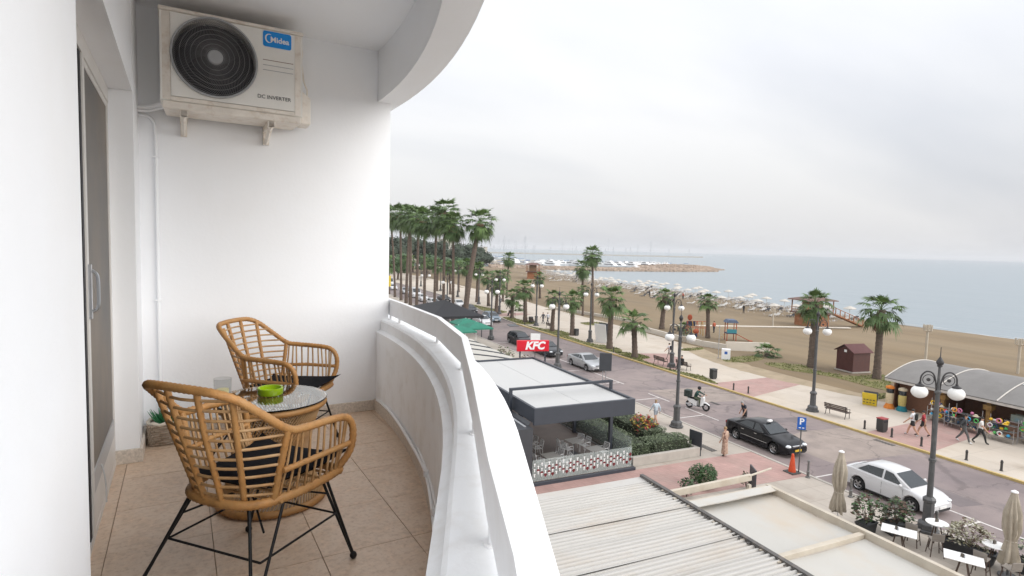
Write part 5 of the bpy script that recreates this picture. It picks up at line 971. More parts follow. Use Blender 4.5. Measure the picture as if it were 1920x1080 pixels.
# ================================================================== vehicles
CGLASS = mat('car_glass', (0.018, 0.024, 0.028), 0.04, var=0.02, spec=0.8); TYRE = mat('tyre', (0.012, 0.012, 0.012), 0.85); RIMM = mat('alloy_rim', (0.50, 0.51, 0.52), 0.28, metal=0.85, var=0.05)
HEADL = mat('headlight_lens', (0.62, 0.65, 0.67), 0.08, var=0.1, vs=14, spec=0.9); TAILL = mat('tail_lens', (0.25, 0.01, 0.012), 0.12); CHROME = mat('chrome', (0.65, 0.66, 0.67), 0.12, metal=1.0, var=0.03); BLKP = mat('black_trim', (0.015, 0.015, 0.016), 0.5)
PLATEY = mat('yellow_plate', (0.62, 0.40, 0.03), 0.5, var=0.05); PLATEW = mat('white_plate', (0.72, 0.72, 0.70), 0.5, var=0.05)
PAINT = {}
def paint(name, c, metal=0.0, rough=0.28):
    if name not in PAINT: PAINT[name] = mat('car_paint_' + name, c, rough, metal=metal, var=0.02, vs=2, coat=0.45, spec=0.12)
    return PAINT[name]
def car(label, loc, rz, col, L=4.5, W=1.78, H=1.45, wb=2.7, style='sedan', group='parked cars', plate=PLATEY, detail=2, wr=0.315, name='parked_car', grille=True):
    t = thing(name, label, 'car', loc, rz, group); hw = W / 2; yf, yr_ = wb / 2 + 0.02, -wb / 2 + 0.02; f, r = L / 2, -L / 2
    belt = 0.62 * H
    if style == 'sedan': top = [(r, 0.60 * H), (r + 0.06, 0.70 * H), (r + 0.85, 0.725 * H), (r + 1.3, 0.70 * H), (0.6, 0.665 * H), (f - 1.25, 0.655 * H), (f - 0.55, 0.575 * H), (f - 0.12, 0.50 * H), (f, 0.40 * H)]; ws = (f - 1.28, f - 2.12); rw = (r + 0.75, r + 1.55)
    elif style == 'compact': top = [(r, 0.52 * H), (r + 0.06, 0.66 * H), (r + 0.45, 0.705 * H), (r + 0.9, 0.69 * H), (0.6, 0.655 * H), (f - 1.0, 0.64 * H), (f - 0.45, 0.555 * H), (f - 0.1, 0.46 * H), (f, 0.36 * H)]; ws = (f - 0.92, f - 1.85); rw = (r + 0.38, r + 1.15)
    elif style == 'coupe': top = [(r, 0.56 * H), (r + 0.08, 0.70 * H), (r + 0.7, 0.74 * H), (r + 1.2, 0.72 * H), (0.6, 0.68 * H), (f - 1.3, 0.66 * H), (f - 0.5, 0.58 * H), (f - 0.1, 0.49 * H), (f, 0.40 * H)]; ws = (f - 1.35, f - 2.2); rw = (r + 0.45, r + 1.75)
    elif style == 'hatch': top = [(r, 0.55 * H), (r + 0.08, 0.68 * H), (r + 0.4, 0.66 * H), (0.6, 0.64 * H), (f - 0.95, 0.63 * H), (f - 0.4, 0.56 * H), (f - 0.08, 0.48 * H), (f, 0.36 * H)]; ws = (f - 0.95, f - 1.75); rw = (r + 0.10, r + 0.45)
    else: top = [(r, 0.40 * H), (r + 0.05, 0.55 * H), (0.3, 0.55 * H), (f - 0.65, 0.54 * H), (f - 0.2, 0.47 * H), (f, 0.34 * H)]; ws = (f - 0.62, f - 1.25); rw = (r + 0.04, r + 0.14)
    ys = sorted(set([round(r + L * k / 22, 3) for k in range(23)] + [round(w_ + d, 3) for w_ in (yf, yr_) for d in (-0.40, -0.37, -0.32, -0.24, -0.13, 0, 0.13, 0.24, 0.32, 0.37, 0.40)]))
    rings = []
    for y in ys:
        e = min(1.0, (f - y) / 0.55 if y > 0 else (y - r) / 0.5); w = hw * (0.80 + 0.20 * math.sqrt(max(0, 1 - (1 - e) ** 2))) if e < 1 else hw
        zt = interp(top, y); zl = 0.19 if e > 0.25 else lerp(0.27, 0.19, e / 0.25); zs = zl
        for w_ in (yf, yr_):
            d = abs(y - w_)
            if d < 0.385: zs = max(zs, wr + math.sqrt(0.385 ** 2 - d * d) * 0.98)
        zs = min(zs, zt - 0.12)
        half = [(0.0, zl if zs <= zl + 0.01 else zs * 0.9), (w * 0.86, zs), (w * 0.975, zs + 0.035), (w, max(zs + 0.06, 0.36 * H)), (w * 0.995, max(zs + 0.08, 0.50 * H)), (w * 0.955, zt - 0.035), (w * 0.90, zt), (w * 0.5, zt + 0.022), (0, zt + 0.03)]
        if zt < 0.5 * H + 0.05: half[4] = (w * 0.99, max(zs + 0.05, zt - 0.08)); half[3] = (w, max(zs + 0.04, min(0.36 * H, zt - 0.14)))
        rings.append([(x, y, z) for x, z in half] + [(-x, y, z) for x, z in half[-2:0:-1]])
    b = MB(); b.loft(rings); body = b.build('body', col, parent=t, smooth=38, normals=True)
    # cabin
    zb = interp(top, 0) - 0.02; zr = H; wbm, wrm = hw * 0.905, hw * (0.70 if style != 'van' else 0.84)
    (wy0, wy1), (ry0, ry1) = ws, rw
    def zbelt(y): return interp(top, y) + 0.005
    c = MB(); nc = 13; secs = []
    def side(y):  # roof height at y
        if y >= wy1: return lerp(zr - 0.03, zbelt(wy0), (y - wy1) / (wy0 - wy1)) if y < wy0 else zbelt(y)
        if y <= ry1: return lerp(zr - 0.05, zbelt(ry0), (ry1 - y) / (ry1 - ry0)) if y > ry0 else zbelt(y)
        u = (y - ry1) / (wy1 - ry1); return lerp(zr - 0.05, zr - 0.03, u) + 0.05 * math.sin(math.pi * u)
    cy_ = [ry0, lerp(ry0, ry1, 0.35), lerp(ry0, ry1, 0.7), ry1] + [lerp(ry1, wy1, k / 7) for k in range(1, 7)] + [wy1, lerp(wy1, wy0, 0.3), lerp(wy1, wy0, 0.65), wy0]
    for y in cy_:
        zt = side(y); z0 = zbelt(y) - 0.04; u = min(1, max(0, (zt - z0) / (zr - z0))); wt = lerp(wbm, wrm, u); secs.append([(wbm, y, z0), (lerp(wbm, wt, 0.9), y, lerp(z0, zt, 0.9)), (wt * 0.90, y, zt), (wt * 0.45, y, zt + 0.018 * u), (-wt * 0.45, y, zt + 0.018 * u), (-wt * 0.90, y, zt), (-lerp(wbm, wt, 0.9), y, lerp(z0, zt, 0.9)), (-wbm, y, z0)])
    c.loft(secs); c.build('roof', col, parent=t, smooth=40, normals=True)
    def pane(name, P, off, m=CGLASS, th=0.006):
        P = [Vector(p) for p in P]; nrm = (P[1] - P[0]).cross(P[2] - P[0]).normalized(); cen = sum(P, Vector()) / len(P)
        if nrm.dot(Vector((cen.x, cen.y - 0.0, cen.z - 0.6))) < 0: nrm = -nrm
        q = MB(); q.extr([p + nrm * off for p in P], nrm * th); return q.build(name, m, parent=t, normals=True)
    def wx(y, z):
        z0 = zbelt(y) - 0.04; zt = side(y); u = min(1, max(0, (zt - z0) / (zr - z0))); wt = lerp(wbm, wrm, u); return lerp(wbm, wt, min(0.97, max(0, (z - z0) / max(zt - z0, 0.01))))
    a, b_ = 0.10, 0.90; yA, yB = lerp(wy0, wy1, a), lerp(wy0, wy1, b_); zA, zB = side(yA), side(yB)
    pane('windshield', [(-wbm * 0.86, yA, zA), (wbm * 0.86, yA, zA), (wrm * 0.93, yB, zB), (-wrm * 0.93, yB, zB)], 0.022)
    yA, yB = lerp(ry0, ry1, 0.12), lerp(ry0, ry1, 0.88); pane('rear_window', [(-wbm * 0.82, yA, side(yA)), (wbm * 0.82, yA, side(yA)), (wrm * 0.88, yB, side(yB)), (-wrm * 0.88, yB, side(yB))], 0.022)
    ym = (yf + yr_) / 2 - 0.12
    for s in (-1, 1):
        for (ya, yb, nm) in ((wy0 - 0.42, ym + 0.05, 'front_window'), (ym - 0.05, ry0 + (0.42 if style in ('sedan', 'coupe', 'compact') else 0.30), 'rear_side_window')):
            z0a, z0b = zbelt(ya) + 0.02, zbelt(yb) + 0.02; yt_a = ya - 0.50 if ya > 0.4 else ya; yt_b = yb + (0.45 if (yb < -0.4 and style in ('sedan', 'coupe', 'compact')) else (0.12 if yb < -0.4 else 0)); P = [(ya, z0a), (yb, z0b), (yt_b, side(yt_b) - 0.075), (yt_a, side(yt_a) - 0.075)]
            pane(nm, [(s * (wx(y, z) + 0.004), y, z) for y, z in P], 0.006)
    # wheels
    for wy in (yf, yr_):
        for s in (-1, 1):
            w = MB(); w.lathe([(wr * 0.66, -0.10), (wr * 0.93, -0.105), (wr, -0.07), (wr, 0.07), (wr * 0.93, 0.105), (wr * 0.66, 0.10)], 22, cap=False); w.xf(Matrix.Translation((s * (hw - 0.115), wy, wr)) @ Matrix.Rotation(R_(90), 4, 'Y')); wo = w.build('wheel', TYRE, parent=t, smooth=40, normals=True)
            q = MB(); q.lathe([(0.001, 0.075), (0.05, 0.085)], 10); q.lathe([(wr * 0.60, 0.075), (wr * 0.68, 0.098)], 22, cap=False)
            for k in range(5 if detail > 1 else 7):
                an = 2 * math.pi * k / (5 if detail > 1 else 7); M = Matrix.Rotation(an, 4, 'Z'); q.box(0.03, wr * 0.64, -0.032, 0.032, 0.068, 0.088, 0, M)
            q.xf(Matrix.Translation((s * (hw - 0.115), wy, wr)) @ Matrix.Rotation(R_(90) * s, 4, 'Y')); q.build('rim', RIMM, parent=wo)
            q = MB(); q.lathe([(wr * 0.66, 0.03), (0.001, 0.03)], 18, cap=False); q.xf(Matrix.Translation((s * (hw - 0.115), wy, wr)) @ Matrix.Rotation(R_(90) * s, 4, 'Y')); q.build('brake', BLKP, parent=wo)
    zh = interp(top, f - 0.14)
    for s in (-1, 1):
        q = MB(); q.ell((s * hw * 0.70, f - 0.16, zh - 0.075), (0.19, 0.17, 0.085), 12, 8); q.build('headlight', HEADL, parent=t, smooth=60)
        q = MB(); q.cbox((s * hw * 0.72, r + 0.06, 0.60 * H - 0.03), (0.30, 0.10, 0.16), rz=s * 0.25); q.build('tail_light', TAILL, parent=t, bevel=0.02)
        mi = MB(); mi.ell((s * (hw + 0.07), wy0 - 0.42, belt + 0.12), (0.11, 0.06, 0.075), 10, 6); mi.tube([(s * (hw - 0.08), wy0 - 0.40, belt + 0.07), (s * (hw + 0.05), wy0 - 0.42, belt + 0.10)], 0.025, 5); mi.build('mirror', col, parent=t, smooth=60)
        if detail > 1:
            for yy in (ym - 0.05 + 0.28, ym - 0.75): q = MB(); q.box(s * (hw - 0.008) - 0.012, s * (hw - 0.008) + 0.012, yy - 0.10, yy + 0.10, 0.555 * H, 0.555 * H + 0.03); q.build('door_handle', CHROME if col is not PAINT.get('white') else col, parent=t)
            for yy in (ym, wy0 - 0.34): MB().box(s * (hw * 0.985), s * (hw * 0.985) + s * 0.012, yy - 0.005, yy + 0.005, 0.30, 0.58 * H).build('door_gap', BLKP, parent=t)
            MB().box(min(s * hw * 0.9, s * (hw + 0.008)), max(s * hw * 0.9, s * (hw + 0.008)), yr_ + 0.42, yf - 0.42, 0.20, 0.25).build('sill', BLKP, parent=t)
    if grille: MB().cbox((0, f - 0.055, zh - 0.105), (hw * 0.85, 0.08, 0.13), rx=R_(-12)).build('grille', CHROME if detail > 2 else BLKP, parent=t, bevel=0.015)
    MB().cbox((0, f - 0.025, 0.30), (hw * 1.3, 0.08, 0.11)).build('lower_intake', BLKP, parent=t)
    MB().cbox((0, f + 0.015, 0.43), (0.50, 0.03, 0.11)).build('number_plate', plate, parent=t); MB().cbox((0, r - 0.005, 0.62), (0.5, 0.03, 0.11)).build('number_plate', plate, parent=t)
    return t
P_BLK = paint('black', (0.006, 0.006, 0.008)); P_WHT = paint('white', (0.60, 0.60, 0.605)); P_SIL = paint('silver', (0.42, 0.43, 0.44), 0.6, 0.35); P_BLU = paint('pale_blue', (0.20, 0.25, 0.30), 0.4, 0.35); P_GRY = paint('dark_grey', (0.03, 0.032, 0.036), 0.2)
A = math.pi                                             # cars in the near lanes point towards us
tx = car('black taxi saloon with a white roof sign parked at the near kerb', (27.55 + 0.88, 25.0, 0), A, P_BLK, 4.82, 1.82, 1.48, 2.86, 'sedan', None, PLATEY, 3)
q = MB(); q.cbox((0, 0.35, 1.575), (0.34, 0.16, 0.12)); q.build('taxi_sign', WHITE, parent=tx, bevel=0.03)
for s in (-1, 1): MB().box(min(s * 0.905, s * 0.918), max(s * 0.905, s * 0.918), -1.0, 1.0, 0.50, 0.525).build('chrome_strip', CHROME, parent=tx)
car('white saloon car parked behind the big lamp post', (27.4 + 0.86, 17.05, 0), A, P_WHT, 4.32, 1.72, 1.50, 2.55, 'compact', None, PLATEW, 2, grille=False)
car('silver four door coupe parked beyond the black screen panel', (29.1 + 0.85, 48.1, 0), A, P_SIL, 4.85, 1.86, 1.40, 2.86, 'coupe', None, PLATEW, 2)
car('dark grey saloon behind the red KFC sign', (29.5, 55.6, 0), A, P_GRY, 4.6, 1.8, 1.45, 2.7, 'sedan', None, PLATEW, 2)
hb_ = car('black hatchback with its tailgate open, left of the red sign', (29.4, 62.5, 0), A, P_BLK, 4.1, 1.75, 1.48, 2.55, 'hatch', None, PLATEW, 2)
q = MB(); q.cbox((0, -2.05, 2.0), (1.25, 1.0, 0.05), rx=R_(-8)); q.build('open_tailgate', P_BLK, parent=hb_, bevel=0.04)
for i, (lb, x, y, c_, st, a, dim) in enumerate((('pale blue hatchback driving in the far lane', 34.2, 83.3, P_BLU, 'hatch', A, (4.2, 1.76, 1.5, 2.55)), ('white car parked beside the green parasols', 31.0, 79.0, P_WHT, 'sedan', A, (4.4, 1.76, 1.5, 2.6)), ('dark car behind the white one by the green parasols', 30.8, 86.5, P_GRY, 'sedan', A, (4.5, 1.78, 1.45, 2.65)), ('white car driving past the black canopy', 35.8, 104.0, P_WHT, 'sedan', A, (4.6, 1.8, 1.47, 2.7)), ('grey white car close to the thick palm trunk', 31.2, 93.5, P_SIL, 'hatch', A, (4.1, 1.74, 1.5, 2.5)), ('white parked car above the black canopy', 31.8, 107, P_WHT, 'hatch', A, (4.2, 1.75, 1.5, 2.5)), ('white car two places behind the black canopy', 32.4, 117, P_WHT, 'sedan', A, (4.4, 1.76, 1.5, 2.6)), ('white van far along the road', 33.0, 126, P_WHT, 'van', A, (5.2, 2.0, 2.2, 3.1)), ('silver car behind the white van', 33.2, 136, P_SIL, 'hatch', A, (4.1, 1.75, 1.5, 2.5)), ('white car by the leftmost palm trunks', 33.0, 148, P_WHT, 'hatch', A, (4.2, 1.75, 1.5, 2.5)), ('silver car ahead of the thick palm trunk', 31.0, 99.5, P_SIL, 'sedan', A, (4.4, 1.76, 1.47, 2.6)), ('dark car in the far lane beyond the blue hatchback', 34.6, 94.5, P_GRY, 'hatch', A, (4.2, 1.76, 1.5, 2.55)), ('black car between the white ones on the bend', 36.4, 115, P_BLK, 'sedan', A, (4.5, 1.78, 1.45, 2.65)), ('farthest white van beside the balcony wall', 34.5, 160, P_WHT, 'van', A, (5.6, 2.1, 2.5, 3.3)))):
    car(lb, (x, y, 0), a, c_, dim[0], dim[1], dim[2], dim[3], st, 'cars along the far road', PLATEW, 1)
# scooter
SCW = paint('scooter_white', (0.74, 0.74, 0.73)); BOXG = mat('delivery_box', (0.022, 0.035, 0.03), 0.6, var=0.2)
st = thing('scooter', 'white delivery scooter with a dark top box on the road', 'scooter', (30.0, 32.55, 0), R_(180 + 22))
for y, nm in ((0.68, 'wheel'), (-0.62, 'wheel')):
    w = MB(); w.lathe([(0.17, -0.05), (0.25, -0.055), (0.29, -0.025), (0.29, 0.025), (0.25, 0.055), (0.17, 0.05)], 20, cap=False); w.xf(Matrix.Translation((0, y, 0.29)) @ Matrix.Rotation(R_(90), 4, 'Y')); wo = w.build(nm, TYRE, parent=st, smooth=40, normals=True)
    q = MB(); q.lathe([(0.175, -0.02), (0.175, 0.02)], 18, cap=False)
    for k in range(5): q.box(0.0, 0.175, -0.018, 0.018, -0.012, 0.012, 0, Matrix.Rotation(2 * math.pi * k / 5, 4, 'Z'))
    q.xf(Matrix.Translation((0, y, 0.29)) @ Matrix.Rotation(R_(90), 4, 'Y')); q.build('rim', RIMM, parent=wo)
def sc_loft(name, m, secs): b = MB(); b.loft([[(x * w, y + o, z) for x, o, z in ((-1, 0, z0), (-0.7, 0, z1), (0.7, 0, z1), (1, 0, z0))] for y, w, z0, z1, in [(s[0], s[1], s[2], s[3]) for s in secs] for o in (0,)]); 
b = MB(); b.loft([[(-w, y, z0), (w, y, z0), (w * 0.8, y, z1), (-w * 0.8, y, z1)] for y, w, z0, z1 in ((-0.78, 0.08, 0.66, 0.74), (-0.6, 0.16, 0.52, 0.78), (-0.25, 0.18, 0.36, 0.74), (0.02, 0.16, 0.26, 0.62))]); b.build('rear_body', SCW, parent=st, smooth=50, normals=True)
b = MB(); b.loft([[(-w, y, z0), (w, y, z0), (w * 0.7, y + 0.03, z1), (-w * 0.7, y + 0.03, z1)] for y, w, z0, z1 in ((0.30, 0.20, 0.30, 0.98), (0.42, 0.20, 0.34, 1.03), (0.52, 0.13, 0.42, 0.95))]); b.build('leg_shield', SCW, parent=st, smooth=50, normals=True)
b = MB(); b.loft([[(-w, y, z0), (w, y, z0), (w * 0.6, y, z1), (-w * 0.6, y, z1)] for y, w, z0, z1 in ((0.42, 0.08, 0.56, 0.66), (0.7, 0.085, 0.58, 0.64), (0.95, 0.06, 0.46, 0.50))]); b.build('front_fender', SCW, parent=st, smooth=50, normals=True)
MB().box(-0.16, 0.16, -0.15, 0.34, 0.25, 0.31).build('floor_board', BLKP, parent=st); b = MB(); b.loft([[(-w, y, z), (w, y, z), (w * 0.9, y, z + h), (-w * 0.9, y, z + h)] for y, w, z, h in ((-0.72, 0.12, 0.78, 0.06), (-0.35, 0.15, 0.74, 0.09), (0.05, 0.10, 0.68, 0.07))]); b.build('seat', CUSH, parent=st, smooth=50, normals=True)
MB().tube([(-0.34, 0.30, 1.07), (0, 0.38, 1.05), (0.34, 0.30, 1.07)], 0.018, 6).build('handlebar', BLKP, parent=st, smooth=50); MB().tube([(0, 0.40, 1.03), (0, 0.66, 0.30)], 0.03, 6).build('fork', STEEL, parent=st)
for s in (-1, 1): q = MB(); q.tube([(s * 0.26, 0.32, 1.07), (s * 0.34, 0.34, 1.28)], 0.008, 4); q.ell((s * 0.35, 0.34, 1.31), (0.06, 0.015, 0.04), 8, 5); q.build('mirror', BLKP, parent=st)
q = MB(); q.ell((0, 0.50, 0.93), (0.10, 0.06, 0.08), 10, 6); q.build('headlight', HEADL, parent=st, smooth=60); MB().box(-0.25, 0.25, -0.98, -0.52, 0.84, 1.34).build('top_box', BOXG, parent=st, bevel=0.03)
MB().tube([(0.16, -0.1, 0.26), (0.18, -0.8, 0.34)], [0.03, 0.05], 8).build('exhaust', STEEL, parent=st)
# ================================================================== people: one skinned body each, posed by its joints
def bone_mat(tags, mats): return mats
SKINM = mat('skin', (0.50, 0.29, 0.20), 0.55, var=0.05); HAIRS = {'dark': mat('dark_hair', (0.025, 0.018, 0.014), 0.7), 'fair': mat('fair_hair', (0.30, 0.20, 0.10), 0.7), 'grey': mat('grey_hair', (0.30, 0.29, 0.28), 0.7)}
CLOTH = {}
def cloth(c):
    k = tuple(c)
    if k not in CLOTH: CLOTH[k] = mat('cloth_%d' % len(CLOTH), c, 0.85, var=0.15, vs=9)
    return CLOTH[k]
FLORAL = mat('floral_cloth', (0.42, 0.30, 0.23), 0.85, var=0.3, vs=6, dirt=(0.10, 0.02, 0.018), ds=5.5, da=1.0, spec=0.2)
def person(label, loc, rz, h=1.72, pose='walk', top=(0.1, 0.1, 0.12), legs=(0.05, 0.05, 0.06), shoes=(0.03, 0.03, 0.03), bare_leg=False, sleeve='short', hair='dark', phase=1, group='people on the seafront', dress=None, pack=None, hat=None):
    s = h / 1.72
    if pose == 'sit':
        hip, kn, an = 0.50, (0.44, 0.50), (0.46, 0.09); J = {'pel': (0, 0, 0.52), 'wai': (0, -0.03, 0.70), 'che': (0, -0.02, 0.95), 'nek': (0, 0.02, 1.12), 'hd0': (0, 0.05, 1.20), 'hd1': (0, 0.06, 1.35)}
        for q, n in ((-1, 'l'), (1, 'r')): J['hip' + n] = (q * 0.09, 0.02, 0.51); J['kne' + n] = (q * 0.13, 0.44, 0.51); J['ank' + n] = (q * 0.12, 0.46, 0.10); J['toe' + n] = (q * 0.14, 0.62, 0.05); J['sho' + n] = (q * 0.18, -0.01, 1.04); J['elb' + n] = (q * 0.25, 0.10, 0.82); J['wri' + n] = (q * 0.13, 0.32, 0.70)
    elif pose == 'ride':
        J = {'pel': (0, 0, 0.02), 'wai': (0, 0.05, 0.20), 'che': (0, 0.16, 0.42), 'nek': (0, 0.24, 0.58), 'hd0': (0, 0.28, 0.66), 'hd1': (0, 0.31, 0.80)}
        for q, n in ((-1, 'l'), (1, 'r')): J['hip' + n] = (q * 0.10, 0.03, 0.02); J['kne' + n] = (q * 0.17, 0.42, -0.06); J['ank' + n] = (q * 0.13, 0.38, -0.44); J['toe' + n] = (q * 0.14, 0.54, -0.48); J['sho' + n] = (q * 0.19, 0.19, 0.50); J['elb' + n] = (q * 0.30, 0.40, 0.34); J['wri' + n] = (q * 0.30, 0.62, 0.30)
    else:
        st_ = 0.30 if pose == 'walk' else 0.04; J = {'pel': (0, 0, 0.93), 'wai': (0, 0.01, 1.08), 'che': (0, 0.02, 1.32), 'nek': (0, 0.03, 1.48), 'hd0': (0, 0.05, 1.56), 'hd1': (0, 0.06, 1.70 - 0.07)}
        if pose == 'bend': J['wai'] = (0, 0.05, 1.07); J['che'] = (0, 0.14, 1.29); J['nek'] = (0, 0.21, 1.42); J['hd0'] = (0, 0.26, 1.48); J['hd1'] = (0, 0.31, 1.58)
        for q, n in ((-1, 'l'), (1, 'r')):
            a = q * phase * st_; J['hip' + n] = (q * 0.09, 0, 0.90); J['kne' + n] = (q * 0.095, a * 0.55 + 0.04, 0.50); J['ank' + n] = (q * 0.09, a * (1.0 if a > 0 else 1.25) , 0.09 + (0.07 if a < -0.1 else 0)); J['toe' + n] = (q * 0.11, J['ank' + n][1] + 0.16, 0.035)
            c_ = J['che']; J['sho' + n] = (q * 0.185, c_[1], c_[2] + 0.10); J['elb' + n] = (q * 0.25, c_[1] - a * 0.5 - 0.02, c_[2] - 0.17); J['wri' + n] = (q * 0.25, c_[1] - a * 0.8 + 0.10, c_[2] - 0.40)
    names = list(J); V = {n: i for i, n in enumerate(names)}; vs = [tuple(c * s for c in J[n]) for n in names]
    E_ = [('pel', 'wai'), ('wai', 'che'), ('che', 'nek'), ('nek', 'hd0'), ('hd0', 'hd1')]
    for n in 'lr': E_ += [('pel', 'hip' + n), ('hip' + n, 'kne' + n), ('kne' + n, 'ank' + n), ('ank' + n, 'toe' + n), ('che', 'sho' + n), ('sho' + n, 'elb' + n), ('elb' + n, 'wri' + n)]
    rad = {'pel': 0.145, 'wai': 0.135, 'che': 0.152, 'nek': 0.056, 'hd0': 0.082, 'hd1': 0.086, 'hip': 0.108, 'kne': 0.070, 'ank': 0.052, 'toe': 0.044, 'sho': 0.076, 'elb': 0.052, 'wri': 0.036}
    R3 = [rad[n] if n in rad else rad[n[:3]] for n in names]; edges = [(V[a], V[b]) for a, b in E_]; tags = [a[:3] + b[:3] for a, b in E_]
    # hands: palm and five separate fingers on each wrist
    for n, q in (('l', -1), ('r', 1)):
        w = Vector(J['wri' + n]); d = (w - Vector(J['elb' + n])).normalized(); side = d.cross(Vector((q, 0, 0.01))); side = side.normalized() if side.length > 0.1 else Vector((0, 1, 0)); pal = w + d * 0.06; vs.append(tuple(pal * s)); pi = len(vs) - 1; R3.append(0.026); edges.append((V['wri' + n], pi)); tags.append('hand')
        for k in range(5):
            o = (k - 1.5) * 0.019 if k < 4 else -0.045; ln_ = (0.065, 0.078, 0.074, 0.058, 0.045)[k]; p1 = pal + side * o + d * (0.045 if k < 4 else 0.0); p2 = p1 + d * ln_ + Vector((-q * 0.018, 0, 0))
            vs += [tuple(p1 * s), tuple(p2 * s)]; R3 += [0.009, 0.008]; edges += [(pi, len(vs) - 2), (len(vs) - 2, len(vs) - 1)]; tags += ['hand', 'hand']
    me = bpy.data.meshes.new('body'); me.from_pydata(vs, edges, []); o = bpy.data.objects.new('body', me); COL.objects.link(o); m = o.modifiers.new('skin', 'SKIN'); m.use_smooth_shade = True
    for i, sv in enumerate(me.skin_vertices[0].data): sv.radius = (R3[i] * s, R3[i] * s); sv.use_root = (i == V['pel'])
    sb = o.modifiers.new('sub', 'SUBSURF'); sb.levels = 1; sb.render_levels = 1
    dg = bpy.context.evaluated_depsgraph_get(); nm = bpy.data.meshes.new_from_object(o.evaluated_get(dg)); bpy.data.objects.remove(o)
    tc_ = dress if dress else cloth(top); lc = dress if dress else cloth(legs); nm.materials.clear()
    for mm in (SKINM, tc_, lc, cloth(shoes)): nm.materials.append(mm)
    segs = [(Vector(vs[a]), Vector(vs[b]), tg) for (a, b), tg in zip(edges, tags)]; mi = []
    for p in nm.polygons:
        c = p.center; best = None
        for a, b, tg in segs:
            d = b - a; u = max(0, min(1, (c - a).dot(d) / max(d.length_squared, 1e-9))); dd = (c - a - d * u).length
            if best is None or dd < best[0]: best = (dd, tg, u)
        tg, u = best[1], best[2]
        if tg in ('pelwai', 'waiche', 'chesho', 'chenek'): k = 1 if not (tg == 'pelwai' and u < 0.25) else 2
        elif tg == 'shoelb': k = 1 if (sleeve != 'none' and (sleeve == 'long' or u < 0.7)) else 0
        elif tg == 'elbwri': k = 1 if sleeve == 'long' else 0
        elif tg in ('pelhip',): k = 2
        elif tg == 'hipkne': k = 2 if (not bare_leg or u < 0.55) else 0
        elif tg == 'kneank': k = 0 if bare_leg else 2
        elif tg == 'anktoe': k = 3
        else: k = 0
        mi.append(k)
    nm.polygons.foreach_set('material_index', mi)
    t = thing('person', label, 'person', loc, rz, group); link('body', nm, t)
    hc = (Vector(J['hd0']) * 0.35 + Vector(J['hd1']) * 0.65) * s + Vector((0, -0.006, 0.035 * s))
    hb_ = MB()
    if hat: hb_.ell(hc + Vector((0, 0, 0.005)), (0.125 * s, 0.14 * s, 0.135 * s), 14, 10); hb_.build('helmet', cloth(hat), parent=t, smooth=60)
    else: hb_.ell(hc + Vector((0, -0.012 * s, 0.012 * s)), (0.088 * s, 0.098 * s, 0.098 * s), 12, 8, z0=-0.35 if hair != 'long' else -0.9); hb_.build('hair', HAIRS['dark' if hair == 'long' else hair], parent=t, smooth=60)
    fc = MB(); fc.add([hc + Vector(p) * s for p in ((-0.014, 0.072, -0.06), (0.014, 0.072, -0.06), (0, 0.10, -0.065), (0, 0.074, -0.02))], [(0, 1, 2), (1, 3, 2), (3, 0, 2)]); fc.build('nose', SKINM, parent=t)
    for q in (-1, 1): e_ = MB(); e_.ell(hc + Vector((q * 0.03, 0.074, -0.022)) * s, (0.010 * s, 0.006 * s, 0.006 * s), 6, 4); e_.build('eye', HAIRS['dark'], parent=t)
    m_ = MB(); m_.ell(hc + Vector((0, 0.072, -0.092)) * s, (0.022 * s, 0.006 * s, 0.006 * s), 6, 4); m_.build('mouth', cloth((0.32, 0.10, 0.08)), parent=t)
    if dress:
        a, b = Vector(J['wai']) * s, Vector((0, 0, 0.16 * s)); sk = MB(); sk.loft([[(r_ * math.cos(w) * (1 + 0.06 * math.sin(7 * w)), 0.02 + r_ * 0.8 * math.sin(w) * (1 + 0.06 * math.sin(7 * w)), z) for w in [2 * math.pi * k / 24 for k in range(24)]] for z, r_ in ((a.z + 0.05, 0.135 * s), (a.z - 0.15, 0.165 * s), (0.6 * s, 0.18 * s), (0.18 * s, 0.21 * s))], cap=False); sk.build('skirt', dress, parent=t, smooth=60)
    if pack: c = Vector(J['che']) * s; q = MB(); q.cbox(c + Vector((0, -0.19, -0.06)) * s, (0.28 * s, 0.15 * s, 0.42 * s)); q.build('backpack', cloth(pack), parent=t, bevel=0.05)
    return t
def heading(dx, dy): return math.atan2(-dx, dy)
person('woman in pale blue top and grey shorts walking away on the near pavement', (24.5, 30.4, 0.1), heading(0.1, 1), 1.62, 'walk', (0.50, 0.56, 0.62), (0.30, 0.33, 0.37), bare_leg=True, sleeve='long', hair='fair', shoes=(0.5, 0.45, 0.4))
person('woman in a long floral dress standing left of the taxi', (24.35, 24.05, 0.1), heading(-0.2, 1), 1.70, 'stand', dress=FLORAL, sleeve='long', hair='fair')
person('man in a dark shirt behind the black taxi', (30.3, 28.3, 0.0), heading(-1, 0.25), 1.74, 'bend', (0.02, 0.024, 0.036), (0.03, 0.03, 0.035), hair='grey')
person('delivery rider in dark green jacket sitting on the scooter', (29.93, 32.72, 0.83), R_(180 + 22), 1.72, 'ride', (0.015, 0.055, 0.045), (0.07, 0.085, 0.05), sleeve='long', hat=(0.012, 0.012, 0.014))
person('person in black sitting on the bench by the lamp', (38.38, 44.0, 0.08), R_(90), 1.74, 'sit', (0.012, 0.012, 0.014), (0.02, 0.02, 0.024), sleeve='long')
person('walker in white top with a black backpack near the empty bench', (40.6, 48.6, 0.1), heading(-0.4, 1), 1.75, 'walk', (0.62, 0.60, 0.60), (0.40, 0.36, 0.33), pack=(0.015, 0.015, 0.02))
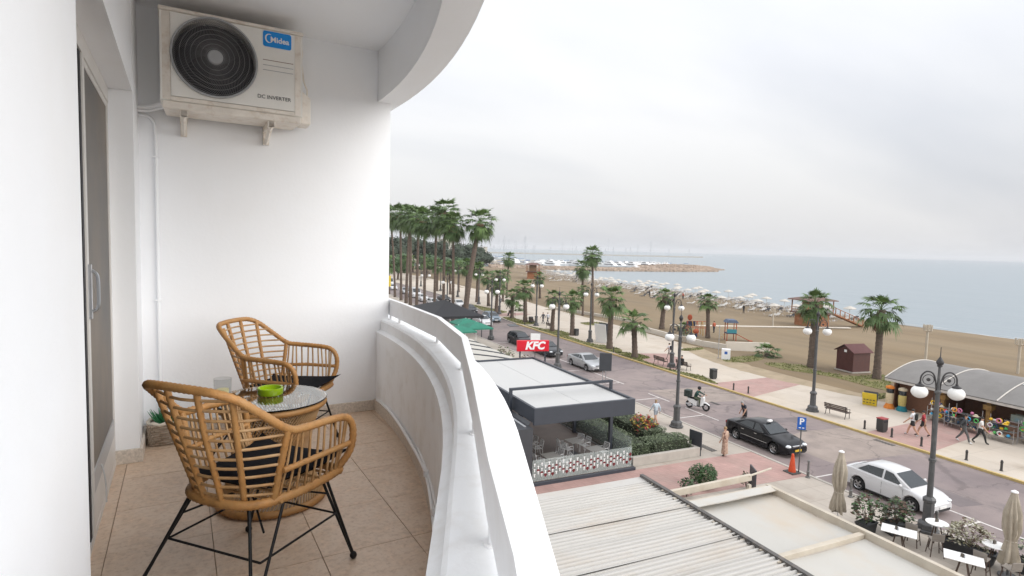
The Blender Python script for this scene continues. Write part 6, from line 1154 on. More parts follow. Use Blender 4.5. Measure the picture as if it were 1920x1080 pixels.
person('walker in white shirt and black shorts with a backpack, left of the kiosk goods', (38.9, 22.6, 0.1), heading(-0.35, 1), 1.74, 'walk', (0.68, 0.68, 0.70), (0.015, 0.015, 0.017), bare_leg=True, pack=(0.02, 0.022, 0.02), shoes=(0.5, 0.5, 0.5))
person('companion in a red top half hidden behind the backpack walker', (39.5, 22.3, 0.1), heading(-0.35, 1), 1.66, 'walk', (0.32, 0.03, 0.04), (0.02, 0.02, 0.02), bare_leg=True, phase=-1)
person('man in dark jacket and grey trousers striding past the kiosk', (40.7, 20.6, 0.1), heading(0.35, -1), 1.80, 'walk', (0.05, 0.055, 0.06), (0.10, 0.10, 0.10), sleeve='long', shoes=(0.6, 0.6, 0.6), pack=(0.02, 0.02, 0.02))
person('woman in white top with a beige skirt walking past the kiosk', (41.5, 20.1, 0.1), heading(0.3, -1), 1.70, 'walk', (0.66, 0.65, 0.63), (0.02, 0.02, 0.02), sleeve='short', phase=-1)
person('man in black top and light jeans at the right edge', (39.3, 16.4, 0.1), heading(0.2, -1), 1.80, 'walk', (0.012, 0.012, 0.014), (0.22, 0.30, 0.36), sleeve='long')
for i, (x, y, hd, ps_, tp, lb) in enumerate(((40.0, 62.0, (0.2, -1), 'stand', (0.02, 0.02, 0.025), 'person in black standing behind the white board, left one'), (40.5, 61.5, (-1, 0.2), 'stand', (0.05, 0.06, 0.07), 'person in dark grey standing behind the white board, right one'), (41.2, 77.6, (-0.3, 1), 'walk', (0.45, 0.46, 0.50), 'walker in pale grey beside the far lamp post'), (40.6, 78.0, (-0.3, 1), 'walk', (0.04, 0.04, 0.05), 'walker in dark clothes beside the far lamp post'), (39.7, 88.2, (-1, 0), 'sit', (0.02, 0.02, 0.02), 'dark figure sitting on the bench far along the promenade'), (43.6, 98.0, (-1, 0.5), 'walk', (0.03, 0.03, 0.035), 'dark walker near the road bend'), (44.5, 104, (0, -1), 'walk', (0.1, 0.1, 0.12), 'walker beyond the road bend'), (60.5, 63.0, (0, 1), 'stand', (0.40, 0.10, 0.05), 'child in orange at the playground'), (88, 84, (1, 0), 'stand', (0.02, 0.02, 0.02), 'dark figure among the beach umbrellas'), (93, 120, (1, 0), 'stand', (0.03, 0.03, 0.03), 'dark figure near the water, middle of the umbrellas'), (97, 112, (1, 0), 'stand', (0.45, 0.08, 0.05), 'person in red near the water'), (84, 100, (1, 0), 'walk', (0.02, 0.02, 0.02), 'dark figure left of the beach umbrellas'))):
    person(lb, (x, y, 0.1 if x < 50 else (0.08 if x < 70 else -0.1)), R_(90) if ps_ == 'sit' else heading(*hd), 1.72, ps_, tp, (0.03, 0.03, 0.04), sleeve='long')
# ================================================================== kiosk, beach things, harbour
ROOFG = mat('grey_roof_sheet', (0.185, 0.175, 0.165), 0.6, var=0.08, vs=0.8, dirt=(0.13, 0.12, 0.11), ds=1.0, da=0.4); KWOOD = mat('kiosk_brown_wood', (0.15, 0.065, 0.032), 0.65, var=0.25, vs=5, stretch=(1, 1, 6)); KYEL = mat('kiosk_post_ochre', (0.30, 0.17, 0.05), 0.6, var=0.3, vs=6)
ROOFE = mat('roof_edge_pale', (0.50, 0.47, 0.43), 0.5); SKYL = mat('skylight_sheet', (0.50, 0.53, 0.56), 0.3)
kk = thing('beach_kiosk', 'long beach kiosk with a curved grey roof and open counters', 'kiosk', (0, 0, 0)); KX0, KX1, KY0, KY1 = 44.3, 52.8, 6.0, 28.0
def karc(n=16): return [(lerp(KX0, KX1, t), 2.40 + 1.30 * math.sin(math.pi * (0.06 + 0.88 * t)) - 0.24) for t in [i / n for i in range(n + 1)]]
arc = karc()
for k in range(6):
    y1 = KY1 - k * 3.65; y0 = y1 - 3.62; b = MB(); n = len(arc)
    b.loft([[(x, y1, z) for x, z in arc] + [(x, y1, z - 0.07) for x, z in arc[::-1]], [(x, y0, z) for x, z in arc] + [(x, y0, z - 0.07) for x, z in arc[::-1]]]); rp_ = b.build('roof_panel', ROOFG, parent=kk, smooth=40, normals=True)
    MB().tube([(x, y1, z + 0.02) for x, z in arc], 0.05, 5).build('roof_rib', ROOFE, parent=kk, smooth=60)
    if k in (2, 4):
        sa = arc[5:10]; b = MB(); b.loft([[(x, y1 - 0.12, z + 0.035) for x, z in sa], [(x, y0 + 0.12, z + 0.035) for x, z in sa]], closed=False); b.build('skylight', SKYL, parent=kk, smooth=60)
MB().box(KX0 - 0.04, KX0 + 0.10, KY0, KY1, arc[0][1] - 0.22, arc[0][1] - 0.075).build('eave_board', ROOFE, parent=kk)
eg = MB(); eg.extr([(x, KY1 - 0.35, z - 0.08) for x, z in arc] + [(KX1, KY1 - 0.35, 0.1), (KX0 + 0.6, KY1 - 0.35, 0.1), (KX0 + 0.6, KY1 - 0.35, 2.1)], (0, -0.12, 0)); eg.build('end_wall', KWOOD, parent=kk, normals=True)
MB().box(48.0, 52.4, KY0, KY1 - 0.5, 0.1, 2.6).build('rear_wall', KWOOD, parent=kk); MB().box(45.2, 48.0, 24.4, 27.4, 0.1, 2.2).build('store_room', KWOOD, parent=kk)
for y in (24.2, 21.4, 18.6, 15.8, 13.0): q = MB(); q.box(44.85, 45.10, y - 0.12, y + 0.12, 0.1, 2.25); q.cbox((44.97, y, 1.75), (0.5, 0.5, 0.35)); q.build('post', KYEL, parent=kk, bevel=0.02)
MB().box(45.3, 45.75, 8, 20.6, 0.1, 1.05).build('counter', mat('counter_front', (0.20, 0.11, 0.07), 0.5, var=0.3, vs=1.5), parent=kk); MB().box(45.15, 45.9, 8, 20.6, 1.06, 1.11).build('counter_top', STEEL, parent=kk)
for k, c_ in enumerate(((0.45, 0.40, 0.36), (0.12, 0.28, 0.42), (0.5, 0.12, 0.1), (0.5, 0.5, 0.48))): MB().box(45.285, 45.298, 18.9 - k * 1.3, 19.7 - k * 1.3, 0.25, 0.92).build('counter_poster', cloth(c_), parent=kk)
MB().box(45.25, 45.8, 12.0, 20.3, 1.112, 1.55).build('display_case', glass('display_glass', (0.7, 0.82, 0.74), 0.05, alpha=0.35), parent=kk)
rk = random.Random(4); BR_ = [(0.62, 0.05, 0.06), (0.70, 0.45, 0.03), (0.05, 0.35, 0.62), (0.70, 0.70, 0.68), (0.10, 0.45, 0.12), (0.60, 0.20, 0.35), (0.75, 0.32, 0.04), (0.02, 0.05, 0.10)]
for k in range(30):
    y = rk.uniform(12.3, 20.1); tag(MB().cbox((45.3 + rk.uniform(0.05, 0.4), y, 1.125 + 0.09), (0.16, 0.26, 0.18), rk.uniform(0, 1)).build('snack_tray', cloth(rk.choice(BR_[1:5]))), 'small coloured snack tray in the kiosk display case', 'tray', 'snack trays in the kiosk display case')
# racks with beach goods in front of the kiosk
for gi, (gx, gy, gl, lb) in enumerate(((43.9, 23.8, 1.6, 'wire rack of bright beach toys left of the big lamp post'), (43.4, 22.2, 2.0, 'wire rack of hats and towels behind the big lamp post'), (43.2, 19.9, 1.5, 'wire rack of swim rings and balls right of the big lamp post'), (44.1, 18.6, 1.4, 'wire rack of sunglasses and toys at the counter'))):
    t = thing('goods_rack', lb, 'rack', (gx, gy, 0.1))
    for s in (-1, 1):
        for q in (0, 0.45): MB().box(q - 0.015, q + 0.015, s * gl / 2 - 0.015, s * gl / 2 + 0.015, 0, 1.55 if q else 1.0).build('upright', STEEL, parent=t)
    for k in range(3): z = 0.35 + k * 0.38; MB().cbox((0.10 + 0.1 * k, 0, z), (0.42, gl, 0.02)).build('shelf', STEEL, parent=t)
    for k in range(22):
        row = k % 3; y = gy + rk.uniform(-gl / 2 + 0.1, gl / 2 - 0.1); z = 0.1 + 0.36 + row * 0.38 + 0.08; c_ = rk.choice(BR_); x = gx + 0.06 + 0.1 * row + rk.uniform(-.08, .1)
        if k % 4 == 0: q = MB(); q.ell((0, 0, 0), (0.10, 0.10, 0.10), 10, 7); o = q.build('beach_ball', cloth(c_), loc=(x, y, z + 0.05), smooth=60); tag(o, 'bright beach ball on the kiosk racks', 'ball', 'beach balls on the kiosk racks')
        elif k % 4 == 1: q = MB(); q.tube([(0, 0.125 * math.cos(a), 0.125 * math.sin(a)) for a in [2 * math.pi * i / 16 for i in range(16)]], 0.038, 6, closed=True); o = q.build('swim_ring', cloth(c_), loc=(x - 0.12, y, z + 0.08), smooth=60); tag(o, 'coloured swim ring hanging on the kiosk racks', 'swim ring', 'swim rings on the kiosk racks')
        elif k % 4 == 2: q = MB(); q.lathe([(0.17, 0), (0.165, 0.02), (0.09, 0.03), (0.085, 0.11), (0.03, 0.13)], 12); o = q.build('sun_hat', cloth((0.62, 0.55, 0.42) if rk.random() < 0.6 else c_), loc=(x, y, z - 0.07), smooth=50); tag(o, 'sun hat lying on the kiosk racks', 'hat', 'sun hats on the kiosk racks')
        else: q = MB(); q.cbox((0, 0, 0), (0.13, 0.2, 0.13)); o = q.build('toy_box', cloth(c_), loc=(x, y, z), bevel=0.02); tag(o, 'small bright toy box on the kiosk racks', 'toy box', 'toy boxes on the kiosk racks')
# sandwich board and children's rides left of the kiosk
sb_ = thing('sandwich_board', 'yellow sandwich board with dark lettering left of the kiosk', 'sign', (43.6, 28.6, 0.1), R_(-65)); YEL = mat('yellow_board', (0.70, 0.52, 0.03), 0.5, var=0.06)
for s in (-1, 1): q = MB(); q.cbox((0, s * 0.22, 0.52), (0.95, 0.03, 1.08), rx=s * R_(-20)); q.build('panel', YEL if s < 0 else DGREY, parent=sb_)
q = MB()
for k in range(4):
    z = 0.88 - k * 0.2
    for j in range(4): q.cbox((-0.33 + j * 0.21, -0.22 - (0.52 - z) * 0.364 - 0.02, z), (0.13, 0.006, 0.07), rx=R_(20))
tag(q.build('lettering', PRINT, parent=sb_), kind='stuff')
for x, y, c1, c2, lb in ((44.3, 27.55, (0.62, 0.20, 0.03), (0.55, 0.45, 0.30), 'orange toy vending machine by the kiosk corner'), (44.45, 26.7, (0.01, 0.16, 0.20), (0.45, 0.36, 0.12), 'teal footed toy vending machine by the kiosk corner')):
    t = thing('toy_vending_machine', lb, 'vending machine', (x, y, 0.1)); MB().lathe([(0.36, 0), (0.36, 0.12), (0.24, 0.34), (0.24, 0.40)], 14).build('foot', cloth(c1), parent=t, smooth=40); MB().lathe([(0.24, 0.40), (0.27, 0.75), (0.27, 1.15), (0.24, 1.2)], 14).build('body', cloth(c2), parent=t, smooth=40); MB().lathe([(0.24, 1.2), (0.25, 1.45), (0.22, 1.55)], 14).build('window', CGLASS, parent=t, smooth=40); MB().lathe([(0.30, 1.55), (0.30, 1.68), (0.10, 1.78)], 14).build('lid', cloth(c1 if y > 27 else (0.5, 0.42, 0.3)), parent=t, smooth=40)
# brown shed
SHED = mat('shed_brown', (0.075, 0.022, 0.018), 0.6, var=0.15, vs=3); SHEDR = mat('shed_roof', (0.105, 0.035, 0.034), 0.7, var=0.15, vs=3)
sh = thing('brown_shed', 'small red brown wooden shed with a gabled roof on the sand', 'shed', (54.9, 38.0, 0.12), R_(-8))
MB().box(-1.15, 1.15, -1.1, 1.1, 0.0, 0.12).build('base', KERB, parent=sh)
q = MB(); q.prism([(-1.05, -1.0), (1.05, -1.0), (1.05, 1.0), (-1.05, 1.0)], 0.12, 2.05); q.extr([(-1.05, -1.0, 2.05), (-1.05, 1.0, 2.05), (-1.05, 0, 2.62)], (2.1, 0, 0)); q.build('walls', SHED, parent=sh, normals=True)
for s in (-1, 1): q = MB(); q.extr([(-1.25, s * 1.2, 1.98), (1.25, s * 1.2, 1.98), (1.25, 0, 2.70), (-1.25, 0, 2.70)], (0, 0, 0.05)); q.build('roof_slope', SHEDR, parent=sh, normals=True)
for k in range(9): MB().box(-1.062, -1.051, -0.98 + k * 0.22, -0.98 + k * 0.22 + 0.20, 0.14, 2.03).build('plank', SHED, parent=sh)
MB().box(-1.075, -1.063, -0.2, 0.1, 1.95, 2.2).build('notice', WHITE, parent=sh)
# lifeguard hut on the sand
HUTW = mat('hut_orange_wood', (0.32, 0.13, 0.055), 0.7, var=0.2, vs=2); HUTR = mat('hut_roof', (0.15, 0.085, 0.07), 0.8, var=0.15)
def hut(x, y, rz, label, s=1.0):
    t = thing('lifeguard_hut', label, 'hut', (x, y, -0.15), rz, scale=s); MB().box(-2.0, 2.0, -1.6, 1.6, 0, 2.1).build('lower_room', HUTW, parent=t); MB().box(-2.6, 2.6, -2.1, 2.1, 2.12, 2.3).build('deck', HUTR, parent=t)
    MB().box(-1.1, 1.1, -1.1, 1.1, 2.31, 4.3).build('cabin', mat('hut_cabin', (0.25, 0.17, 0.10), 0.7, var=0.1), parent=t); q = MB(); q.loft([[(-3.0, -2.4, 4.3), (3.0, -2.4, 4.3), (3.0, 2.4, 4.3), (-3.0, 2.4, 4.3)], [(-2.9, -2.3, 4.45), (2.9, -2.3, 4.45), (2.9, 2.3, 4.45), (-2.9, 2.3, 4.45)], [(-0.5, -0.4, 5.0), (0.5, -0.4, 5.0), (0.5, 0.4, 5.0), (-0.5, 0.4, 5.0)]]); q.build('roof', HUTR, parent=t, normals=True)
    for a, b_ in ((-2.4, -1.9), (2.4, -1.9), (2.4, 1.9), (-2.4, 1.9)): MB().box(a - 0.06, a + 0.06, b_ - 0.06, b_ + 0.06, 2.3, 4.3).build('post', HUTW, parent=t)
    for z in (2.7, 3.05):
        MB().box(-2.5, 2.5, -2.03, -1.98, z, z + 0.08).build('rail', HUTW, parent=t); MB().box(-2.5, -2.45, -2.0, 2.0, z, z + 0.08).build('rail', HUTW, parent=t)
    q = MB(); q.extr([(2.6, -1.9, 2.15), (8.5, -1.9, 0.0), (8.5, -1.9, 0.2), (2.6, -1.9, 2.35)], (0, 1.2, 0)); q.build('ramp', HUTW, parent=t, normals=True)
    for k in range(7): xx = 2.9 + k * 0.9; z = lerp(2.3, 0.1, (xx - 2.6) / 5.9); MB().box(xx - 0.05, xx + 0.05, -1.95, -1.85, z, z + 1.0).build('baluster', HUTW, parent=t)
    MB().tube([(2.6, -1.9, 3.3), (8.5, -1.9, 1.1)], 0.05, 4).build('ramp_rail', HUTW, parent=t)
hut(85.0, 66.5, R_(-12), 'wooden lifeguard hut on stilts with ramp and wide roof behind the palms'); hut(99, 200, R_(60), 'red brown lifeguard tower far along the beach', 1.25)
# tall dark poles on the beach, shower posts
for x, y, h_, lb in ((65.0, 37.0, 4.6, 'pale beach shower post behind the kiosk'), (71.9, 32.0, 3.6, 'pale beach shower post at the right edge'), (77.6, 67.8, 2.8, 'thin pale post on the sand left of the hut')):
    t = thing('shower_post', lb, 'post', (x, y, 0)); MB().tube([(0, 0, -0.2), (0, 0, h_)], 0.13, 8).build('pole', CREAM, parent=t, smooth=50)
    for k in range(4): a = k * 1.57; MB().tube([(0, 0, h_ - 0.7), (0.4 * math.cos(a), 0.4 * math.sin(a), h_ - 0.6), (0.4 * math.cos(a), 0.4 * math.sin(a), h_)], 0.08, 5).build('shower_head', CREAM, parent=t)
# white promenade board, box sign and low walls
t = thing('white_board', 'white A-frame board with a dark side on the promenade kerb', 'sign', (39.5, 60.0, 0.1), R_(-60)); 
for s in (-1, 1): q = MB(); q.cbox((0, s * 0.35, 1.2), (1.5, 0.05, 2.45), rx=s * R_(-14)); q.build('panel', WHITE if s < 0 else DGREY, parent=t)
t = thing('white_box_sign', 'white box sign with a blue mark at the edge of the sand', 'sign', (46.8, 46.8, 0.1), R_(-45)); MB().box(-0.45, 0.45, -0.3, 0.3, 0, 1.15).build('box', WHITE, parent=t, bevel=0.03); MB().box(-0.15, 0.15, -0.305, -0.302, 0.6, 0.9).build('mark', SBLU, parent=t)
t = thing('pole_on_sand', 'thin tall flag pole beside the white box sign', 'pole', (46.5, 47.6, 0.1)); MB().tube([(0, 0, 0), (0, 0, 3.6)], 0.04, 6).build('pole', STEEL, parent=t); MB().lathe([(0.1, 0), (0.1, 0.05)], 8).build('foot', STEEL, parent=t)
WLOW = mat('low_wall_render', (0.62, 0.57, 0.50), 0.8, var=0.08, vs=0.8, dirt=(0.48, 0.41, 0.33), ds=0.8, da=0.5)
w_ = MB(); P = [(51.6, 69.0), (50.6, 60.0), (50.6, 54.5), (51.4, 51.3), (55.8, 49.2)]
for a, b_ in zip(P, P[1:]):
    a, b_ = Vector((*a, 0)), Vector((*b_, 0)); d = b_ - a; M = Matrix.Translation((a + b_) / 2) @ Matrix.Rotation(math.atan2(d.y, d.x), 4, 'Z'); w_.box(-d.length / 2 - 0.12, d.length / 2 + 0.12, -0.14, 0.14, 0, 0.75 if a.y > 52 else 1.1, 0, M)
tag(w_.build('low_wall', WLOW), 'low cream wall round the playground', 'wall')
for x0, y0, x1, y1, lb in ((52.6, 96, 56.0, 76, 'long low cream wall behind the promenade palms'), (60, 72, 88, 62, 'low pale boardwalk edge across the sand')):
    w_ = MB(); a, b_ = Vector((x0, y0, 0)), Vector((x1, y1, 0)); d = b_ - a; w_.box(-d.length / 2, d.length / 2, -0.6 if 'boardwalk' in lb else -0.15, 0.15, 0, 0.12 if 'boardwalk' in lb else 0.55, 0, Matrix.Translation((a + b_) / 2 + Vector((0, 0, 0.0))) @ Matrix.Rotation(math.atan2(d.y, d.x), 4, 'Z')); tag(w_.build('boardwalk' if 'boardwalk' in lb else 'low_wall', WLOW), lb, 'boardwalk' if 'boardwalk' in lb else 'wall')
t = thing('stone_planter', 'round pale stone planter with a small plant by the playground', 'planter', (50.8, 57.6, 0.1)); MB().lathe([(0.45, 0), (0.7, 0.7), (0.75, 0.75), (0.75, 0.82), (0.62, 0.82), (0.6, 0.7)], 18).build('bowl', WLOW, parent=t, smooth=40)
shrub(50.8, 57.6, 0.75, 0.5, 0.7, 160, [LGRN, LOLV], 0.12, 'small green plant in the stone planter')
# playground
PC = [cloth((0.36, 0.08, 0.035)), cloth((0.42, 0.24, 0.06)), cloth((0.11, 0.14, 0.21)), cloth((0.04, 0.05, 0.09)), cloth((0.04, 0.22, 0.27))]
pl_ = thing('play_tower', 'playground tower with a blue roof, orange posts and a red slide', 'playground', (57.6, 57.0, 0.05), R_(-30), scale=0.82)
for a in (-0.7, 0.7):
    for b_ in (-0.7, 0.7): MB().tube([(a, b_, 0), (a, b_, 3.0)], 0.07, 6).build('post', PC[0], parent=pl_)
MB().box(-0.8, 0.8, -0.8, 0.8, 1.2, 1.32).build('platform', PC[3], parent=pl_); q = MB(); q.loft([[(-1.0, y, 3.0), (-0.6, y, 3.45), (0.6, y, 3.45), (1.0, y, 3.0)] for y in (-1.0, 1.0)]); q.build('roof', PC[2], parent=pl_, normals=True)
MB().box(-0.75, 0.75, -0.78, -0.72, 1.35, 1.95).build('side_panel', PC[4], parent=pl_); q = MB(); q.extr([(0.8, -0.4, 1.25), (3.0, -0.4, 0.15), (3.4, -0.4, 0.15), (3.4, -0.4, 0.05), (3.0, -0.4, 0.03), (0.8, -0.4, 1.12)], (0, 0.8, 0)); q.build('slide', PC[0], parent=pl_, normals=True)
for k in range(4): MB().tube([(-0.7 - k * 0.3, -0.5, 1.2 - k * 0.3), (-0.7 - k * 0.3, 0.5, 1.2 - k * 0.3)], 0.05, 5).build('ladder_step', PC[1], parent=pl_)
cl = thing('climbing_frame', 'orange and red climbing frame left of the play tower', 'playground', (56.6, 62.2, 0.05), R_(-30), scale=0.85)
for k in range(5): x = -1.6 + k * 0.8; MB().tube(catmull([(x, -0.9, 0), (x, -0.6, 1.7), (x, 0, 2.3), (x, 0.6, 1.7), (x, 0.9, 0)], 4), 0.06, 5).build('hoop', PC[k % 2], parent=cl, smooth=60)
for z, y in ((2.3, 0), (1.3, 0.72), (1.3, -0.72)): MB().tube([(-1.6, y, z), (1.6, y, z)], 0.045, 5).build('bar', PC[0], parent=cl)
MB().box(-1.7, -0.3, -0.1, 0.1, 1.5, 2.3).build('panel', PC[3], parent=cl); q = MB(); q.ell((-1.2, 0, 2.9), (0.4, 0.08, 0.5), 12, 8); q.build('figure', PC[0], parent=cl)
rk2 = thing('spring_rocker', 'red spring rocker between playground palm and climbing frame', 'playground', (55.2, 60.8, 0.05)); q = MB(); q.ell((0, 0, 0.8), (0.5, 0.22, 0.35), 12, 8); q.build('seat', PC[0], parent=rk2, smooth=60); MB().lathe([(0.2, 0), (0.14, 0.5)], 8).build('spring', PC[3], parent=rk2)
# beach umbrellas and loungers
UMB = mat('white_beach_canvas', (0.50, 0.47, 0.42), 0.8, var=0.06); LNG = mat('lounger_white', (0.55, 0.53, 0.50), 0.6, var=0.1); LNGD = mat('lounger_dark', (0.04, 0.04, 0.045), 0.7)
um = MB(); um.loft([[(r_ * math.cos(a), r_ * math.sin(a), z) for a in [2 * math.pi * k / 8 for k in range(8)]] for r_, z in ((1.12, 2.0), (1.13, 2.08), (0.62, 2.32), (0.03, 2.52))]); ume = um.mesh('canopy', UMB); upo = MB().tube([(0, 0, -0.3), (0, 0, 2.6)], 0.035, 5).mesh('pole', LNG)
lo_ = MB(); lo_.box(-0.32, 0.32, -0.95, 0.35, 0.28, 0.34); lo_.cbox((0, 0.66, 0.48), (0.64, 0.75, 0.06), rx=R_(32)); 
for a in (-0.28, 0.28):
    for y in (-0.85, 0.3): lo_.box(a - 0.03, a + 0.03, y - 0.03, y + 0.03, 0, 0.28)
lme = [lo_.mesh('sun_lounger', LNG), lo_.mesh('sun_lounger', LNGD)]
ru = random.Random(8); cnt = {}; ORD = ('first', 'second', 'third', 'fourth', 'fifth', 'sixth', 'seventh', 'eighth', 'ninth', 'tenth', 'eleventh', 'twelfth', 'thirteenth', 'fourteenth', 'fifteenth', 'sixteenth', 'seventeenth', 'eighteenth', 'nineteenth', 'twentieth', 'twenty-first', 'twenty-second', 'twenty-third')
for row in range(4):
    for k in range(15):
        y = 72 + k * 5.6 + row * 2.3; xs_ = shore_x(y) - 6.0 - row * 4.6 + ru.uniform(-1.2, 1.2)
        if (row == 3 and k % 3) or ru.random() < 0.22: continue
        if y > 152: continue
        x, y = xs_, y + ru.uniform(-.6, .6); ROWN = ('row nearest the water', 'second row from the water', 'third row from the water', 'row farthest from the water')[row]; cnt[row] = cnt.get(row, 0) + 1; ON = ORD[cnt[row] - 1]
        u = thing('beach_umbrella', 'white beach umbrella in the %s, %s counted from the hut' % (ROWN, ON), 'umbrella', (x, y, -0.16), ru.uniform(0, 1), 'beach umbrellas by the water'); link('canopy', ume, u); link('pole', upo, u); u.rotation_euler = (ru.uniform(-.06, .06), ru.uniform(-.06, .06), ru.uniform(0, 1))
        for s in (-1, 1):
            if ru.random() < 0.88: tag(link('sun_lounger', lme[0 if ru.random() < 0.72 else 1], None, (x + s * 0.75 + ru.uniform(-.2, .2), y + ru.uniform(-.7, .7), -0.18), R_(-80 + ru.uniform(-14, 14))), '%s sun lounger under the %s umbrella of the %s' % ('seaward' if s > 0 else 'landward', ON, ROWN), 'sun lounger', 'sun loungers under the beach umbrellas')
for k in range(60):
    y = ru.uniform(86, 200); x = shore_x(y) - ru.uniform(6, 26); tag(link('sun_lounger', lme[0 if ru.random() < 0.7 else 1], None, (x, y, -0.18), R_(ru.uniform(-110, -60))), 'sun lounger lying in the far part of the beach', 'sun lounger', 'sun loungers on the far beach')
for k in range(26):
    y = ru.uniform(150, 235); x = shore_x(y) - ru.uniform(7, 22); u = thing('beach_umbrella', 'white beach umbrella on the far stretch of the beach', 'umbrella', (x, y, -0.16), 0, 'beach umbrellas on the far stretch'); link('canopy', ume, u); link('pole', upo, u)
# seaweed and pebbles along the water
pb = MB(); 
for k in range(5200):
    y = ru.uniform(70, 260); x = shore_x(y) - abs(ru.gauss(0, 9)) - 0.5; s = ru.uniform(0.08, 0.32); a = ru.uniform(0, 3); pb.add([(x + s * math.cos(a + q), y + s * math.sin(a + q), -0.22) for q in (0, 2.1, 4.2)] + [(x, y, -0.22 + s * 0.9)], [(0, 1, 3), (1, 2, 3), (2, 0, 3)], k % 2)
tag(pb.build('pebbles', [mat('pebble_grey', (0.26, 0.24, 0.225), 0.9, var=0.3), mat('pebble_pale', (0.48, 0.45, 0.42), 0.9, var=0.2)]), kind='stuff')
# breakwaters of rock
ROCK = mat('breakwater_rock', (0.40, 0.32, 0.255), 0.9, var=0.35, vs=0.5, hue=(0.36, 0.28, 0.22))
def breakwater(P, wd, hs_, n, seed, name):
    b = MB(); r = random.Random(seed); S = [(Vector((*a, 0)), Vector((*c, 0))) for a, c in zip(P, P[1:])]; tot = sum((c - a).length for a, c in S)
    for si, (a, c) in enumerate(S):
        h = (hs_[si] + hs_[si + 1]) / 2; d = c - a; M = Matrix.Translation((a + c) / 2) @ Matrix.Rotation(math.atan2(d.y, d.x), 4, 'Z'); L = d.length / 2; b.loft([[M @ Vector((x, -wd, -1)), M @ Vector((x, -wd * 0.25, hh_ * 0.8)), M @ Vector((x, wd * 0.25, hh_ * 0.8)), M @ Vector((x, wd, -1))] for x, hh_ in ((-L, hs_[si]), (L, hs_[si + 1]))])
        for k in range(int(n * (c - a).length / tot)):
            u, v = r.uniform(-0.05, 1.05), r.uniform(-1, 1); p = a.lerp(c, u) + Vector((-d.y, d.x, 0)).normalized() * wd * v * 0.92; h = lerp(hs_[si], hs_[si + 1], min(1, max(0, u))); z = h * (1 - abs(v)) * 1.15; s = r.uniform(0.5, 1.0)
            vv = [(p.x + s * x * r.uniform(.7, 1.2), p.y + s * y * r.uniform(.7, 1.2), min(z, h) - 0.5 + s * zz * r.uniform(.7, 1.1)) for zz in (-0.6, 0.6) for x, y in ((-.8, -.7), (.8, -.8), (.7, .8), (-.7, .7))]
            b.add(vv, [(0, 3, 2, 1), (4, 5, 6, 7), (0, 1, 5, 4), (1, 2, 6, 5), (2, 3, 7, 6), (3, 0, 4, 7)])
    return tag(b.build(name, ROCK), 'rock breakwater', 'breakwater')
breakwater([(128, 312), (160, 296), (200, 288), (236, 286), (273, 291)], 7.0, (1.8, 1.7, 1.6, 1.6, 1.2), 2600, 3, 'breakwater')['label'] = 'low rock breakwater between the bay and the marina'
breakwater([(236, 328), (256, 314), (276, 310), (294, 316), (304, 322)], 9.5, (1.4, 3.3, 3.0, 2.0, 0.6), 1800, 5, 'breakwater')['label'] = 'higher curved rock mole at the end of the breakwater'
# marina: sailing boats and motor yachts
HULL = mat('yacht_white', (0.74, 0.74, 0.74), 0.3, var=0.03); MAST = mat('mast_grey', (0.48, 0.50, 0.53), 0.4, var=0.1); HULB = mat('hull_dark', (0.03, 0.045, 0.08), 0.4)
def sail_mesh(seed, hull):
    r = random.Random(seed); b = MB(); L = r.uniform(9, 14); W_ = L * 0.29; b.loft([[(0.02, L * 0.5, 1.3), (-0.02, L * 0.5, 1.3), (-0.02, L * 0.5, 1.25), (0.02, L * 0.5, 1.25)], [(W_ * 0.32, L * 0.2, 1.15), (-W_ * 0.32, L * 0.2, 1.15), (-W_ * 0.15, L * 0.2, -0.1), (W_ * 0.15, L * 0.2, -0.1)], [(W_ * 0.5, -L * 0.15, 1.05), (-W_ * 0.5, -L * 0.15, 1.05), (-W_ * 0.3, -L * 0.15, -0.2), (W_ * 0.3, -L * 0.15, -0.2)], [(W_ * 0.4, -L * 0.5, 1.1), (-W_ * 0.4, -L * 0.5, 1.1), (-W_ * 0.28, -L * 0.5, 0.1), (W_ * 0.28, -L * 0.5, 0.1)]], 0)
    b.box(-W_ * 0.28, W_ * 0.28, -L * 0.15, L * 0.18, 1.05, 1.6, 1); h = L * r.uniform(1.3, 1.6); b.tube([(0, L * 0.08, 1.2), (0, L * 0.08, h)], 0.09, 4, 2); b.tube([(0, L * 0.08, 2.6), (0, -L * 0.38, 2.7)], 0.16, 5, 3); b.tube([(-W_ * 0.3, L * 0.08, h * 0.6), (W_ * 0.3, L * 0.08, h * 0.6)], 0.06, 3, 2); b.tube([(0, L * 0.5, 1.3), (0, L * 0.08, h)], 0.04, 3, 2); b.tube([(0, -L * 0.5, 1.2), (0, L * 0.08, h)], 0.04, 3, 2)
    return b.mesh('sailing_boat', [hull, HULL, MAST, cloth((0.05, 0.12, 0.30))])
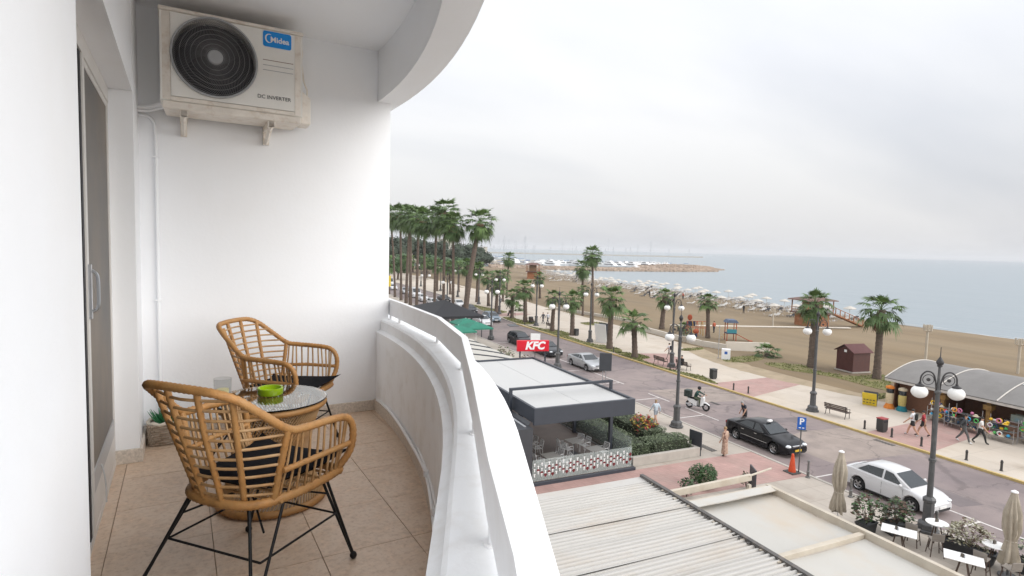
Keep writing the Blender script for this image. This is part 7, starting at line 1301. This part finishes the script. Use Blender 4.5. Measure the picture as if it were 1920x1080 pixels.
def motor_mesh(seed):
    r = random.Random(seed); b = MB(); L = r.uniform(13, 22); W_ = L * 0.27; b.loft([[(0.05, L * 0.5, 2.4), (-0.05, L * 0.5, 2.4), (-0.05, L * 0.46, 1.0), (0.05, L * 0.46, 1.0)], [(W_ * 0.42, L * 0.2, 2.1), (-W_ * 0.42, L * 0.2, 2.1), (-W_ * 0.25, L * 0.2, -0.2), (W_ * 0.25, L * 0.2, -0.2)], [(W_ * 0.5, -L * 0.2, 1.8), (-W_ * 0.5, -L * 0.2, 1.8), (-W_ * 0.4, -L * 0.2, -0.2), (W_ * 0.4, -L * 0.2, -0.2)], [(W_ * 0.46, -L * 0.5, 1.7), (-W_ * 0.46, -L * 0.5, 1.7), (-W_ * 0.4, -L * 0.5, 0.0), (W_ * 0.4, -L * 0.5, 0.0)]], 0)
    b.loft([[(-W_ * 0.36, y, z0), (W_ * 0.36, y, z0), (W_ * 0.30, y - 0.6, z1), (-W_ * 0.30, y - 0.6, z1)] for y, z0, z1 in ((L * 0.20, 2.0, 2.1), (L * 0.08, 2.0, 3.6), (-L * 0.36, 1.8, 3.6))], 0); b.box(-W_ * 0.352, W_ * 0.352, -L * 0.3, L * 0.09, 2.55, 3.05, 1); b.box(-W_ * 0.25, W_ * 0.25, -L * 0.25, -L * 0.02, 3.6, 4.6, 0); b.box(-W_ * 0.253, W_ * 0.253, -L * 0.2, -L * 0.03, 3.9, 4.3, 1); b.tube([(0, -L * 0.15, 4.6), (0, -L * 0.18, 6.6)], 0.1, 4, 2)
    return b.mesh('motor_yacht', [HULL, CGLASS, MAST])
SM = [sail_mesh(s, HULL if s % 4 else HULB) for s in range(1, 8)]; MM = [motor_mesh(s) for s in range(4)]; rm = random.Random(21)
for k in range(95):
    t_ = rm.random(); x = lerp(140, 330, t_) + rm.uniform(-6, 6); y = rm.uniform(345, 640) + 30 * t_; 
    if x > 250 and y > 470: continue
    tag(link('sailing_boat', SM[k % 7], None, (x, y, -0.6), rm.choice((0.3, 1.9, 3.4, 5.0)) + rm.uniform(-.1, .1)), 'moored sailing boat with a tall bare mast in the marina', 'sailing boat', 'sailing boats moored in the marina')
for k in range(26):
    x = lerp(165, 272, k / 25) + rm.uniform(-3, 3); y = 318 + rm.uniform(0, 40); tag(link('motor_yacht', MM[k % 4], None, (x, y, -0.6), rm.choice((0.2, 3.2, 1.7)) + rm.uniform(-.2, .2)), 'white motor yacht moored behind the rock breakwater', 'yacht', 'motor yachts behind the breakwater')
qy = MB(); qy.box(110, 240, 400, 404, -1, 0.7); qy.box(120, 260, 470, 474, -1, 0.7); qy.box(130, 250, 560, 564, -1, 0.7); tag(qy.build('pontoon', KERB), 'long grey pontoons between the moored boats', 'pontoon')
ml = MB(); ml.box(250, 900, 1090, 1100, -1, 2.2, 0, Matrix.Rotation(R_(-3), 4, 'Z')); tag(ml.build('harbour_mole', KERB), 'long straight grey harbour mole on the horizon', 'mole')
CARM = []
for c_ in (P_WHT, P_SIL, P_GRY, P_BLK, P_BLU): b = MB(); b.loft([[(-0.85, y, 0.25), (0.85, y, 0.25), (0.8, y, z), (-0.8, y, z)] for y, z in ((-2.1, 0.75), (-1.9, 0.9), (1.0, 0.9), (2.1, 0.7))], 0); b.loft([[(-0.78, y, 0.85), (0.78, y, 0.85), (0.62, y, z), (-0.62, y, z)] for y, z in ((-1.6, 0.9), (-1.1, 1.45), (0.2, 1.45), (0.95, 0.9))], 1); [b.cbox((sx * 0.8, sy, 0.3), (0.2, 0.6, 0.6), mi=2) for sx in (-1, 1) for sy in (-1.3, 1.3)]; CARM.append(b.mesh('harbour_car', [c_, CGLASS, TYRE]))
for k in range(64):
    row, i = divmod(k, 22); x = 82 + i * 3.1 + row * 4; y = 318 + row * 12 + i * 0.6; 
    if x > shore_x(y) - 5: continue
    tag(link('harbour_car', CARM[rm.randrange(5)], None, (x, y, -0.5), R_(rm.choice((80, 260)) + rm.uniform(-3, 3))), 'small parked car, %s from the left in the %s row of the marina car park' % (ORD[i], ('near', 'middle', 'far')[row]), 'car', 'cars parked at the marina')
# harbour cranes and silos
CRN = mat('crane_steel', (0.36, 0.33, 0.32), 0.6, var=0.1); CRB = mat('crane_blue', (0.12, 0.26, 0.45), 0.6, var=0.1)
def crane(x, y, h_, a, m, lb):
    t = thing('harbour_crane', lb, 'crane', (x, y, 0), a)
    for sx in (-1, 1):
        for sy in (-1, 1): MB().tube([(sx * 6, sy * 6, 0), (sx * 2.5, sy * 2.5, h_ * 0.45)], 0.8, 4).build('leg', m, parent=t)
    MB().box(-3.5, 3.5, -3.5, 3.5, h_ * 0.45, h_ * 0.58).build('machine_house', m, parent=t); q = MB(); q.tube([(0, 0, h_ * 0.55), (h_ * 0.42, 0, h_)], [1.2, 0.4], 4); q.build('jib', m, parent=t); MB().tube([(0, 0, h_ * 0.58), (-2, 0, h_ * 0.8), (h_ * 0.42, 0, h_)], 0.3, 4).build('stay', m, parent=t)
for x, y, h_, a, m, lb in ((350, 1010, 58, 0.2, CRN, 'grey harbour crane, right one of the horizon group'), (300, 980, 62, 0.4, CRN, 'grey harbour crane in the middle of the horizon group'), (235, 940, 52, 0.0, CRN, 'grey harbour crane left of the horizon group'), (150, 800, 62, 2.6, CRB, 'pale blue harbour crane between the tall palm trunks')): crane(x, y, h_, a, m, lb)
for k, (x, y, w_, h_) in enumerate(((330, 1040, 26, 24), (262, 990, 40, 14), (215, 960, 30, 16), (400, 1085, 60, 11))): t = thing('harbour_shed', ('tall silo block by the cranes', 'long low warehouse by the cranes', 'grey warehouse left of the cranes', 'low pale shed on the harbour mole')[k] , 'warehouse', (x, y, 0)); MB().box(-w_ / 2, w_ / 2, -8, 8, 0, h_).build('walls', CREAM, parent=t); MB().box(-w_ / 2 - 0.5, w_ / 2 + 0.5, -8.5, 8.5, h_, h_ + 1.2).build('roof', KERB, parent=t)
# dark trees beyond the bend
def round_tree(x, y, h_, R, label, dark=True):
    t = thing('broad_tree', label, 'tree', (x, y, 0), 0, 'trees beyond the bend'); r = random.Random(int(x * 13 + y)); MB().tube([(0, 0, -0.5), (0.2, 0, h_ * 0.3), (0, 0.1, h_ * 0.6)], [0.4, 0.3, 0.15], 6).build('trunk', BARK, parent=t)
    lv = MB(); pts = []
    for c in range(16):
        a, e_ = r.uniform(0, 6.28), r.uniform(-0.5, 1); cc = Vector((R * 0.65 * math.cos(a) * (1 - abs(e_) * 0.4), R * 0.65 * math.sin(a) * (1 - abs(e_) * 0.4), h_ * 0.64 + e_ * h_ * 0.27)); cr = R * r.uniform(0.28, 0.48); lv.ell(cc, (cr * 0.8, cr * 0.8, cr * 0.7), 8, 5)
        for _ in range(120): d = Vector((r.gauss(0, 1), r.gauss(0, 1), r.gauss(0, 0.8))).normalized(); pts.append(cc + d * cr * r.uniform(0.7, 1.05))
    leaf_quads(lv, pts, 0.5, r); tag(lv.build('crown', TREED if dark else LGRN, parent=t), kind='stuff')
TREED = mat('dark_tree_leaf', (0.035, 0.052, 0.03), 0.7, var=0.4, vs=0.5)
TL = ('leftmost broad dark tree by the balcony wall', 'second broad dark tree from the balcony wall', 'broad dark tree behind the leftmost tall trunks', 'broad dark tree behind the middle tall trunks', 'dark tree behind the tallest palm', 'dark tree left of the blue crane', 'dark tree below the blue crane', 'dark tree left of the thick palm trunk', 'low dark tree behind the thick palm trunk', 'dark tree right of the thick palm trunk', 'green tree below the dark tree row, left', 'green tree below the dark tree row, middle', 'green tree below the dark tree row, right', 'rightmost dark tree before the marina')
for i, (x, y, h_, R) in enumerate(((28, 212, 14, 8), (40, 225, 15, 8), (50, 232, 14, 8), (62, 240, 14.5, 8.5), (70, 236, 12.5, 7.5), (80, 246, 13, 8), (90, 250, 12, 7.5), (98, 262, 11, 7), (86, 232, 7, 5), (104, 268, 9, 6), (44, 190, 8, 5), (56, 198, 8, 5), (68, 205, 7.5, 5), (108, 285, 7, 5))): round_tree(x, y, h_, R, TL[i], i < 10 or i == 13)
hl = MB(); hr = [(-2500, 5200), (-1200, 5600), (-300, 5900), (500, 6200), (1200, 6400)]; 
vs = []; 
for i, (x, y) in enumerate([(lerp(-3500, 1300, k / 40), 5600 + 200 * math.sin(k)) for k in range(41)]): hh = 14 + 40 * max(0, mnoise.noise(Vector((i * 0.21, 0, 4))) + 0.4) * (1 - i / 44); vs += [(x, y, -2), (x, y + 300, hh), (x, y + 900, -2)]
hl.add(vs, [(3 * i + j, 3 * i + 3 + j, 3 * i + 4 + j, 3 * i + 1 + j) for i in range(40) for j in (0, 1)]); tag(hl.build('hills', mat('far_hill', (0.22, 0.22, 0.20), 0.95), normals=True), kind='structure')
# black canopy and green parasols between the palms
BCAN = mat('black_canopy_cloth', (0.012, 0.012, 0.015), 0.7, var=0.1); GCAN = mat('green_canopy_cloth', (0.015, 0.16, 0.105), 0.7, var=0.12, vs=2)
t = thing('black_canopy', 'large black hipped canopy below the tall palms', 'canopy', (23.6, 74.0, 0.1)); b = MB(); b.loft([[(-3.6, -6.2, 2.5), (3.2, -6.2, 2.5), (3.2, 6.2, 2.5), (-3.6, 6.2, 2.5)], [(-3.6, -6.2, 2.8), (3.2, -6.2, 2.8), (3.2, 6.2, 2.8), (-3.6, 6.2, 2.8)], [(-0.1, -0.6, 4.2), (0.1, -0.6, 4.2), (0.1, 0.6, 4.2), (-0.1, 0.6, 4.2)]]); b.build('cloth', BCAN, parent=t, normals=True)
for x in (-3.4, 3.0):
    for y in (-6, 0, 6): MB().tube([(x, y, 0), (x, y, 2.6)], 0.06, 6).build('post', DGREY, parent=t)
for i, (x, y, lb) in enumerate(((23.0, 60.5, 'green square parasol nearest the arched awnings'), (23.0, 64.0, 'green square parasol in the middle of the three'), (20.2, 58.5, 'green square parasol on the building side'))):
    t = thing('green_parasol', lb, 'parasol', (x, y, 0.1), 0.05 * i, 'green parasols'); b = MB(); b.loft([[(-s, -s, z), (s, -s, z), (s, s, z), (-s, s, z)] for s, z in ((1.5, 2.35), (1.5, 2.5), (0.8, 2.82), (0.05, 3.05))]); b.build('canopy', GCAN, parent=t, normals=True); MB().tube([(0, 0, 0), (0, 0, 3.1)], 0.04, 6).build('pole', WHITE, parent=t); MB().lathe([(0.35, 0), (0.35, 0.1), (0.05, 0.15)], 10).build('foot', IRON, parent=t)
t = thing('white_notice_panel', 'small white notice panel on a post behind the red sign', 'sign', (27.0, 53.5, 0.1), R_(-25)); MB().box(-0.5, 0.5, -0.03, 0.03, 1.9, 2.6).build('panel', WHITE, parent=t); MB().tube([(0, 0.05, 0), (0, 0.05, 2.5)], 0.04, 6).build('post', LAMPG, parent=t)
t = thing('yellow_sign', 'yellow sign panel beside the balcony wall at far left', 'sign', (27.2, 128, 0.1)); MB().box(-0.9, 0.9, -0.05, 0.05, 2.2, 4.6).build('panel', YEL, parent=t); MB().box(-0.1, 0.1, 0.05, 0.15, 0, 4.4).build('post', LAMPG, parent=t)
# ------------------------------------------------------------------ sea haze
hzm = bpy.data.materials.new('sea_haze'); hzm.use_nodes = True; hn = hzm.node_tree; hn.nodes.remove(hn.nodes['Principled BSDF'])
pv_ = hn.nodes.new('ShaderNodeVolumePrincipled'); pv_.inputs['Color'].default_value = (0.93, 0.95, 0.98, 1); pv_.inputs['Density'].default_value = 0.00016; pv_.inputs['Anisotropy'].default_value = 0.0
hn.links.new(pv_.outputs[0], hn.nodes['Material Output'].inputs['Volume'])
hz = MB(); hz.box(-7000, 14000, -3500, 14000, -5, 72); tag(hz.build('haze', hzm), kind='stuff')
